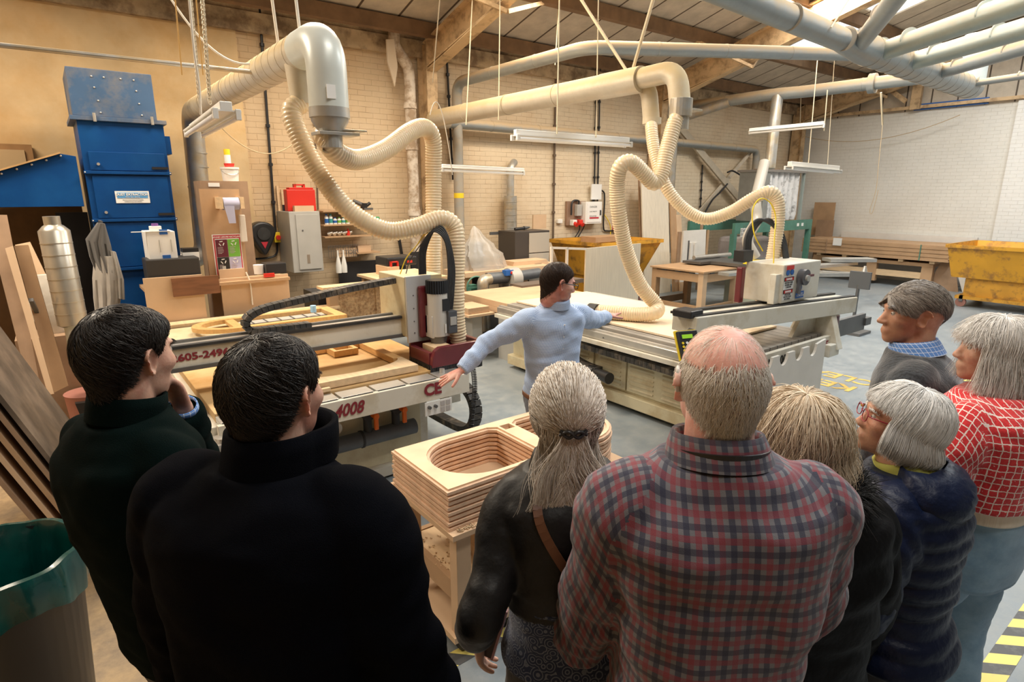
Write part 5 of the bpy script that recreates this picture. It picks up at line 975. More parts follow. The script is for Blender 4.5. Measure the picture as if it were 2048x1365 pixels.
# ================================================================ CENTRE BACK: BENCH, CABINET, SKIPS
zt=.95; t=thing('wood_bench',(5.9,7.9,0),'workbench with a thick pale top near the back wall','workbench'); x0=4.86; x1=6.55
MB().box(4.75,6.45,7.35,7.97,zt-.07,zt).build('bench_top',MDFL,t); MB().box(6.3,6.75,7.6,7.97,zt-.02,zt).build('top_leaf',MDFL,t)
MB().box(4.9,5.35,7.6,7.9,0,zt-.07).build('dark_pedestal',BLK,t); MB().box(6.2,6.3,7.8,7.9,0,zt-.07).build('leg',MDF,t); MB().box(4.8,4.9,7.4,7.5,0,zt-.07).build('leg',MDF,t)
for k in range(3): solo(MB().box(5.85+.01*k,6.6-.015*k,7.62,7.92,zt+.022*k+.0005,zt+.022*(k+1)),'mdf_offcut',MDFL,['lowest','middle','uppermost'][k]+' pale board of the small pile on the thick-topped bench','board','boards on the thick-topped bench',bevel=.001)
# plastic-covered item
PLS=mat('clear_polythene',(.78,.74,.67),.22,trans=.35,alpha=.6,bump=.9,bscale=7)
mb=MB(); rr=[]; c0=at(955,528,y=7.7); 
for i,(r_,z) in enumerate([(.42,0),(.40,.05),(.37,.14),(.36,.22),(.26,.30),(.24,.38),(.15,.46),(.11,.52),(.07,.60),(.015,.66)]):
    rr.append([Vector((c0.x+.05-.12*(z/.6)+(r_*(1+.16*math.sin(3*a_+1+i*.2)+.10*math.sin(8*a_+i*.5)+.05*math.sin(17*a_+i)))*math.cos(a_),7.66+(r_*.6*(1+.10*math.sin(5*a_)))*math.sin(a_),zt+.0+z)) for a_ in [2*math.pi*k/60 for k in range(60)]])
solo(mb.loft(rr),'polythene_cover',PLS,'crumpled clear polythene sheet draped over something on the bench','plastic sheet',smooth=True)
solo(MB().box(c0.x-.1,c0.x+.12,7.7,7.9,zt,zt+.4),'covered_tool',GREYP,'dark shape under the clear polythene','tool',bevel=.02)
# vacuum motor under/next to bench
c=at(1015,555,y=7.2); t=thing('extraction_fan',(c.x,7.2,0),'grey extraction fan and motor under the bench','fan'); MB().cyl((c.x,7.2,c.z-.03),(c.x+.18,7.2,c.z-.03),.17,seg=24).build('fan_housing',GREYC,t,smooth=True); MB().cyl((c.x-.35,7.25,c.z),(c.x,7.22,c.z),.09,seg=20).build('motor',GREYP,t,smooth=True); MB().cyl((c.x+.18,7.2,c.z),(c.x+.7,7.3,c.z),.08,seg=20).build('outlet_pipe',GREYP,t,smooth=True); duct(MB(),[(c.x-.35,7.2,c.z),(c.x-.5,7.15,c.z),(c.x-.5,7.1,.1)],.085,18).build('inlet_elbow',GALV,t,smooth=True); MB().box(c.x-.1,c.x+.04,7.1,7.2,c.z+.04,c.z+.12).build('switch_box',BLUEM,t); MB().cyl((c.x,7.1,c.z+.08),(c.x,7.08,c.z+.08),.02).build('red_button',RED,t,smooth=True); MB().box(c.x-.5,c.x+.3,7.1,7.4,0,c.z-.2).build('fan_stand',STEELD,t)
c=at(952,575,y=7.2); t=thing('handwheel_stand',(c.x,7.2,.6),'green ring handwheel under the bench','wheel'); P=[(c.x+.16*math.cos(a_),7.2,c.z+.16*math.sin(a_)) for a_ in [2*math.pi*k/24 for k in range(25)]]; MB().tube(P,.012,8,False).build('wheel_rim',GREEN,t,smooth=True); MB().bar((c.x-.15,7.2,c.z),(c.x+.15,7.2,c.z),.02,.02).build('wheel_spoke',GREEN,t); MB().box(c.x-.05,c.x+.05,7.25,7.35,0,c.z+.03).build('wheel_post',GREEN,t)
# filing cabinet
t=thing('filing_cabinet',(7.0,8.3,0),'brown and grey steel filing cabinet beside the yellow skip','filing cabinet'); a=at(1030,464,y=8.0); b=at(1099,470,y=8.0)
fx0,fx1=a.x,b.x; MB().box(fx0,fx1,8.0,8.48,0,a.z).build('cabinet_body',mat('dark_brown_steel',(.055,.045,.038),.5),t,bevel=.006)
for k in range(4): h_=(a.z-.06)/4; d=MB().box(fx0+.30,fx1-.015,7.985,8.0,.03+h_*k+.01,.03+h_*(k+1)-.005).build('drawer',mat('grey_drawer',(.42,.38,.32),.5),t,bevel=.004)
c=at(1055,463,y=8.1); t=thing('hand_drill',(c.x,8.2,a.z),'dark power tool lying on the filing cabinet','power tool'); MB().cyl((c.x-.2,8.2,a.z+.03),(c.x,8.2,a.z+.04),.025,seg=14).build('tool_body',BLK,t,smooth=True); MB().cyl((c.x,8.2,a.z+.04),(c.x+.14,8.22,a.z+.05),.035,.015,seg=14).build('tool_nose',STEELD,t,smooth=True)
c=at(1088,430,y=8.3); solo(MB().box(c.x-.15,c.x+.16,8.42,8.45,a.z,c.z),'pale_board',MDFL,'pale board standing on the filing cabinet against the wall','board')
# yellow skip behind the slatted frame
def skip(name,x0,x1,y0,y1,zt,label,wheels=True,M=None,ms=(YEL,YELD)):
    t=thing(name,((x0+x1)/2,(y0+y1)/2,0),label,'skip'); i=.22; zb=zt-.62
    o=[(x0,y0),(x1,y0),(x1,y1),(x0,y1)]; b=[(x0+i,y0+i*1.1),(x1-i,y0+i*1.1),(x1-i,y1-i*.4),(x0+i,y1-i*.4)]; th=.03
    oi=[(x0+th,y0+th),(x1-th,y0+th),(x1-th,y1-th),(x0+th,y1-th)]; bi=[(p[0],p[1]) for p in b]
    V=[(*p,zt) for p in o]+[(*p,zb) for p in b]+[(*p,zt) for p in oi]+[(*p,zb+.03) for p in bi]
    F=[(0,1,5,4),(1,2,6,5),(2,3,7,6),(3,0,4,7),(4,5,6,7),(8,12,13,9),(9,13,14,10),(10,14,15,11),(11,15,12,8),(12,15,14,13),(0,8,9,1),(1,9,10,2),(2,10,11,3),(3,11,8,0)]
    MB().add(V,F).build('tipping_tub',ms[0],t)
    mb=MB(); 
    for p,q in ((0,1),(1,2),(2,3),(3,0)): mb.bar((*o[p],zt-.03),(*o[q],zt-.03),.05,.06)
    mb.build('rim',ms[0],t); MB().box(x0+i+.1,x1-i-.1,y0+.16,y0+.2,zb-.28,zb-.22).build('chassis_beam',YELD,t); MB().box(x0+i,x1-i,y0+.3,y1-.2,zb-.4,zb-.34).build('chassis_plate',YELD,t)
    for x_ in (x0+i+.08,x1-i-.14): MB().prism([(y0+.2,zb+.25),(y0+.24,zb-.34),(y1-.3,zb-.34),(y1-.3,zb)],x_,x_+.04,'x').build('side_bracket',YELD,t)
    for x_ in (x0+i+.02,x1-i-.1):
        for y_ in (y0+.3,y1-.3): w_=MB().cyl((x_,y_,.085),(x_+.05,y_,.085),.085,seg=18).build('castor',mat('pinkish_wheel',(.30,.14,.11),.5),t,smooth=True); MB().box(x_-.02,x_+.07,y_-.03,y_+.03,.1,max(.18,zb-.34)).build('castor_fork',STEELD,w_)
    return t
skip('waste_skip',7.35,9.0,7.15,8.45,1.27,'yellow tipping skip behind the slatted white sheet near the back wall',ms=(YELD,YELD))
solo(MB().box(8.0,8.9,7.9,8.3,1.20,1.30),'waste_board',MDF,'brown waste board poking out of the back skip','board')
# white plywood sheet standing + white frame
a=at(1172,497,y=6.15); b=at(1282,487,y=6.15); t=thing('standing_sheet',(6.6,6.15,0),'tall pale plywood sheet standing behind the far machine','plywood sheet'); MB().prism([(a.x,.1),(b.x,.1),(b.x,b.z),(a.x,a.z)],6.15,6.17,'y').build('sheet',PLYW,t)
a2=at(1102,496,y=6.15); mb=MB(); mb.box(a2.x,a2.x+.03,6.14,6.17,.1,a2.z); m2=at(1133,495,y=6.15); mb.box(m2.x,m2.x+.03,6.14,6.17,.1,m2.z); mb.bar((a2.x,6.155,a2.z),(a.x,6.155,a.z-.01),.03,.03); solo(mb,'white_batten_frame',WHITEB,'thin cream batten frame left of the pale plywood sheet','frame')
# MDF slab pile on the saw outfeed
t=thing('board_table',(4.9,6.3,0),'low frame table carrying the thick pale board pile','table'); 
for x_,y_ in ((4.5,6.7),(4.45,5.8),(5.6,6.7)): MB().box(x_,x_+.1,y_,y_+.1,0,.56).build('leg',MDFL,t)
MB().box(4.42,5.75,5.62,6.95,.56,.60).build('table_top',MDFD,t)
for k in range(2): solo(MB().box(4.40,5.8,5.58+.02*k,6.98,.601+.075*k,.675+.075*k),'mdf_slab',MDFL,['lower','upper'][k]+' thick pale board slab beside the pointing man','board','thick board slabs',bevel=.002)
for k in range(5): solo(MB().box(3.98,4.3+.01*(k%2),6.1,6.5,.62+.016*k,.633+.016*k),'mdf_strip',MDFL,['lowest','second','third','fourth','uppermost'][k]+' thin board of the small pile right of the tall ribbed hose','board','thin boards right of the hose')
t=thing('small_stand',(4.1,6.3,0),'pale post stand holding the thin board pile','stand'); MB().box(3.95,4.35,6.05,6.55,.59,.618).build('stand_top',MDFL,t); MB().box(4.1,4.25,6.2,6.4,0,.59).build('stand_post',GREYC,t)
c=at(1025,618,z=.7); t=thing('side_unit',(c.x,c.y,0),'low metal unit with a yellow label left of the pointing man','machine unit'); MB().box(c.x,c.x+.5,c.y-.2,c.y+.3,.0,.62).build('unit_body',GREYC,t); MB().box(c.x-.04,c.x+.6,c.y-.25,c.y-.2,.60,.64).build('unit_rail',ALU,t); MB().box(c.x-.02,c.x+.3,c.y-.2,c.y,.62,.70).build('unit_box',GREYC,t,bevel=.005); MB().box(c.x+.0,c.x+.09,c.y-.205,c.y-.2,.635,.685).build('yellow_label',YELP,t)
t=thing('saw_table',(6.5,7.0,0),'dark topped machine table behind the pale board slabs','table'); a=at(1015,562,z=.78); MB().box(5.35,6.6,6.75,7.05,.72,.78).build('dark_top',mat('brown_grey_top',(.16,.125,.10),.5),t); MB().box(5.6,6.4,6.8,7.0,0,.72).build('base',GREYC,t)
# MDF trestle table
t=thing('slotted_table',(9.3,6.6,0),'knock-together brown board table with slotted rails in the centre back','table'); tz=.78
MB().box(8.62,9.75,5.95,7.1,tz,tz+.025).build('table_top',MDF,t)
for x_,y_ in ((8.66,5.98),(9.62,5.98),(8.66,6.98),(9.62,6.98)): MB().box(x_,x_+.12,y_,y_+.10,0,tz).build('leg',MDFL if y_<6.5 else MDF,t)
for z0_,z1_ in ((tz-.17,tz-.03),(.08,.2)):
    MB().box(8.78,9.62,5.98,6.01,z0_,z1_).build('rail',MDF,t); MB().box(8.66,8.69,6.08,6.98,z0_,z1_).build('rail',MDF,t)
    MB().box(8.78,9.62,7.05,7.08,z0_,z1_).build('rail',MDFD,t)
for k in range(3): MB().box(8.655,8.665,6.15+.3*k,6.27+.3*k,tz-.03,tz).build('slot',STEELD,t); MB().box(8.85+.28*k,8.97+.28*k,5.975,5.985,tz-.03,tz).build('slot',STEELD,t)
# boards leaning on the back wall
lb=[(1283,1336,365,598,8.35,PLYW,'tall pale plywood sheets leaning right of the standing sheet'),(1278,1288,360,595,8.5,MDFD,'dark edged tall sheets at the left of the tall pale sheets'),(1340,1352,395,570,8.3,MDF,'tall brown sheet right of the tall pale sheets'),(1322,1347,404,436,8.6,MDFL,'small tan board on top of the brown strips'),(1352,1362,430,560,8.25,MDFL,'narrow tan sheet right of the tall brown sheet')]
for px0,px1,py0,py1,y,m,l in lb:
    a=at(px0,py0,y=y); b=at(px1,py0,y=y); zb=0.0 if py1>500 else at(px0,py1,y=y).z
    solo(MB().add([(a.x,y-.25 if zb==0 else y,zb),(b.x,y-.25 if zb==0 else y,zb),(b.x,y,a.z),(a.x,y,a.z),(a.x,y-.22 if zb==0 else y+.03,zb),(b.x,y-.22 if zb==0 else y+.03,zb),(b.x,y+.03,a.z),(a.x,y+.03,a.z)],[(0,3,2,1),(4,5,6,7),(0,1,5,4),(1,2,6,5),(2,3,7,6),(3,0,4,7)]),'leaning_sheet',m,l,'board','boards leaning on the back wall')
# white template board
a=at(1368,462,y=7.6); b=at(1412,462,y=7.6); t=thing('template_board',(a.x,7.5,0),'white cut-out template board leaning behind the slotted table','template'); mb=MB().prism([(a.x,.3),(b.x+.08,.3),(b.x,a.z),(a.x,a.z)],7.6,7.63,'y'); mb.build('board',WHITEB,t)
for k in range(2): MB().prism([(a.x+.22+.14*k,.35),(a.x+.32+.14*k,.35),(a.x+.30+.14*k,1.1),(a.x+.22+.14*k,1.1)],7.57,7.6,'y').build('cut_strip',WHITEB,t)
MB().box(a.x+.16,a.x+.2,7.59,7.6,.4,1.15).build('dark_slot',STEELD,t); MB().box(a.x-.1,a.x,7.65,7.68,.3,a.z-.02).build('brown_backing',MDFD,t)
for k in range(3): solo(MB().box(b.x+.25+.12*k,b.x+.32+.12*k,7.9,7.93,0,1.55-.12*k),'leaning_strip',[MDFD,GREEN,MDF][k],['dark brown strip standing right of the template board','green strip standing right of the template board','brown strip nearest the green frame'][k],'strip','strips right of the template board')
# ================================================================ BAG FILTER ON GREEN FRAME
y=7.0; a=at(1470,455,y=y); b=at(1632,440,y=y)
t=thing('bag_filter_unit',(12.3,7.4,0),'green steel frame unit with hanging white filter bags in the far corner','bag filter')
X0,X1=a.x,at(1625,440,y=y).x; MB().box(X0,X1,7.0,7.06,1.28,1.50).build('front_beam',GREEN,t); MB().box(X0,X1,8.1,8.16,1.28,1.50).build('rear_beam',GREEN,t)
for x_ in (X0,X1-.1): 
    for y_ in (7.0,8.06): MB().box(x_,x_+.1,y_,y_+.1,0,1.28).build('leg',GREEN,t)
zt=at(1560,345,y=7.2).z; xa=at(1537,350,y=7.2).x
MB().box(xa-.22,xa,7.15,7.75,1.5,zt).build('steel_hopper',mat('grey_steel_box',(.30,.31,.30),.4,.5,var=.1),t)
for k in range(6): x_=xa+.12+.235*k; MB().tube([(x_,7.3,1.5),(x_,7.3,1.62),(x_,7.3,2.0),(x_,7.3,zt)],[.09,.118,.112,.112],18).build('filter_bag',mat('white_filter_cloth',(.72,.71,.70),.8,var=.12,vscale=6,col2=(.30,.29,.28),c2amt=.2,c2scale=7),t,smooth=True)
MB().box(xa,xa+1.45,7.45,7.5,1.5,zt).build('back_cloth',GREYC,t); MB().box(xa-.25,xa+1.5,7.12,7.8,zt,zt+.05).build('top_frame',mat('brown_grey_steel',(.22,.20,.18),.6),t); MB().box(xa+1.45,xa+1.5,7.15,7.2,1.5,zt).build('post',mat('greygreen_post',(.28,.33,.31),.5),t)
MB().box(X0+.9,X0+2.0,7.3,8.0,.3,1.15).build('grey_bin_bag',mat('grey_bag',(.32,.28,.27),.4,var=.15),t,bevel=.1)
a=at(1483,457,y=6.98); b=at(1503,473,y=6.98); s_=MB().box(a.x,b.x,6.97,7.0,b.z,a.z).build('notice_plate',PAPER,t); text('DO NOT\nSTART MACH\nEXCEPT THIS\nMACHINE',.085,((a.x+b.x)/2,6.965,(a.z+b.z)/2),(1,0,0),(0,0,1),STEELD,s_,align='CENTER')
for k in range(2): MB().box(X1-.7+.2*k,X1-.62+.2*k,6.99,7.0,1.36,1.43).build('small_label',PAPER,t)
solo(MB().box(xa+.4,xa+.8,7.4,7.8,zt+.05,zt+.09),'loose_board',MDFD,'small brown board on top of the bag filter unit','board')
# ================================================================ PANEL SAW
t=thing('panel_saw',(10.2,5.6,0),'grey panel saw with sliding table behind the far gantry','saw'); sz=.88
MB().box(9.6,10.9,5.4,6.5,sz-.06,sz).build('main_table',STEELD,t,bevel=.005); MB().box(9.8,10.8,5.5,6.3,0,sz-.06).build('saw_base',mat('pale_green_base',(.42,.48,.42),.5),t,bevel=.01)
MB().box(9.3,10.3,6.5,6.9,sz-.05,sz-.005).build('rear_table',STEELD,t); MB().cyl((9.5,6.8,sz+.04),(10.6,6.75,sz+.04),.04,seg=14).build('fence_tube',ALU,t,smooth=True)
a=at(1450,551,z=.86); b=at(1530,535,z=.86); MB().bar((8.5,5.5,.83),(11.8,4.95,.83),.22,.05).build('sliding_table',ALU,t); MB().bar((11.3,5.2,.9),(12.0,4.7,.9),.3,.06).build('end_support',ALU,t)
MB().bar((10.2,5.0,.78),(10.6,4.2,.78),.08,.07).build('outrigger_arm',ALU,t); c=at(1735,545,z=.84); MB().bar((9.7,4.75,.80),(c.x,c.y,.80),.05,.06).build('outrigger_beam',ALU,t); MB().cyl((c.x-.12,c.y,.83),(c.x-.12,c.y,.95),.05,.02,seg=14).build('clamp_post',ALU,t,smooth=True)
MB().cyl((9.75,5.35,.45),(9.75,5.39,.45),.1,seg=20).build('handwheel',BLK,t,smooth=True)
c=at(1720,565,z=.72); t=thing('saw_stop_stand',(c.x,c.y,0),'dark grey post and plates standing alone right of the carriage','stand'); c=at(1716,570,x=9.6); MB().box(c.x,c.x+.04,c.y-.16,c.y+.14,c.z-.06,c.z+.2).build('upper_plate',mat('dark_plate',(.10,.105,.11),.5),t); MB().cyl((c.x+.02,c.y,.1),(c.x+.02,c.y,c.z),.025,seg=10).build('post',STEELD,t,smooth=True)
MB().box(c.x-.2,c.x+.2,c.y-.2,c.y+.2,0,.04).build('foot_plate',STEELD,t)
# suction nozzle tip
c=at(1503,520,y=5.8); solo(MB().box(c.x-.12,c.x+.14,5.7,5.85,c.z-.05,c.z).box(c.x-.16,c.x+.18,5.68,5.87,c.z-.07,c.z-.05),'saw_guard',YELP,'yellow-edged guard at the end of the translucent duct','guard',bevel=.01)
# ================================================================ STACK OF SHEETS BY THE RIGHT WALL
t=thing('storage_trolley',(15.6,5.9,0),'long wooden trolley carrying the big stack of brown sheets','trolley'); 
MB().box(15.35,16.3,4.75,7.4,.50,.58).build('top_frame',MDF,t); MB().box(15.38,15.42,4.8,7.3,.22,.36).build('side_rail',PINE,t)
for y_ in (4.75,5.9,7.2): MB().box(15.36,15.48,y_,y_+.22,.08,.50).build('leg',MDF,t)
for y_ in (4.9,7.2): MB().cyl((15.45,y_,.045),(15.5,y_,.045),.045).build('castor',STEELD,t,smooth=True)
for k in range(5): solo(MB().box(15.3,16.3,4.72+.62*k,4.82+.62*k,.58,.64),'stack_bearer',PINE,['first','second','third','fourth','fifth'][k]+' timber bearer under the sheets counted from the yellow skip','bearer','bearers under the big sheet stack')
N=12
for k in range(N): solo(MB().box(15.25+.006*(k%3),16.35,4.45+.014*(k%2),7.68,.641+.029*k,.641+.029*(k+1)-.002),'mdf_sheet',MDF,('lowest brown sheet of the big stack by the white wall' if k==0 else 'uppermost brown sheet of the big stack by the white wall' if k==N-1 else 'brown sheet within the big stack by the white wall, '+['','second','third','fourth','fifth','sixth','seventh','eighth','ninth','tenth','eleventh'][N-1-k]+' from its top'),'board','big stack of brown sheets')
for y_ in (5.0,7.05): solo(MB().box(15.235,15.245,y_,y_+.02,.64,.99),'strap',GREEN if y_<6 else MDFD,['green strap round the right end of the big stack','brown strap round the left end of the big stack'][y_>6],'strap')
a=at(1667,476,x=15.22); b=at(1682,492,x=15.22); solo(MB().box(15.22,15.235,min(a.y,b.y),max(a.y,b.y),b.z,a.z),'stack_label',PAPER,'white paper label on the big sheet stack','label')
solo(MB().box(16.5,16.58,4.35,7.3,.0,1.12),'white_board',WHITEB,'long white board standing against the white wall behind the stack','board')
a=at(1626,405,x=16.3); b=at(1663,440,x=16.3); solo(MB().box(16.4,16.43,b.y-.0,a.y,1.0,a.z),'brown_panel',MDF,'brown panel above the end of the stack by the bag filter','board')
a=at(1630,440,x=16.1); b=at(1664,445,x=16.1); solo(MB().box(16.2,16.23,b.y,a.y,.2,a.z),'cut_panel',MDFD,'brown panel with a dark square behind the end of the stack','board')
solo(MB().prism([(4.25,.0),(4.9,.0),(4.65,.62),(4.4,.62)],15.5,15.53,'x'),'propped_board',MDFD,'brown panel leaning under the right end of the stack','board')
solo(MB().prism([(4.1,.0),(4.2,.0),(4.42,.55),(4.32,.55)],15.6,16.2,'x'),'propped_board',WHITEB,'thin white panel edge between the stack and the yellow skip','board')
skip('waste_skip',13.3,14.95,1.9,3.95,1.17,'big yellow tipping skip on castors by the right wall')
# ================================================================ PEOPLE: LIBRARY
def vnoise(P,seed=0):
    """smooth value noise on (n,3) points, about -1..1"""
    P=np.asarray(P,float)+seed*17.31; i=np.floor(P).astype(np.int64); f=P-i; f=f*f*(3-2*f); out=np.zeros(len(P))
    for dx in (0,1):
        for dy in (0,1):
            for dz in (0,1):
                h=((i[:,0]+dx)*73856093)^((i[:,1]+dy)*19349663)^((i[:,2]+dz)*83492791); h=(h^(h>>13))*1274126177; v=((h&0xffff)/32767.5)-1
                out+=v*np.where(dx,f[:,0],1-f[:,0])*np.where(dy,f[:,1],1-f[:,1])*np.where(dz,f[:,2],1-f[:,2])
    return out
def fbm(P,seed=0,o=3): 
    P=np.asarray(P,float); return sum(vnoise(P*2**k,seed+k)*.5**k for k in range(o))
def ell(p,c,r):
    q=(p-np.array(c)); r=np.array(r,float); k0=np.linalg.norm(q/r,axis=1); k1=np.linalg.norm(q/(r*r),axis=1)+1e-9; return k0*(k0-1)/k1
def smin(a,b,k): h=np.clip(.5+.5*(b-a)/k,0,1); return b*(1-h)+a*h-k*h*(1-h)
def cap(p,a,b,ra,rb):
    a=np.array(a);b=np.array(b); t=np.clip(((p-a)@(b-a))/((b-a)@(b-a)),0,1); return np.linalg.norm(p-(a+t[:,None]*(b-a)),axis=1)-(ra+(rb-ra)*t)
def head_sdf(p,fat=0,nose=1.0,fem=0):
    d=ell(p,(0,-.020,.026),(.075+fat*.3,.098,.088)); d=smin(d,ell(p,(0,.026,-.022),(.061+fat*.5,.064,.086)),.03)
    d=smin(d,ell(p,(0,.026,-.072),(.050+fat-.003*fem,.054,.040+fat*.4)),.022); d=smin(d,ell(p,(0,.070,-.096),(.022,.018,.018)),.022); d=smin(d,cap(p,(0,-.044,-.015),(0,-.040,-.115),.056-.004*fem,.050-.006*fem),.03)
    for s in (-1,1): d=smin(d,ell(p,(s*.044,.056,-.020),(.022,.024,.020)),.022)
    d=smin(d,ell(p,(0,.080,.026),(.046,.014,.010)),.012); d=smin(d,ell(p,(0,.083,-.066),(.024,.014,.015)),.012)
    for s in (-1,1): d=-smin(-d,ell(p,(s*.031,.100,.006),(.017,.014,.010)),.010)
    d=smin(d,cap(p,(0,.084,.010),(0,.084+.022*nose,-.030),.007,.011),.010)
    for s in (-1,1): d=smin(d,ell(p,(s*.012,.090+.006*nose,-.035),(.009,.011,.008)),.006)
    d=-smin(-d,ell(p,(0,.104,-.066),(.020,.008,.0022)),.004)
    return d
def head_R(D,off=0,**k):
    D=np.asarray(D,float); r=np.full(len(D),.2)
    for _ in range(60): r-=head_sdf(D*r[:,None],**k)*.75; r=np.maximum(r,.02)
    return r+off
def dirs_from(phi,th,crown=(0,-.35,.94)):
    c=np.array(crown)/np.linalg.norm(crown); e1=np.array((1.,0,0)); e2=np.cross(c,e1); e2=e2 if e2[1]>0 else -e2
    return np.cos(th)[:,None]*c+np.sin(th)[:,None]*(np.cos(phi)[:,None]*e2+np.sin(phi)[:,None]*e1)
HL=[(0,68),(35,70),(58,74),(70,86),(79,90),(85,74),(104,70),(114,90),(132,114),(180,128)]
def hairline(phi,tab=HL): a=np.abs(np.degrees((phi+np.pi)%(2*np.pi)-np.pi)); return np.radians(np.interp(a,[t[0] for t in tab],[t[1] for t in tab]))
def strand_mesh(name,paths,rad,m,parent,Mx=None,tone=None):
    """paths (S,K,3) -> thin tapering three-sided tubes in one mesh"""
    S,K,_=paths.shape; T=np.gradient(paths,axis=1); T/=np.linalg.norm(T,axis=2,keepdims=True)+1e-9
    ref=rng.normal(size=(S,1,3)); u=np.cross(T,ref); u/=np.linalg.norm(u,axis=2,keepdims=True)+1e-9; b=np.cross(T,u)
    rr=(rad*np.linspace(1,0.25,K))[None,:,None]*(.7+.6*rng.random((S,1,1)))
    V=np.stack([paths+rr*(u*math.cos(a)+b*math.sin(a)) for a in (0,2.094,4.189)],axis=2).reshape(-1,3)
    if Mx is not None: A=np.array(Mx); V=V@A[:3,:3].T+A[:3,3]
    base=(np.arange(S)[:,None]*K+np.arange(K-1)[None,:]).reshape(-1)*3; F=[]
    for j in range(3): k=(j+1)%3; F.append(np.stack([base+j,base+k,base+k+3,base+j+3],1))
    F=np.concatenate(F); me=bpy.data.meshes.new(name); me.vertices.add(len(V)); me.vertices.foreach_set('co',V.ravel().astype(np.float32))
    me.loops.add(F.size); me.loops.foreach_set('vertex_index',F.ravel().astype(np.int32)); me.polygons.add(len(F)); me.polygons.foreach_set('loop_start',np.arange(0,F.size,4,dtype=np.int32)); me.polygons.foreach_set('loop_total',np.full(len(F),4,np.int32))
    me.update(calc_edges=True); me.polygons.foreach_set('use_smooth',np.ones(len(F),bool))
    at_=me.attributes.new('tone','FLOAT','POINT'); tn=np.repeat(rng.random(S) if tone is None else tone,K*3); at_.data.foreach_set('value',tn.astype(np.float32))
    o=bpy.data.objects.new(name,me); link(o); me.materials.append(m); 
    if parent: o.parent=parent
    return o
def hair_mat(name,dark,light,rough=.45):
    m=bpy.data.materials.new(name); m.use_nodes=True; N,L=nt(m); b=N['Principled BSDF']; b.inputs['Roughness'].default_value=rough; b.inputs['Specular IOR Level'].default_value=.4
    a=N.new('ShaderNodeAttribute'); a.attribute_name='tone'; cc=mixc(N,L,a.outputs['Fac'],dark,light); L.new(cc,b.inputs['Base Color'])
    if dark[0]>.05:
        tr=N.new('ShaderNodeBsdfTranslucent'); L.new(cc,tr.inputs[0]); mx=N.new('ShaderNodeMixShader'); mx.inputs[0].default_value=.12; L.new(b.outputs[0],mx.inputs[1]); L.new(tr.outputs[0],mx.inputs[2]); L.new(mx.outputs[0],N['Material Output'].inputs[0])
    return m
def shell_mesh(name,G,m,parent,Mx,tone=.35):
    """G (A,B,3) grid closed around A"""
    A,B,_=G.shape; V=G.reshape(-1,3); M_=np.array(Mx); V=V@M_[:3,:3].T+M_[:3,3]; mb=MB(); mb.v=[tuple(p) for p in V]
    for i in range(A):
        for j in range(B-1): k=(i+1)%A; mb.f.append((i*B+j,k*B+j,k*B+j+1,i*B+j+1))
    return mb
def short_hair(par,Mx,m,thick=.012,L=.03,n=5000,tab=HL,tmin=0,crown=(0,-.35,.94),lift=.25,side=0,hk={},messy=.25,rad=.0009,frontlift=0,name='hair',fs=0):
    A,B=96,26; ph=np.repeat(np.linspace(-np.pi,np.pi,A,endpoint=False),B); s=np.tile(np.linspace(0,1,B),A); th=np.radians(tmin)+s*(hairline(ph,tab)-np.radians(tmin)); th=np.maximum(th,.01)
    D=dirs_from(ph,th,crown); edge=np.clip((1-s)*5,0,1)**.6*(np.clip(s*8,0,1)**.6 if tmin>0 else 1)
    fr=np.clip(np.cos(ph),0,1)*np.clip((s-.3)*2,0,1)*frontlift
    r=head_R(D,**hk)+(-.004+(thick*(.8+.25*fbm(D*9,3))+fr+.004)*edge)
    mb=shell_mesh(name,(D*r[:,None]).reshape(A,B,3),m,par,Mx); base=mb.build('hair_base',m,None,smooth=True,local=True); 
    K=6; ph=rng.uniform(-np.pi,np.pi,n); tm=hairline(ph,tab); u=rng.random(n); th0=np.radians(tmin)+np.arccos(1-u*(1-np.cos(tm-np.radians(tmin)))) ; th0=np.minimum(th0,tm-.01)
    D0=dirs_from(ph,th0,crown); R0=head_R(D0,**hk); s0=(th0-np.radians(tmin))/(tm-np.radians(tmin)); e0=np.clip((1-s0)*5,0.08,1)**.6*(np.clip(s0*8,.1,1)**.6 if tmin>0 else 1); fr=np.clip(np.cos(ph),0,1)*np.clip((s0-.3)*2,0,1)*frontlift
    LL=L*(.6+.8*rng.random(n))*np.clip(.22+(1-s0)*1.5,0.22,1)
    if fs: LL=LL*np.interp(np.abs(np.degrees(ph)),[0,45,85],[.12,.35,1])
    dphi=rng.normal(0,messy,n)+side*np.cos(ph)
    pts=[]
    for k in range(K):
        t=k/(K-1); th=th0+LL*t/.1; p2=ph+dphi*LL*t/.1/np.maximum(.25,np.sin(th0)); D=dirs_from(p2,th,crown); rr=R0*(1-t)+head_R(D,**hk)*t+(thick*.9+fr)*e0+ LL*lift*t*(1.2-t)*(.4+.9*rng.random(n) if k==0 else 1)*.5
        pts.append(D*rr[:,None])
    o=strand_mesh(name,np.stack(pts,1),rad,m,par,Mx); base.parent=o; return o
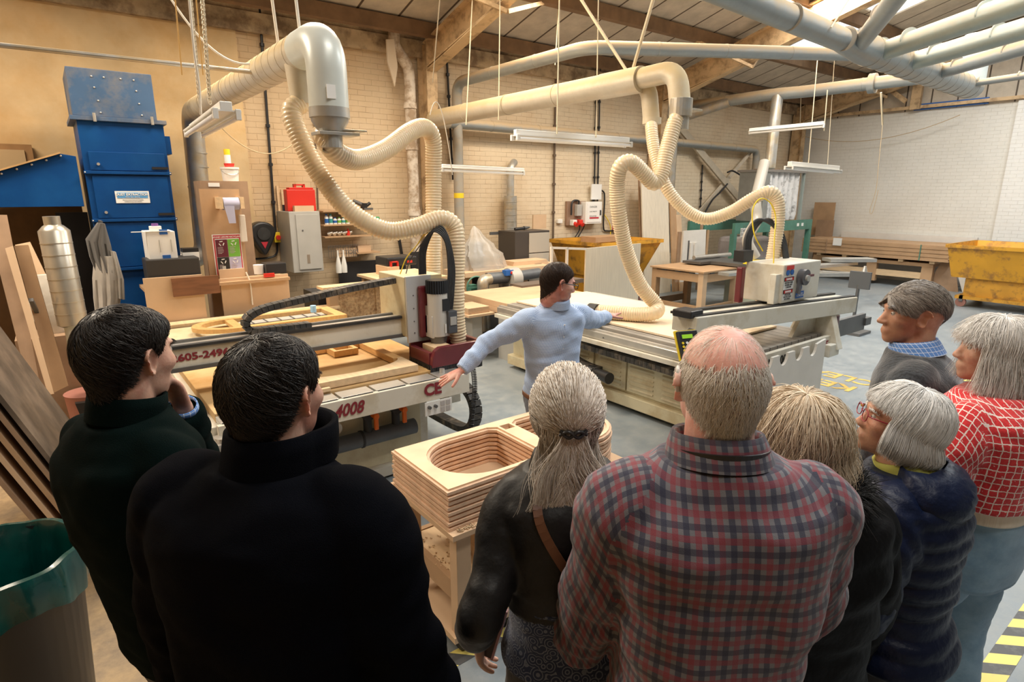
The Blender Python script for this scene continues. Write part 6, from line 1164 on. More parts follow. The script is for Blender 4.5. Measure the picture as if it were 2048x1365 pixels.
def fall_paths(n,phi_fn,th0_fn,T,zend_fn,K=16,hk={},crown=(0,-.2,.98),flare=.0,curl=.02,wave=0,messy=.004,face=55,fringe=None):
    ph=phi_fn(n); th0=th0_fn(n); P=np.zeros((n,K,3)); 
    thv=np.radians(92)+0*ph; a=np.abs(np.degrees((ph+np.pi)%(2*np.pi)-np.pi)); isf=a<face
    Tt=T*(.75+.35*rng.random(n)); zend=zend_fn(ph,n)
    # arc over the skull then down
    Dv=dirs_from(ph,thv,crown); Rv=head_R(Dv,**hk)+Tt; Pv=Dv*Rv[:,None]; arcL=np.maximum(.0,(thv-th0)*.105); dropL=np.maximum(.0,Pv[:,2]-zend); tot=arcL+dropL
    nz=rng.normal(0,messy,(n,3)); w0=rng.random(n)*6.28; wf=rng.uniform(30,60,n)
    for k in range(K):
        s=tot*k/(K-1); on=s<arcL; th=th0+np.minimum(s,arcL)/.105; th=np.minimum(th,thv); D=dirs_from(ph,th,crown); R_=head_R(D,**hk)+Tt*np.clip(.45+s/.05,0,1); p=D*R_[:,None]
        dz=np.maximum(0,s-arcL); q=p.copy(); f=dz/np.maximum(dropL,1e-6)
        hr=1+flare*np.sin(f*2.2)-curl/.1*np.clip(f-.7,0,1)**1.5*2; q[:,0]*=np.where(on,1,hr); q[:,1]*=np.where(on,1,hr); q[:,2]-=dz
        q+=nz*(k/(K-1))
        if wave: 
            q[:,0]+=wave*np.sin(w0+dz*wf)*f; q[:,1]+=wave*np.cos(w0*1.3+dz*wf)*f
        P[:,k]=q
    return P
# ---- garment lofts -------------------------------------------------------
TOR=[(-.14,.168,.118,0),(0,.176,.124,-.004),(.22,.160,.112,.0),(.45,.172,.118,.0),(.66,.190,.124,-.006),(.80,.203,.120,-.010),(.88,.200,.104,-.010),(.935,.150,.085,-.006),(.975,.100,.070,-.002),(1.01,.072,.064,.004),(1.05,.062,.060,.008)]
class Fig:
    """a figure: spine, arms, legs and head placed in the person's own frame (x right, y forward)"""
    def __init__(s,label,hpx,hpy,depth,a_body,a_head,pitch=0,roll=0,w=1,dep=1,lean=.02,side=0,sc_=1,belly=0,hk=None,neck_fwd=.035,nk=.132,twist=0,skin=None,fpose=None,hip=None):
        H=at(hpx,hpy,d=depth); s.H=H; f=FWD*math.cos(R(a_body))+RGT*math.sin(R(a_body)); s.rz=math.atan2(-f.x,f.y)
        s.w,s.dep,s.belly,s.sc=w,dep,belly,sc_; s.hk=hk or {}; zN=H.z-nk*sc_; s.hip=hip or zN*.60
        s.N=Vector((side,lean,zN)); s.P=Vector((0,0,s.hip)); ho=Vector((0,neck_fwd,nk*sc_))
        Rz=Matrix.Rotation(s.rz,3,'Z'); base=H-Rz@(s.N+ho); s.root=thing('person',(base.x,base.y,0),label,'person',rotz=s.rz); s.base=base; s.Rz=Rz
        s.hc=s.N+ho; da=a_head-a_body; s.Mh=Matrix.Translation(s.hc)@Matrix.Rotation(R(-da),4,'Z')@Matrix.Rotation(R(pitch),4,'X')@Matrix.Rotation(R(roll),4,'Y')@Matrix.Scale(sc_,4)
        s.skin=skin or SKIN; s.bodyparts=[]; s.arms={}
    def loc(s,p): return s.Rz.transposed()@(Vector(p)-Vector((s.base.x,s.base.y,0)))
    def spine(s,t):
        a=s.P.lerp(s.N,t); a.y+=.018*math.sin(math.pi*min(1,max(0,t)))*-1; return a
    def ring(s,t,hw,hd,yo,n=72,e=2.5,front=1):
        c=s.spine(t); d=(s.N-s.P).normalized(); xa=Vector((1,0,0)); xa=(xa-d*xa.dot(d)).normalized(); ya=d.cross(xa); out=[]
        for k in range(n):
            a=-math.pi+2*math.pi*k/n; sx=math.sin(a); cx=math.cos(a); x=hw*math.copysign(abs(sx)**(2/e),sx); y=-hd*math.copysign(abs(cx)**(2/e),cx)
            if y>0: y*=front
            out.append(c+xa*x+ya*(y+yo))
        return out
    def torso_rings(s,e=0,t0=-.14,t1=1.05,n=72,m=64,hemflare=0,widths=None):
        tab=widths or TOR; ts=[r[0] for r in tab]; out=[]; smooth=lambda j,t: float(np.interp(t,ts,[r[j] for r in tab]))
        for i in range(m):
            t=t0+(t1-t0)*i/(m-1); k=[sum(smooth(j,t+dt)*wt for dt,wt in ((-.03,.2),(-.015,.2),(0,.2),(.015,.2),(.03,.2))) for j in (1,2,3)]
            b=1+s.belly*math.exp(-((t-.22)/.22)**2); ww=s.w if t<.9 else s.w+(1-s.w)*min(1,(t-.9)/.12)
            fl=hemflare*max(0,(.2-t))
            out.append((t,s.ring(t,k[0]*ww+e+fl,(k[1]*s.dep+e+fl),k[2]+(.0),n,2.6 if t<.88 else 2.3,b)))
        return out
    def shoulder(s,sd): c=s.spine(.84); return c+Vector((sd*(.168*s.w),-.012,.0))
    def arm(s,sd,wrist,pole=(0,-1,-.4),world=False,hand=None,ul=.29,fl=.255,fing=(.2,.3,.35,.4),thumb=.3,pn=None,spread=1.0):
        W=s.loc(wrist) if world else Vector(wrist); S=s.shoulder(sd); d=W-S; L_=min(d.length,(ul+fl)*.995); d=d.normalized(); W=S+d*L_
        a=(ul*ul-fl*fl+L_*L_)/(2*L_); h=math.sqrt(max(0,ul*ul-a*a)); pv=Vector(pole); pv=(pv-d*pv.dot(d)).normalized(); E=S+d*a+pv*h
        s.arms[sd]=(S,E,W); fd=(W-E).normalized(); hd=Vector(hand).normalized() if hand else fd
        nrm=Vector(pn) if pn else Vector((sd*-1,0,0)); nrm=(nrm-hd*nrm.dot(hd)).normalized(); s.hand(W,hd,nrm,sd,fing,thumb,spread); return E,W
    def hand(s,W,d,nrm,sd,fing,thumb,spread):
        """palm faces nrm; fingers run along d; curl bends them towards nrm"""
        lat=d.cross(nrm).normalized()*sd   # towards the thumb
        B=s.bodyparts; rg=[]
        for u,wd,th in ((-.02,.026,.020),(.0,.028,.019),(.02,.033,.018),(.05,.040,.016),(.075,.042,.014),(.088,.038,.011)):
            c=W+d*u; rg.append([c+lat*(wd*math.cos(a))+nrm*(th*math.sin(a)) for a in [2*math.pi*k/16 for k in range(16)]])
        B.append(('loft',rg))
        for i,(off,ln) in enumerate(((.031,.072),(.010,.080),(-.011,.075),(-.031,.060))):
            p=W+d*.078+lat*off; dd=(d+lat*off*2.2*spread).normalized(); c=fing[i]; P=[p-d*.02,p]; 
            for sg in (.45,.32,.23): dd=(dd+nrm*c*.9).normalized(); p=p+dd*ln*sg; P.append(p)
            B.append(('tube',resample(crv(P,4),.006),[.0092,.0072]))
        p=W+d*.018+lat*.026; dd=(d*.75+lat*.75+nrm*.25).normalized(); P=[p-lat*.01,p]
        for sg in (.038,.030,.024): p=p+dd*sg; P.append(p); dd=(dd+nrm*thumb*.5+d*.2).normalized()
        B.append(('tube',resample(crv(P,4),.006),[.0125,.0085]))
    def legs(s,feet=None,knee=.0):
        s.leg={}; 
        for sd in (-1,1):
            F=Vector(feet[0 if sd<0 else 1]) if feet else Vector((sd*.11*s.w,.0,.09)); Hp=s.P+Vector((sd*.085*s.w,0,-.02)); K_=(Hp+F)/2+Vector((0,.03+knee,.03)); s.leg[sd]=(Hp,K_,F)
    def build_body(s,voxel=.005,ear=True,name='body'):
        mb=MB(); A,B=72,60; ph=np.repeat(np.linspace(-np.pi,np.pi,A,endpoint=False),B); th=np.tile(np.linspace(.005,np.pi-.005,B),A)
        D=np.stack([np.sin(th)*np.cos(ph),np.sin(th)*np.sin(ph),np.cos(th)],1); V=D*head_R(D,**s.hk)[:,None]; M_=np.array(s.Mh); V=V@M_[:3,:3].T+M_[:3,3]
        n0=len(mb.v); vs=[tuple(p) for p in V]; fs=[]
        for i in range(A):
            k=(i+1)%A
            for j in range(B-1): fs.append((i*B+j,k*B+j,k*B+j+1,i*B+j+1))
        fs.append(tuple(i*B for i in range(A))[::-1]); fs.append(tuple(i*B+B-1 for i in range(A))); mb.add(vs,fs)
        if ear:
            for sd in (-1,1):
                na,nr=28,7; pts=[]; top=[]; 
                def P(a,r,back):
                    z=.037*math.sin(a)*r; y=-.020*math.cos(a)*r*(1.15 if z>0 else .8)-(.004 if z>0 else -.003)
                    hh=(.006*math.exp(-((r-.84)/.13)**2)*2.0 -.004*math.exp(-(r/.5)**2)) if not back else -.011
                    if not back: hh+=.003*math.exp(-((r-.45)/.12)**2)*(1 if z>-.01 else 0)
                    p=Vector((sd*(.0+hh),y,z)); flare=R(28)*sd; p=Matrix.Rotation(flare*-1,3,'Z')@Vector(p) if 0 else p
                    x=p.x+sd*(-p.y*.62); return Vector((x,p.y,p.z))
                rings=[[P(2*math.pi*k/na,r,False) for k in range(na)] for r in (.02,.25,.45,.6,.75,.86,.95,1.0)]+[[P(2*math.pi*k/na,r,True) for k in range(na)] for r in (.97,.8,.4,.02)]
                ec=Vector((sd*(.0745+s.hk.get('fat',0)*.4),-.008,-.006)); rings=[[s.Mh@(p+ec) for p in rg] for rg in rings]; mb.loft(rings)
        # neck
        hc=s.Mh@Vector((0,-.026,-.02)); hb=s.Mh@Vector((0,-.028,-.075)); nb=s.spine(1.0)+Vector((0,.0,-.01)); low=s.spine(.93)
        nw=.064*(1+s.hk.get('fat',0)*6); rr=sweep([low,nb,nb.lerp(hb,.5),hb,hc],[.075,nw*1.08,nw,nw*.98,nw*.9],24,up=(0,1,0)); mb.loft(rr)
        mb.loft([r for t,r in s.torso_rings(-.022,-.14,1.0,40,24)])
        for sd,(S,E,W) in s.arms.items():
            P=resample([S+Vector((-sd*.05,0,.0)),S,E,W],.03); n=len(P); mb.loft(sweep(P,[.058-.034*(i/(n-1))+.004*math.sin(i/(n-1)*math.pi*2) for i in range(n)],18))
        for sd,(a,b,c) in s.leg.items():
            P=resample([a,b,c],.06); n=len(P); mb.loft(sweep(P,[.078-.042*(i/(n-1)) for i in range(n)],18,up=(0,1,0)))
        for bp in s.bodyparts:
            if bp[0]=='loft': mb.loft(bp[1])
            else: P=bp[1]; n=len(P); r0,r1=bp[2]; mb.loft(sweep(P,[ (r0+(r1-r0)*i/(n-1))*(1 if i<n-1 else .6) for i in range(n)],12))
        o=mb.build(name,s.skin,s.root,smooth=True,local=True); r=o.modifiers.new('merge','REMESH'); r.mode='VOXEL'; r.voxel_size=voxel; r.use_smooth_shade=True
        sm=o.modifiers.new('soften','SMOOTH'); sm.factor=.5; sm.iterations=3
        s.body=o; return o
    # ---- clothes
    def cloth(s,name,loops,m,thick=True,amp=.006,seed=1,freq=(9,9,14),quilt=None,parent=None,merge=0,soft=6):
        """loops: list of (rings) tubes; UVs in metres, u from the back centre, v along the tube"""
        V=[];F=[];UV=[];tubes=[]
        for li,rings in enumerate(loops):
            A=np.array([[tuple(p) for p in r] for r in rings]); m_,n,_=A.shape
            cen=A.mean(axis=1,keepdims=True); seg=np.linalg.norm(np.diff(A,axis=1,append=A[:,:1]),axis=2); cum=np.concatenate([np.zeros((m_,1)),np.cumsum(seg,axis=1)[:,:-1]],1); u=cum-cum[:,n//2:n//2+1]
            vv=np.concatenate([[0],np.cumsum(np.linalg.norm(np.diff(cen[:,0],axis=0),axis=1))]); v=np.repeat(vv[:,None],n,1)
            if li: v=np.concatenate([np.zeros((1,n)),np.cumsum(np.linalg.norm(np.diff(A,axis=0),axis=2),axis=0)],0)
            T1=np.roll(A,-1,1)-np.roll(A,1,1); T2=np.gradient(A,axis=0); Nn=np.cross(T1,T2); Nn/=np.linalg.norm(Nn,axis=2,keepdims=True)+1e-9
            sg=np.sign(((A-cen)*Nn).sum()); Nn*=sg; q=A.reshape(-1,3)
            d=amp*fbm(q*np.array(freq),seed+li*5,3)+amp*.8*np.abs(fbm(np.stack([u.ravel()*5,v.ravel()*16,0*v.ravel()],1),seed+9+li,2))*np.sign(1)-amp*.3
            if quilt: d+=quilt(u.ravel(),v.ravel(),li)
            A=A+Nn*d.reshape(m_,n,1); b=len(V); tubes.append((A,u,v))
            if merge: continue
            V+= [tuple(p) for p in A.reshape(-1,3)]; UV+=list(zip(u.ravel(),v.ravel()))
            for i in range(m_-1):
                for j in range(n): k=(j+1)%n; F.append((b+i*n+j,b+i*n+k,b+(i+1)*n+k,b+(i+1)*n+j))
        if merge: return s.merge_cloth(name,tubes,m,merge,soft,parent)
        me=bpy.data.meshes.new(name); me.from_pydata(V,[],F); ul=me.uv_layers.new(name='UV'); L=np.array([l.vertex_index for l in me.loops]); uv=np.array(UV)[L]
        # keep the seam quads from spanning the whole width
        f4=uv.reshape(-1,4,2); span=f4[:,:,0].max(1)-f4[:,:,0].min(1); mx=np.abs(f4[:,:,0]).max(1); bad=span>mx*1.2
        f4[bad,:,0]=np.where(f4[bad,:,0]<0,mx[bad,None],f4[bad,:,0]); ul.data.foreach_set('uv',f4.reshape(-1).astype(np.float32))
        import bmesh
        bm=bmesh.new(); bm.from_mesh(me); bmesh.ops.recalc_face_normals(bm,faces=bm.faces); bm.to_mesh(me); bm.free()
        me.polygons.foreach_set('use_smooth',np.ones(len(me.polygons),bool)); o=bpy.data.objects.new(name,me); link(o); me.materials.append(m); o.parent=parent or s.root
        if thick: sd=o.modifiers.new('cloth','SOLIDIFY'); sd.thickness=.004; sd.offset=-1
        return o
    def merge_cloth(s,name,tubes,m,voxel,soft,parent):
        """weld torso and sleeves into one skin, carrying the cloth coordinates over"""
        from mathutils.bvhtree import BVHTree; from mathutils.interpolate import poly_3d_calc
        mb=MB(); T=[]
        for A,u,v in tubes:
            mb.loft([[tuple(p) for p in r] for r in A]); m_,n,_=A.shape; P=[Vector(p) for p in A.reshape(-1,3)]; Q=[];U=[]
            for i in range(m_-1):
                for j in range(n):
                    k=(j+1)%n; Q.append((i*n+j,i*n+k,(i+1)*n+k,(i+1)*n+j)); us=[u[i,j],u[i,k],u[i+1,k],u[i+1,j]]
                    if max(us)-min(us)>max(abs(x) for x in us)*1.2: mx=max(abs(x) for x in us); us=[mx if x<0 else x for x in us]
                    U.append([(us[0],v[i,j]),(us[1],v[i,k]),(us[2],v[i+1,k]),(us[3],v[i+1,j])])
            T.append((BVHTree.FromPolygons(P,Q),P,Q,U))
        me0=bpy.data.meshes.new('tmp'); me0.from_pydata(mb.v,[],mb.f); 
        import bmesh
        bm=bmesh.new(); bm.from_mesh(me0); bmesh.ops.recalc_face_normals(bm,faces=bm.faces); bm.to_mesh(me0); bm.free()
        o=bpy.data.objects.new('tmp',me0); link(o); r=o.modifiers.new('r','REMESH'); r.mode='VOXEL'; r.voxel_size=voxel; q=o.modifiers.new('s','SMOOTH'); q.factor=.5; q.iterations=soft
        dg=bpy.context.evaluated_depsgraph_get(); me=bpy.data.meshes.new_from_object(o.evaluated_get(dg)); bpy.data.objects.remove(o); me.name=name
        while me.uv_layers: me.uv_layers.remove(me.uv_layers[0])
        if m.node_tree.nodes.get('UV Map') or any(nd.type=='UVMAP' for nd in m.node_tree.nodes):
            ul=me.uv_layers.new(name='UV'); uv=np.zeros(len(me.loops)*2,np.float32); VC=[Vector(x.co) for x in me.vertices]
            for p in me.polygons:
                c=p.center; best=min(range(len(T)),key=lambda i: T[i][0].find_nearest(c)[3]+(.014 if i else 0)); bt,P,Q,U=T[best]
                fi0=None
                for li in p.loop_indices:
                    loc,_,fi,_=bt.find_nearest(VC[me.loops[li].vertex_index]); w_=poly_3d_calc([P[x] for x in Q[fi]],loc); x=sum(a*b[0] for a,b in zip(w_,U[fi])); y=sum(a*b[1] for a,b in zip(w_,U[fi]))
                    uv[li*2]=x; uv[li*2+1]=y
            ul.data.foreach_set('uv',uv)
        me.polygons.foreach_set('use_smooth',np.ones(len(me.polygons),bool)); me.materials.clear(); me.materials.append(m); ob=bpy.data.objects.new(name,me); link(ob); ob.parent=parent or s.root; return ob
    def sleeve(s,sd,e=.016,end=1.0,n=40,r=(.070,.066,.052,.040),cuff=0,bunch=.004):
        S,E,W=s.arms[sd]; d=(W-E).normalized(); W2=E.lerp(W,end); inn=S+Vector((-sd*.075*s.w,0,.012)); P=resample(crv([inn,S+Vector((sd*.01,0,-.002)),S.lerp(E,.5),E,E.lerp(W2,.5),W2],8),.012); m=len(P)
        up=(0,-1,0) if abs((E-S).normalized().y)<.9 else (0,0,1)
        ks=[0,.2,.55,1]; rad=[]
        for i in range(m):
            t=i/(m-1); rad.append(float(np.interp(t,[0,.14,.3,.6,1],[r[0]*.70,r[0]*.96,r[1],r[2],r[3]]))*(.5+.5*s.w)+e*(.5+.5*min(1,t*5))+bunch*math.sin(t*46+sd)*math.sin(t*17)*(.3+t))
        rings=sweep(P,rad,n,up=up)
        # rotate so that the ring's middle faces the back
        rings=[r_[n//2:]+r_[:n//2] for r_ in rings]
        # close the end inward a little
        c=P[-1]; rings.append([c+(p-c)*.8 for p in rings[-1]]); return rings
    def jacket(s,name,m,e=.02,t0=-.1,t1=.99,sle=.018,soft=6,amp=.006,seed=1,hemflare=0,quilt=None,end=1.0,dome=True,r=(.072,.068,.054,.042),bunch=.004,widths=None,merge=.008,**k):
        tr=[rg for t,rg in s.torso_rings(e,t0,t1,96,90,hemflare,widths)]; c=sum(tr[0],Vector())/96; tr=[[c+(p-c)*.9 for p in tr[0]]]+tr
        L_=[tr]+[s.sleeve(sd,sle,end,r=r,bunch=bunch) for sd in s.arms]; return s.cloth(name,L_,m,amp=amp,seed=seed,quilt=quilt,merge=merge,soft=soft,**k)
    def collar(s,name,m,h=.045,r=.074,fold=True,par=None,tilt=.012,open_=0):
        nb=s.spine(1.0); ax=((s.Mh@Vector((0,-.02,-.08)))-nb).normalized(); n=48; rings=[]
        prof=[(r+.006,-.015),(r-.002,.0),(r-.006,h*.6),(r-.004,h)]
        if fold: prof+=[(r+.003,h+.003),(r+.010,h*.7),(r+.018,h*.1),(r+.022,-.008)]
        else: prof+=[(r+.004,h),(r+.006,h*.5),(r+.008,-.01)]
        for rr,z in prof:
            ring=[]
            for k in range(n):
                a=-math.pi+2*math.pi*k/n; y=-math.cos(a); zz=z-tilt*(y+1)*1.2; ro=rr*(1+open_*max(0,y)); ring.append(nb+Vector((math.sin(a)*ro*1.05,y*ro*1.05+.004,0))+ax*0+Vector((0,ax.y*zz,zz+.006)))
            rings.append(ring)
        return s.cloth(name,[rings],m,thick=False,amp=.0015,seed=4,parent=par)
    def trousers(s,m,e=.02,top=.06,name='trousers',amp=.006,r=(.088,.066,.056),end=1.0):
        tr=[rg for t,rg in s.torso_rings(e*.6,-.16,top,60,20)]; L_=[tr]
        for sd,(a,b,c) in s.leg.items():
            P=resample(crv([a+Vector((0,0,.06)),a,a.lerp(b,.5),b,b.lerp(c,.5),c.lerp(b,1-end)],6),.02); m_=len(P); rad=[float(np.interp(i/(m_-1),[0,.15,.55,1],[r[0]*.95,r[0],r[1],r[2]]))*(.6+.4*s.w)+e for i in range(m_)]; L_.append(sweep(P,rad,40,up=(0,1,0)))
        return s.cloth(name,L_,m,amp=amp,seed=8)
    def shoes(s,m,yaw=0,L_=.28):
        for sd,(a,b,c) in s.leg.items():
            mb=MB(); rg=[]; 
            for u,wd,ht in ((-.085,.025,.06),(-.075,.036,.085),(-.03,.040,.095),(.03,.040,.075),(.09,.046,.058),(.14,.047,.048),(.175,.036,.036),(.19,.018,.02)):
                rg.append([Vector((c.x+wd*math.cos(t_)*(1 if 1 else 0),c.y+u,max(.0,ht*.5+ht*.52*math.sin(t_)))) for t_ in [2*math.pi*k/18 for k in range(18)]])
            mb.loft(rg); o=mb.build('shoe',m,s.root,smooth=True,local=True)
            so=MB().prism([(c.x-.045,c.y-.085),(c.x+.045,c.y-.085),(c.x+.052,c.y+.13),(c.x+.02,c.y+.195),(c.x-.02,c.y+.195),(c.x-.052,c.y+.13)],0,.016,'z').build('sole',BLK,o,local=True)
    def on_head(s,mb,name,m,**k):
        mb.v=[tuple(s.Mh@Vector(p)) for p in mb.v]; return mb.build(name,m,k.pop('parent',s.root),local=True,**k)
    def eyes(s,brow=None):
        for sd in (-1,1):
            e=s.on_head(MB().sphere((sd*.031,.0735,.005),.0116,14),'eye',mat('eye_white',(.50,.46,.43),.2),smooth=True)
            s.on_head(MB().sphere((sd*.031,.0800,.005),.0058,12),'iris',mat('iris_dark',(.06,.05,.04),.15),smooth=True,parent=e)
        if brow:
            n=260; xs=rng.uniform(.012,.050,n)*rng.choice([-1,1],n); D=np.stack([xs,np.full(n,.088)-np.abs(xs)*.25,.024+rng.normal(0,.0022,n)-np.abs(np.abs(xs)-.03)*.15],1); D/=np.linalg.norm(D,axis=1,keepdims=True); r=head_R(D,**s.hk); p0=D*r[:,None]; pts=np.stack([p0,p0+np.stack([np.sign(xs)*.004,.002+0*xs,.001+0*xs],1),p0+np.stack([np.sign(xs)*.008,.0015+0*xs,-.0005+0*xs],1)],1)
            strand_mesh('eyebrows',pts,.0006,brow,s.root,s.Mh)
    def glasses(s,m,lens=True,round_=.0,thin=.0016):
        mb=MB(); y=.104
        for sd in (-1,1):
            c=Vector((sd*.033,y,.004)); P=[c+Vector((.025*math.copysign(abs(math.cos(a))**.7,math.cos(a)),-.002*abs(math.cos(a)),.017*math.copysign(abs(math.sin(a))**.7,math.sin(a)))) for a in [2*math.pi*k/24 for k in range(25)]]; mb.tube(P,thin,6,False)
            mb.tube(crv([(sd*.058,y-.004,.010),(sd*.072,y-.02,.010),(sd*.080,.03,.008),(sd*.083,-.005,.010),(sd*.082,-.022,-.008)],5),thin*1.15,6)
        mb.tube([(-.009,y+.001,.008),(0,y+.003,.011),(.009,y+.001,.008)],thin,6); o=s.on_head(mb,'spectacles',m,smooth=True)
        return o
def skin_mat(name,c,red=(.60,.22,.16),amt=.35):
    m=mat(name,c,.5,var=.07,vscale=22,col2=red,c2amt=amt,c2scale=9,sss=.25,spec=.35,bump=.08,bscale=160); return m
SKIN=skin_mat('skin_fair',(.60,.36,.265),(.52,.24,.17)); SKINR=skin_mat('skin_ruddy',(.70,.42,.34),(.62,.27,.22),.5); SKINB=skin_mat('skin_scalp_pink',(.80,.54,.46),(.70,.36,.30),.5); SKINT=skin_mat('skin_tanned',(.52,.28,.185),(.45,.19,.12)); SKINP=skin_mat('skin_pale',(.66,.42,.32),(.58,.30,.22))
def weave_mat(name,fn,rough=.85,bump=.25,sheen=.2,bscale=500):
    """fabric whose pattern runs along the garment's own cloth coordinates (metres)"""
    m=bpy.data.materials.new(name); m.use_nodes=True; N,L=nt(m); b=N['Principled BSDF']; b.inputs['Roughness'].default_value=rough; b.inputs['Sheen Weight'].default_value=sheen
    uv=N.new('ShaderNodeUVMap'); uv.uv_map='UV'; s=sep(N,L,uv.outputs[0]); tc=N.new('ShaderNodeTexCoord')
    L.new(fn(N,L,s.outputs[0],s.outputs[1],tc.outputs['Object']),b.inputs['Base Color'])
    n=noise_(N,L,tc.outputs['Object'],bscale,2); bp=N.new('ShaderNodeBump'); bp.inputs['Strength'].default_value=bump; bp.inputs['Distance'].default_value=.002; L.new(n,bp.inputs['Height']); L.new(bp.outputs[0],b.inputs['Normal'])
    MC[name]=m; return m
def band_(N,L,x,per,lo,hi):
    f=math_(N,L,'FRACT',math_(N,L,'ADD',math_(N,L,'DIVIDE',x,per),50.0)); return math_(N,L,'MULTIPLY',math_(N,L,'GREATER_THAN',f,lo),math_(N,L,'LESS_THAN',f,hi))
def plaid(N,L,u,v,o):
    g=(.14,.14,.16); c=mixc(N,L,math_(N,L,'MULTIPLY',band_(N,L,u,.040,0,.27),.62),g,(.20,.012,.028)); c=mixc(N,L,math_(N,L,'MULTIPLY',band_(N,L,u,.040,.5,.77),.75),c,(.012,.016,.045))
    c=mixc(N,L,math_(N,L,'MULTIPLY',band_(N,L,v,.040,0,.27),.58),c,(.20,.012,.028)); return mixc(N,L,math_(N,L,'MULTIPLY',band_(N,L,v,.040,.5,.77),.68),c,(.012,.014,.040))
def check(N,L,u,v,o):
    c=mixc(N,L,math_(N,L,'MULTIPLY',band_(N,L,u,.0075,0,.42),.72),(.66,.80,.98),(.10,.20,.50)); return mixc(N,L,math_(N,L,'MULTIPLY',band_(N,L,v,.0075,0,.42),.55),c,(.10,.20,.50))
def bluecheck(N,L,u,v,o):
    c=mixc(N,L,math_(N,L,'MULTIPLY',band_(N,L,u,.016,0,.14),.7),(.10,.25,.62),(.75,.82,.92)); return mixc(N,L,math_(N,L,'MULTIPLY',band_(N,L,v,.016,0,.14),.7),c,(.75,.82,.92))
def tweed(N,L,u,v,o):
    n=noise_(N,L,o,90,3); w=math_(N,L,'MULTIPLY',math_(N,L,'SUBTRACT',noise_(N,L,o,45,2),.5),.010); u2=math_(N,L,'ADD',u,w); v2=math_(N,L,'ADD',v,w)
    l=math_(N,L,'MAXIMUM',band_(N,L,u2,.023,0,.14),band_(N,L,v2,.023,0,.14)); c=mixc(N,L,rng_(N,L,n,.3,.7),(.48,.010,.018),(.66,.025,.03)); c=mixc(N,L,l,c,(.80,.70,.66)); return mixc(N,L,math_(N,L,'GREATER_THAN',noise_(N,L,o,130,2),.70),c,(.78,.66,.62))
def paisley(N,L,u,v,o):
    vo=N.new('ShaderNodeTexVoronoi'); vo.inputs['Scale'].default_value=38; L.new(o,vo.inputs['Vector']); r=math_(N,L,'FRACT',math_(N,L,'MULTIPLY',vo.outputs['Distance'],4.2)); return mixc(N,L,math_(N,L,'LESS_THAN',r,.32),(.018,.032,.085),(.16,.19,.26))
def cable_knit(N,L,u,v,o):
    w=N.new('ShaderNodeTexWave'); w.inputs['Scale'].default_value=26; w.inputs['Distortion'].default_value=5; w.inputs['Detail Scale'].default_value=3; L.new(o,w.inputs['Vector']); return mixc(N,L,w.outputs['Fac'],(.010,.013,.018),(.035,.042,.052))
def denim(a,b): return lambda N,L,u,v,o: mixc(N,L,rng_(N,L,noise_(N,L,o,9,5,.65),.35,.7),a,b)
PLAID=weave_mat('plaid_shirt',plaid); CHK=weave_mat('fine_check_shirt',check,.8); BCH=weave_mat('blue_check_collar',bluecheck); TWEED=weave_mat('red_tweed',tweed,.95,.6,.4,220); PAIS=weave_mat('paisley_tunic',paisley); KNIT=weave_mat('cable_knit',cable_knit,.95,1.0,.4,90)
JEANS=weave_mat('light_blue_denim',denim((.15,.28,.42),(.28,.44,.58)),.85); JEAND=weave_mat('dark_blue_denim',denim((.03,.07,.13),(.06,.12,.20)),.85); JEANB=weave_mat('black_denim',denim((.018,.018,.02),(.045,.045,.05)),.85); GREYT=weave_mat('grey_trousers',denim((.13,.145,.18),(.18,.195,.235)),.8)
FLEECE=mat('black_fleece',(.0022,.0026,.0045),.95,spec=.05,bump=.3,bscale=500); PULL=mat('dark_green_pullover',(.002,.0065,.006),.95,spec=.05,bump=.3,bscale=400)
LEATH=mat('black_leather',(.006,.0055,.0055),.52,bump=.22,bscale=40,spec=.35); COAT=mat('black_padded_coat',(.003,.003,.0035),.6,spec=.12,bump=.3,bscale=40); NAVY=mat('navy_quilted_nylon',(.0035,.008,.030),.45,spec=.25,bump=.35,bscale=45); FUR=hair_mat('black_fur',(.004,.004,.005),(.025,.024,.024),.7)
SHOEB=mat('black_shoe',(.012,.011,.011),.35); SHOET=mat('tan_leather_boot',(.30,.12,.035),.4,var=.15)
# ================================================================ THE PEOPLE
# -- pointing presenter
f=Fig('man in pale blue checked shirt and glasses pointing, both arms spread between the machines','0',0,0,0,0) if 0 else Fig('man in pale blue checked shirt and glasses, arms spread, standing between the two machines',1118,566,3.58,152,72,pitch=-14,w=.98,lean=.03,side=-.0,dep=1.0,skin=SKINR,belly=.12)
f.legs()
f.arm(-1,at(1224,634,d=4.3),pole=(0,0,-1),world=True,hand=f.Rz.transposed()@(at(1243,624,d=4.4)-at(1216,636,d=4.22)),pn=f.Rz.transposed()@Vector((0,0,-1)),fing=(-.02,.06,.45,.55),thumb=.1,spread=1.3)
f.arm(1,at(922,742,d=3.52),pole=f.Rz.transposed()@Vector((.3,.3,.2)),world=True,hand=f.Rz.transposed()@(at(896,756,d=3.52)-at(922,742,d=3.52)),pn=f.Rz.transposed()@Vector((.2,.2,-1)),fing=(.05,.06,.05,.0),thumb=.0,spread=2.2)
f.build_body(.0038)
sh=f.jacket('shirt',CHK,e=.010,t0=-.04,t1=.99,sle=.008,amp=.008,seed=3,end=.97,r=(.078,.066,.052,.036),bunch=.005)
f.collar('shirt_collar',CHK,h=.044,r=.072,par=sh)
f.trousers(GREYT,e=.014,top=.03); f.shoes(SHOEB)
for k in range(6): MB().sphere(f.spine(.15+.13*k)+Vector((.0,.125+(.02 if k<3 else 0),0)),.005,8).build('shirt_button',PAPER,sh,local=True)
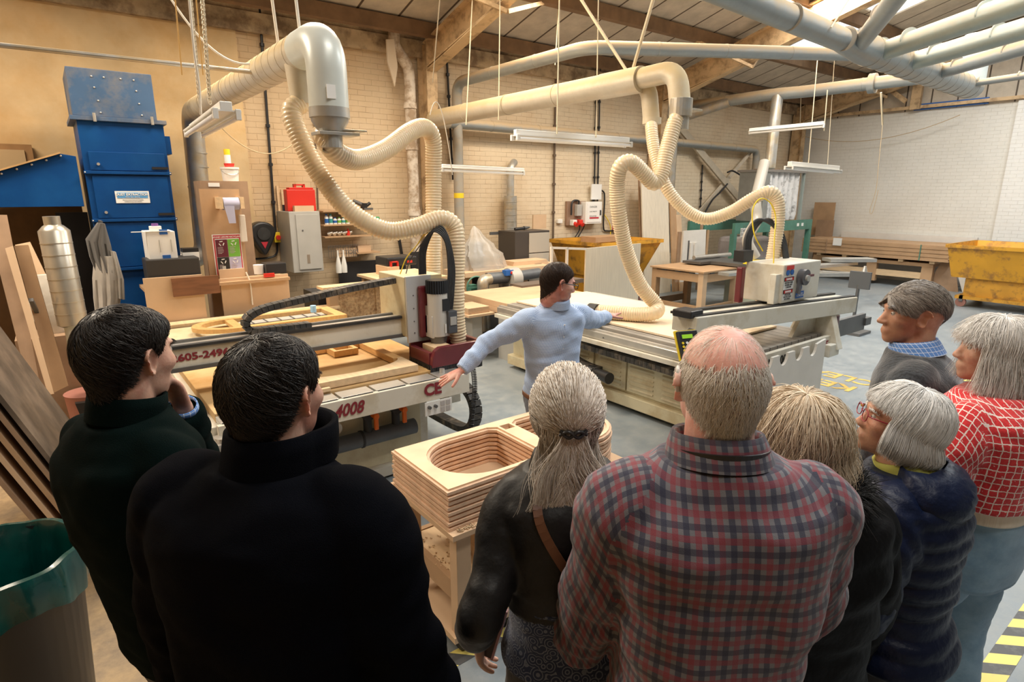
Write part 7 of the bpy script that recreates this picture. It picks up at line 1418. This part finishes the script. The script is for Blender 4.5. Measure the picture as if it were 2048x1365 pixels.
f.cloth('belt',[[rg for t,rg in f.torso_rings(.016,-.03,.02,60,5)]],BROWNW,amp=0)
HD=hair_mat('dark_brown_hair',(.018,.010,.006),(.075,.042,.028)); short_hair(f.root,f.Mh,HD,thick=.009,L=.028,n=5200,side=.5)
f.eyes(HD); f.glasses(BLK,thin=.0022)
# -- chin-holding man at left
f=Fig('man in very dark green pullover at the left holding his chin',262,712,1.44,30,20,pitch=-4,w=.83,lean=-.07,dep=1.05)
f.legs(); hw=f.Mh@Vector((0,.10,-.135)); 
f.arm(-1,tuple(f.Mh@Vector((-.015,.145,-.165))),pole=(-.5,.2,-1),hand=(f.Mh.to_3x3()@Vector((.05,-.45,.9))),pn=(f.Mh.to_3x3()@Vector((0,-1,-.2))),fing=(.45,.5,.5,.5),thumb=.2)
f.arm(1,(.24,.14,f.hip+.06),pole=(.7,-.6,-.3),fing=(.4,.4,.4,.4))
f.build_body(.0045); sh=f.jacket('pullover',PULL,e=.022,t0=-.12,sle=.020,amp=.007,seed=11,end=.95); f.collar('stand_collar',PULL,h=.05,r=.072,fold=False,par=sh,open_=.12)
S,E_,W_=f.arms[-1]; f.cloth('shirt_cuff',[sweep([E_.lerp(W_,.92),E_.lerp(W_,1.0)],[.040,.037],24)],BCH,amp=0)
f.trousers(JEANB,e=.02); f.shoes(SHOEB)
HB=hair_mat('near_black_hair',(.006,.005,.004),(.035,.026,.022),.4); short_hair(f.root,f.Mh,HB,thick=.012,L=.035,n=9000,side=.5,frontlift=.012,messy=.35); f.eyes(HB)
# -- broad man in black fleece
f=Fig('broad man in black fleece jacket with raised collar, back turned, left foreground',553,786,1.22,14,18,pitch=-2,w=1.10,dep=1.15,lean=.03,skin=SKIN,hk={'fat':.006},belly=.15)
f.legs(); f.arm(-1,(-.33,.06,f.hip-.10),pole=(-.5,-.8,0),fing=(.4,.4,.4,.4)); f.arm(1,(.33,.10,f.hip-.08),pole=(.5,-.8,0),fing=(.4,.4,.4,.4))
f.build_body(.0045); sh=f.jacket('fleece_jacket',FLEECE,e=.028,t0=-.14,sle=.024,amp=.008,seed=21,hemflare=.05,r=(.085,.080,.062,.050)); f.collar('raised_collar',FLEECE,h=.062,r=.088,fold=False,par=sh,open_=.5,tilt=.004)
f.trousers(JEANB,e=.02); f.shoes(SHOEB); short_hair(f.root,f.Mh,HB,thick=.011,L=.034,n=9500,side=.4,messy=.45,hk=f.hk,lift=.35,frontlift=.008); f.eyes(HB)
# -- long-haired woman
f=Fig('woman with long wavy grey hair tied back, black leather jacket and patterned tunic',1132,822,1.50,-4,-2,pitch=2,w=.80,dep=.92,lean=.02,sc_=.95,skin=SKINP,hk={'fem':1})
f.legs(); f.arm(-1,(-.235,.03,f.hip+.07),pole=(-.25,-1,0),fing=(.45,.5,.5,.5),thumb=.3,hand=(.1,.25,-1)); f.arm(1,(.24,.18,f.hip+.02),pole=(.6,-.8,0),fing=(.4,.4,.4,.4))
f.build_body(.0045); sh=f.jacket('leather_jacket',LEATH,e=.024,t0=.36,sle=.010,amp=.006,seed=31,bunch=.004,r=(.064,.056,.046,.038)); f.collar('jacket_collar',LEATH,h=.035,r=.076,par=sh)
tu=[rg for t,rg in f.torso_rings(.020,.08,.42,96,30,.10)]; f.cloth('tunic',[tu],PAIS,amp=.005,seed=33)
f.trousers(JEANB,e=.012); f.shoes(SHOEB)
st=[f.spine(.97)+Vector((-.075,-.055,.02)),f.spine(.86)+Vector((-.085,-.135,0)),f.spine(.6)+Vector((.0,-.155,0)),f.spine(.3)+Vector((.12,-.145,0)),f.spine(.12)+Vector((.19,-.08,0))]
mb=MB(); P=crv(st,8); 
for a,b in zip(P,P[1:]): mb.bar(a,b+(b-a)*.2,.022,.004,up=(0,-1,0))
mb.build('bag_strap',mat('brown_strap',(.13,.05,.02),.5),f.root,local=True)
GH=hair_mat('grey_blonde_hair',(.52,.43,.34),(.96,.91,.84),.4)
K_=22; n=5600; ph=rng.uniform(-np.pi,np.pi,n); cr=(0,.15,.99); tmx=hairline(ph,[(0,70),(50,78),(80,90),(100,84),(130,100),(180,100)]); th=np.arccos(1-rng.random(n)*(1-np.cos(tmx))); D0=dirs_from(ph,th,cr); hk=f.hk
KT=np.array((0,-.128,-.012)); KD=np.array((0,-.995,-.09)); low=(D0[:,2]<.30)&(D0[:,1]<.35); PT=np.zeros((n,K_,3)); xs=rng.normal(0,1,n); zl=rng.uniform(-.36,-.20,n); cid=rng.integers(0,46,n); w0=(rng.random(46)*6.28)[cid]+rng.normal(0,.25,n); wf=rng.uniform(20,34,46)[cid]; cx_=np.clip(rng.normal(0,1,46),-1.7,1.7)[cid]; cz=rng.uniform(-.42,-.24,46)[cid]; zl=cz+rng.normal(0,.02,n)
tgt=np.where(low[:,None],np.stack([D0[:,0]*.8,-.6-0*xs,-.55+0*xs],1),KD[None]); tgt/=np.linalg.norm(tgt,axis=1,keepdims=True); ka=9
for k in range(ka):
    t=k/(ka-1); D=D0*(1-t)+tgt*t; D/=np.linalg.norm(D,axis=1,keepdims=True); bulge=.012+.010*math.sin(math.pi*t)+.010*t; PT[:,k]=D*(head_R(D,**hk)+bulge*(.6+.5*rng.random(n)))[:,None]
    if t>.8: PT[:,k,0]+=xs*.010*(0 if 0 else 1)*(t-.8)*5*(~low)
p0=PT[:,ka-1].copy(); xe=np.where(low,np.clip(p0[:,0]*1.3,-.11,.11)+cx_*.018+xs*.004,cx_*.078+xs*.008)
for k in range(ka,K_):
    t=(k-ka+1)/(K_-ka); z=p0[:,2]+(zl-p0[:,2])*t; PT[:,k,0]=p0[:,0]*(1-t)**1.0+xe*t+ .016*np.sin(w0+z*wf)*min(1,t*2); PT[:,k,1]=p0[:,1]*(1-t)+(-.155)*t+.010*np.cos(w0*1.7+z*wf)*min(1,t*2)-.012*math.sin(math.pi*t)-rng.random(n)*.004; PT[:,k,2]=z
Mflat=Matrix.Translation(f.hc)@Matrix.Rotation(R(-2),4,'Z')@Matrix.Scale(.95,4)
ho=strand_mesh('hair',PT,.0013,GH,f.root,Mflat)
A,B=60,16; ph=np.repeat(np.linspace(-np.pi,np.pi,A,endpoint=False),B); s_=np.tile(np.linspace(0,1,B),A); D=dirs_from(ph,np.maximum(.01,s_*hairline(ph,[(0,70),(50,78),(80,90),(100,84),(130,104),(180,108)])),cr); G=(D*(head_R(D,**hk)+.008*np.clip((1-s_)*8,0,1)-.001)[:,None]).reshape(A,B,3); shell_mesh('hair_base',G,GH,None,Mflat).build('hair_base',GH,ho,smooth=True,local=True)
mb=MB(); 
for q in (-1,1): mb.tube(crv([(-.032,-.140,-.004+.006*q),(-.012,-.150,-.006-.008*q),(.012,-.150,-.006+.008*q),(.034,-.140,-.004-.006*q)],6),.0045,8)
mb.v=[tuple(Mflat@Vector(p)) for p in mb.v]; mb.build('hair_tie',BLK,f.root,smooth=True,local=True)
fl=f
# her phone wallet, held in the left hand (a thing of its own)
S,E_,W_=f.arms[-1]; pw=Matrix.Rotation(f.rz,3,'Z')@(W_+Vector((.02,.015,-.03)))+Vector((f.base.x,f.base.y,0)); t=thing('phone_wallet',pw,'dark pink-edged phone wallet held by the long-haired woman','phone wallet',rotz=f.rz)
Mx=Euler((R(14),R(6),R(70))).to_matrix().to_4x4(); MB().box(-.007,.007,-.04,.04,-.045,.11,Mx).build('wallet_cover',mat('dark_wallet',(.035,.02,.03),.4),t,bevel=.003,local=True); MB().box(-.0085,.0085,-.0405,-.034,-.046,.111,Mx).build('pink_edge',mat('pink_edge',(.50,.28,.33),.4),t,local=True); MB().box(.007,.009,-.02,.0,.05,.08,Mx).build('camera_ring',ALU,t,local=True)
# -- bald man in plaid shirt
f=Fig('balding white-haired man in red and navy plaid shirt, back turned, centre foreground',1437,762,1.17,2,0,pitch=3,w=.93,dep=1.08,lean=.02,skin=SKINB,hk={'fat':.006},belly=.3)
f.legs(); f.arm(-1,(-.25,.20,f.hip+.02),pole=(-.5,-.8,-.1),fing=(.4,.4,.4,.4)); f.arm(1,(.25,.22,f.hip+.06),pole=(.6,-.8,-.1),fing=(.4,.4,.4,.4))
f.build_body(.004)
sh=f.jacket('plaid_shirt',PLAID,e=.026,t0=-.16,sle=.022,amp=.011,seed=41,hemflare=.06,end=.98,r=(.086,.076,.062,.046),bunch=.006); f.collar('shirt_collar',PLAID,h=.040,r=.080,par=sh); 
nb=f.spine(1.0); mb=MB(); P=[nb+Vector((.094*math.sin(a),-.094*math.cos(a)+.004,.024-.02*(1-math.cos(a)))) for a in [(-1.2+2.4*k/20) for k in range(21)]]
for a,b in zip(P,P[1:]): mb.bar(a,b+(b-a)*.1,.004,.010,up=(0,0,1))
mb.build('collar_band',BLK,sh,local=True)
f.trousers(JEANB,e=.02); f.shoes(SHOEB)
WHH=hair_mat('thin_white_hair',(.80,.74,.66),(.97,.94,.90),.5)
tabW=[(0,30),(40,52),(70,92),(95,84),(108,86),(130,108),(180,116)]
# hair only round the sides and back: a ring between the bald top and the hairline
def side_hair(par,Mx,m,hk):
    n=9500; ph=rng.uniform(-np.pi,np.pi,n); a=np.abs(np.degrees(ph)); lo=np.radians(np.interp(a,[0,60,80,110,150,180],[90,84,56,50,40,34])); hi=hairline(ph,[(0,80),(60,84),(78,100),(95,86),(110,88),(130,104),(180,112)]); ok=lo<hi-.03; ph,lo,hi=ph[ok],lo[ok],hi[ok]; n=len(ph); lo=lo+rng.normal(0,.03,n)
    u=rng.random(n); th0=lo+(hi-lo)*u**.9; D0=dirs_from(ph,th0); LL=.034*(.6+.8*rng.random(n))*np.clip(.35+(hi-th0)*2,.3,1); pts=[]; tk=.007*np.clip((th0-lo)*6,.12,1)*np.clip((hi-th0)*6,.2,1); dp=rng.normal(0,.25,n)
    for k in range(6):
        t=k/5; th=th0+LL*t/.1; D=dirs_from(ph+dp*LL*t/.1/np.maximum(.3,np.sin(th0)),th); pts.append(D*(head_R(D,**hk)+tk*(.3+.9*t)+LL*.10*t*rng.random(n)+.0005)[:,None])
    return strand_mesh('hair',np.stack(pts,1),.0008,m,par,Mx)
side_hair(f.root,f.Mh,WHH,f.hk)
n=420; ph=rng.uniform(-np.pi,np.pi,n); th0=np.radians(rng.uniform(8,55,n)); pts=[]
for k in range(5): t=k/4; D=dirs_from(ph,th0+.02*t/.1); pts.append(D*(head_R(D,**f.hk)+.004*t*(1.3-t)+.0006)[:,None])
strand_mesh('sparse_top_hair',np.stack(pts,1),.0004,WHH,f.root,f.Mh)
f.on_head(MB().tube(crv([(-.083,-.004,.030),(-.087,-.018,.026),(-.089,-.026,.006),(-.086,-.024,-.012)],5),.0042,8),'hearing_aid',mat('hearing_aid_grey',(.55,.52,.48),.35),smooth=True)
n=160; 
f.eyes()
# -- blonde woman in black fur-trimmed coat
f=Fig('short woman with fluffy blonde hair and black fur-trimmed coat, behind the plaid shirt man',1594,872,1.47,-14,-12,pitch=0,w=.80,dep=.95,lean=.02,sc_=.94,skin=SKINP,hk={'fem':1})
f.legs(); f.arm(-1,(-.25,.16,f.hip),pole=(-.6,-.8,0),fing=(.4,.4,.4,.4)); f.arm(1,(.28,.10,f.hip-.04),pole=(.7,-.7,0),fing=(.4,.4,.4,.4))
f.build_body(.005); sh=f.jacket('padded_coat',COAT,e=.035,t0=-.42,sle=.030,soft=3,amp=.008,seed=51,hemflare=.10,quilt=lambda u,v,i: .010*np.abs(np.sin(np.pi*v/.11))**.5,widths=[(-.6,.21,.165,0),(-.3,.19,.145,0)]+TOR[1:])
f.trousers(JEANB,e=.015); f.shoes(SHOEB)
nb=f.spine(.985); n=9000; a=rng.uniform(-np.pi,np.pi,n); b=rng.uniform(0,2*np.pi,n); rr=.10+.028*np.cos(b); c=np.stack([np.sin(a)*rr*1.12,-np.cos(a)*rr*1.0,.022+.032*np.sin(b)],1)+np.array(nb); nn=np.stack([np.sin(a)*np.cos(b),-np.cos(a)*np.cos(b),np.sin(b)],1)+rng.normal(0,.35,(n,3)); ln=rng.uniform(.018,.038,n)[:,None]; down=np.array((0,0,-.012))
fur=strand_mesh('fur_collar',np.stack([c-nn*.01,c+nn*ln*.5,c+nn*ln+down],1),.0014,FUR,f.root)
MB().loft([[Vector(nb)+Vector((math.sin(p)*(.10+.026*math.cos(q))*1.12,-math.cos(p)*(.10+.026*math.cos(q)),.022+.03*math.sin(q))) for q in [2*math.pi*k/12 for k in range(12)]] for p in [2*math.pi*j/40 for j in range(41)]],False).build('fur_base',mat('fur_black',(.006,.006,.006),.9),fur,smooth=True,local=True)
BLH=hair_mat('fluffy_blonde_hair',(.62,.48,.33),(.96,.86,.70),.45)
def bob(f,m,T,zend,n,crown,name='hair',curl=.02,flare=.0,messy=.004,wave=0,rad=.0012,face=58,Mx=None,fr=(58,72)):
    hk=f.hk; Mx=Mx or f.Mh
    def phf(k): 
        p=rng.uniform(-np.pi,np.pi,k); return p
    def path(ph,th0,T_,jit,K=18):
        a=np.abs(np.degrees((ph+np.pi)%(2*np.pi)-np.pi)); infr=a<face; k=len(ph); P=np.zeros((k,K,3)); thv=np.radians(90)+0*ph; thv=np.where(infr,np.radians(fr[1]),thv)
        Dv=dirs_from(ph,thv,crown); Pv=Dv*(head_R(Dv,**hk)+T_)[:,None]; arcL=np.maximum(0,(thv-th0)*.11); ze=zend(ph,k)*jit; drop=np.where(infr,.012,np.maximum(.01,Pv[:,2]-ze)); tot=arcL+drop
        # hair next to the face sweeps back over the temple
        for i in range(K):
            s=tot*i/(K-1); th=np.minimum(th0+np.minimum(s,arcL)/.11,thv); ph2=ph+np.where(infr,np.sign(ph+1e-6)*.25*(th-th0),0); D=dirs_from(ph2,th,crown); q=D*(head_R(D,**hk)+T_*np.clip(.35+s/.06,0,1))[:,None]
            dz=np.maximum(0,s-arcL); ff=dz/np.maximum(drop,1e-6); hr=1+flare*np.sin(ff*2.0)-curl*np.clip((ff-.55)/.45,0,1)**1.6*8; hr=np.where(infr,1,hr); q[:,0]*=hr; q[:,1]*=hr; q[:,2]-=dz; P[:,i]=q
        return P
    ph=phf(n); th0=np.radians(rng.uniform(0,1,n)**.7*70); th0=np.where(np.abs(np.degrees(ph))<face,np.minimum(th0,np.radians(fr[0])),th0)
    P=path(ph,np.maximum(th0,.02),T*(.82+.3*rng.random(n)),1-.16*rng.random(n)); K=P.shape[1]; j=rng.normal(0,messy,(n,1,3))*np.linspace(0,1,K)[None,:,None]; w0=rng.random((n,1))*6.28
    if wave: P[:,:,0]+=wave*np.sin(w0+P[:,:,2]*55)*np.linspace(0,1,K); P[:,:,1]+=wave*np.cos(w0*1.4+P[:,:,2]*48)*np.linspace(0,1,K)
    o=strand_mesh(name,P+j,rad,m,f.root,Mx)
    A=80; ph=np.linspace(-np.pi,np.pi,A,endpoint=False); G=path(ph,np.full(A,.02),np.full(A,T*.82),np.full(A,.96),24); shell_mesh('b',G,m,None,Mx).build('hair_base',m,o,smooth=True,local=True); return o
bob(f,BLH,.026,lambda ph,k: np.interp(np.abs(np.degrees(ph)),[0,60,100,140,180],[-.05,-.07,-.095,-.115,-.12]),6500,(0,-.15,.98),curl=.020,messy=.016,wave=.009,rad=.0011,flare=.09)
# -- glasses woman in navy quilted coat
f=Fig('older woman with white bob, red glasses and navy quilted coat looking up to the left',1796,846,1.70,-38,-72,pitch=12,w=.73,dep=.90,lean=.02,sc_=.94,skin=SKINT,hk={'fem':1,'nose':.9})
f.legs(); f.arm(-1,(-.22,.22,f.hip+.10),pole=(-.6,-.7,-.2),fing=(.4,.4,.4,.4)); f.arm(1,(.24,.16,f.hip+.04),pole=(.7,-.7,0),fing=(.4,.4,.4,.4))
f.build_body(.0045)
def q1(u,v,i):
    vv=v+ (0 if i else .35*np.abs(u)*(v>.75)); return .013*np.abs(np.sin(np.pi*vv/.058))**.6
sh=f.jacket('quilted_coat',NAVY,e=.026,t0=-.06,sle=.022,amp=.005,seed=61,hemflare=.14,quilt=q1,merge=.006,soft=2,widths=[(-.7,.205,.160,0),(-.3,.19,.145,0)]+TOR[1:])
# hood lying on the back
hr=[]; nb=f.spine(.97)
for i in range(14):
    t_=i/13; w_=.135*math.sin(math.pi*(.22+.70*t_))**.8; z=.045-.19*t_; yb=-.085-.075*math.sin(math.pi*min(1,t_*1.15))**.7
    hr.append([nb+Vector((w_*math.sin(a),(yb*.5)+(yb*.55)*math.cos(a),z+.03*(1-abs(math.sin(a)))*0-.0)) for a in [-math.pi+2*math.pi*k/40 for k in range(40)]])
f.cloth('hood',[hr],NAVY,amp=.004,seed=66,quilt=lambda u,v,i: .008*np.abs(np.sin(np.pi*(v-.6*np.abs(u))/.042))**.55,parent=sh)
f.collar('green_collar',mat('lime_rib',(.42,.42,.09),.8),h=.03,r=.070,fold=False,par=sh)
f.trousers(JEANB,e=.010); f.shoes(SHOEB)
WB=hair_mat('white_hair',(.82,.81,.79),(.98,.98,.97),.42)
bob(f,WB,.024,lambda ph,k: np.interp(np.abs(np.degrees(ph)),[0,60,100,140,180],[-.06,-.085,-.105,-.11,-.115]),7000,(0,-.25,.96),curl=.030,messy=.004,wave=.0015,rad=.0011,flare=.14)
f.eyes(WB); f.glasses(mat('red_frames',(.28,.01,.03),.3),thin=.0015)
# -- grey-haired man in cable cardigan
f=Fig('tanned man with swept-back grey hair, dark cable-knit cardigan and blue collar, in profile',1822,628,2.27,-50,-82,pitch=0,w=1.0,dep=1.05,lean=.0,skin=SKINT,hk={'nose':1.15})
f.legs(); f.arm(-1,(-.24,.16,f.hip+.0),pole=(-.6,-.8,0),fing=(.4,.4,.4,.4)); f.arm(1,(.26,.12,f.hip-.02),pole=(.7,-.7,0),fing=(.4,.4,.4,.4))
f.build_body(.0042); sh=f.jacket('cardigan',KNIT,e=.022,t0=-.10,sle=.018,amp=.006,seed=71); f.collar('checked_collar',BCH,h=.040,r=.073,par=sh)
f.trousers(JEAND,e=.016); f.shoes(SHOEB)
p=f.spine(.60)+Vector((-.07,.155,0)); MB().sphere(p,.008,10).build('gold_pin',mat('gold_pin',(.75,.42,.06),.3,.8),sh,local=True)
GRH=hair_mat('steel_grey_hair',(.10,.085,.075),(.52,.47,.42),.34); short_hair(f.root,f.Mh,GRH,thick=.018,L=.05,n=8500,crown=(0,.75,.66),tab=[(0,5),(30,12),(55,45),(70,62),(80,80),(86,78),(92,73),(108,76),(118,95),(140,135),(180,163)],messy=.12,frontlift=.0,lift=.15,hk=f.hk,fs=1); f.eyes(GRH)
# -- woman in red tweed jacket
f=Fig('woman with silver bob, red and white checked jacket and light blue jeans at the right',1986,700,1.98,-26,-70,pitch=2,w=.95,dep=1.12,lean=-.0,sc_=.96,skin=SKIN,hk={'fem':1})
f.legs(feet=((-.16,.18,.09),(.10,-.04,.09))); f.arm(-1,(-.20,.24,f.hip+.12),pole=(-.7,-.6,-.2),fing=(.4,.4,.4,.4)); f.arm(1,(.24,.22,f.hip+.12),pole=(.8,-.5,0),fing=(.4,.4,.4,.4))
f.build_body(.0045); sh=f.jacket('tweed_jacket',TWEED,e=.030,t0=.37,sle=.026,amp=.008,seed=81,hemflare=0,bunch=.006)
f.cloth('rib_hem',[[rg for t,rg in f.torso_rings(.018,.29,.38,96,12)]],mat('cream_rib',(.80,.72,.60),.9,bump=.5,bscale=60,stretch=(1,1,.05)),amp=.002,parent=sh)
f.trousers(JEANS,e=.014,top=.33,r=(.098,.072,.058)); f.shoes(SHOET)
mb=MB().box(-.045,-.0,0,.009,-.0,.06); pk=f.spine(.17)+Vector((-.10,-.150,.0)); pk=at(1919,1008,d=1.90); t=thing('phone',pk,'white phone sticking out of the back pocket of the blue jeans','phone',rotz=f.rz-.35); MB().box(-.034,.034,-.004,.004,-.09,.03).build('phone_body',WHT,t,bevel=.003,local=True); MB().box(-.028,-.014,-.006,-.004,.008,.024).build('camera_bump',GREYC,t,local=True)
SB=hair_mat('silver_hair',(.74,.71,.67),(.97,.95,.92),.42)
bob(f,SB,.022,lambda ph,k: np.interp(np.abs(np.degrees(ph)),[0,60,100,140,180],[-.10,-.135,-.15,-.16,-.16]),7500,(0,-.1,.99),curl=-.010,messy=.011,wave=.006,rad=.0011,flare=.12); f.eyes(SB)
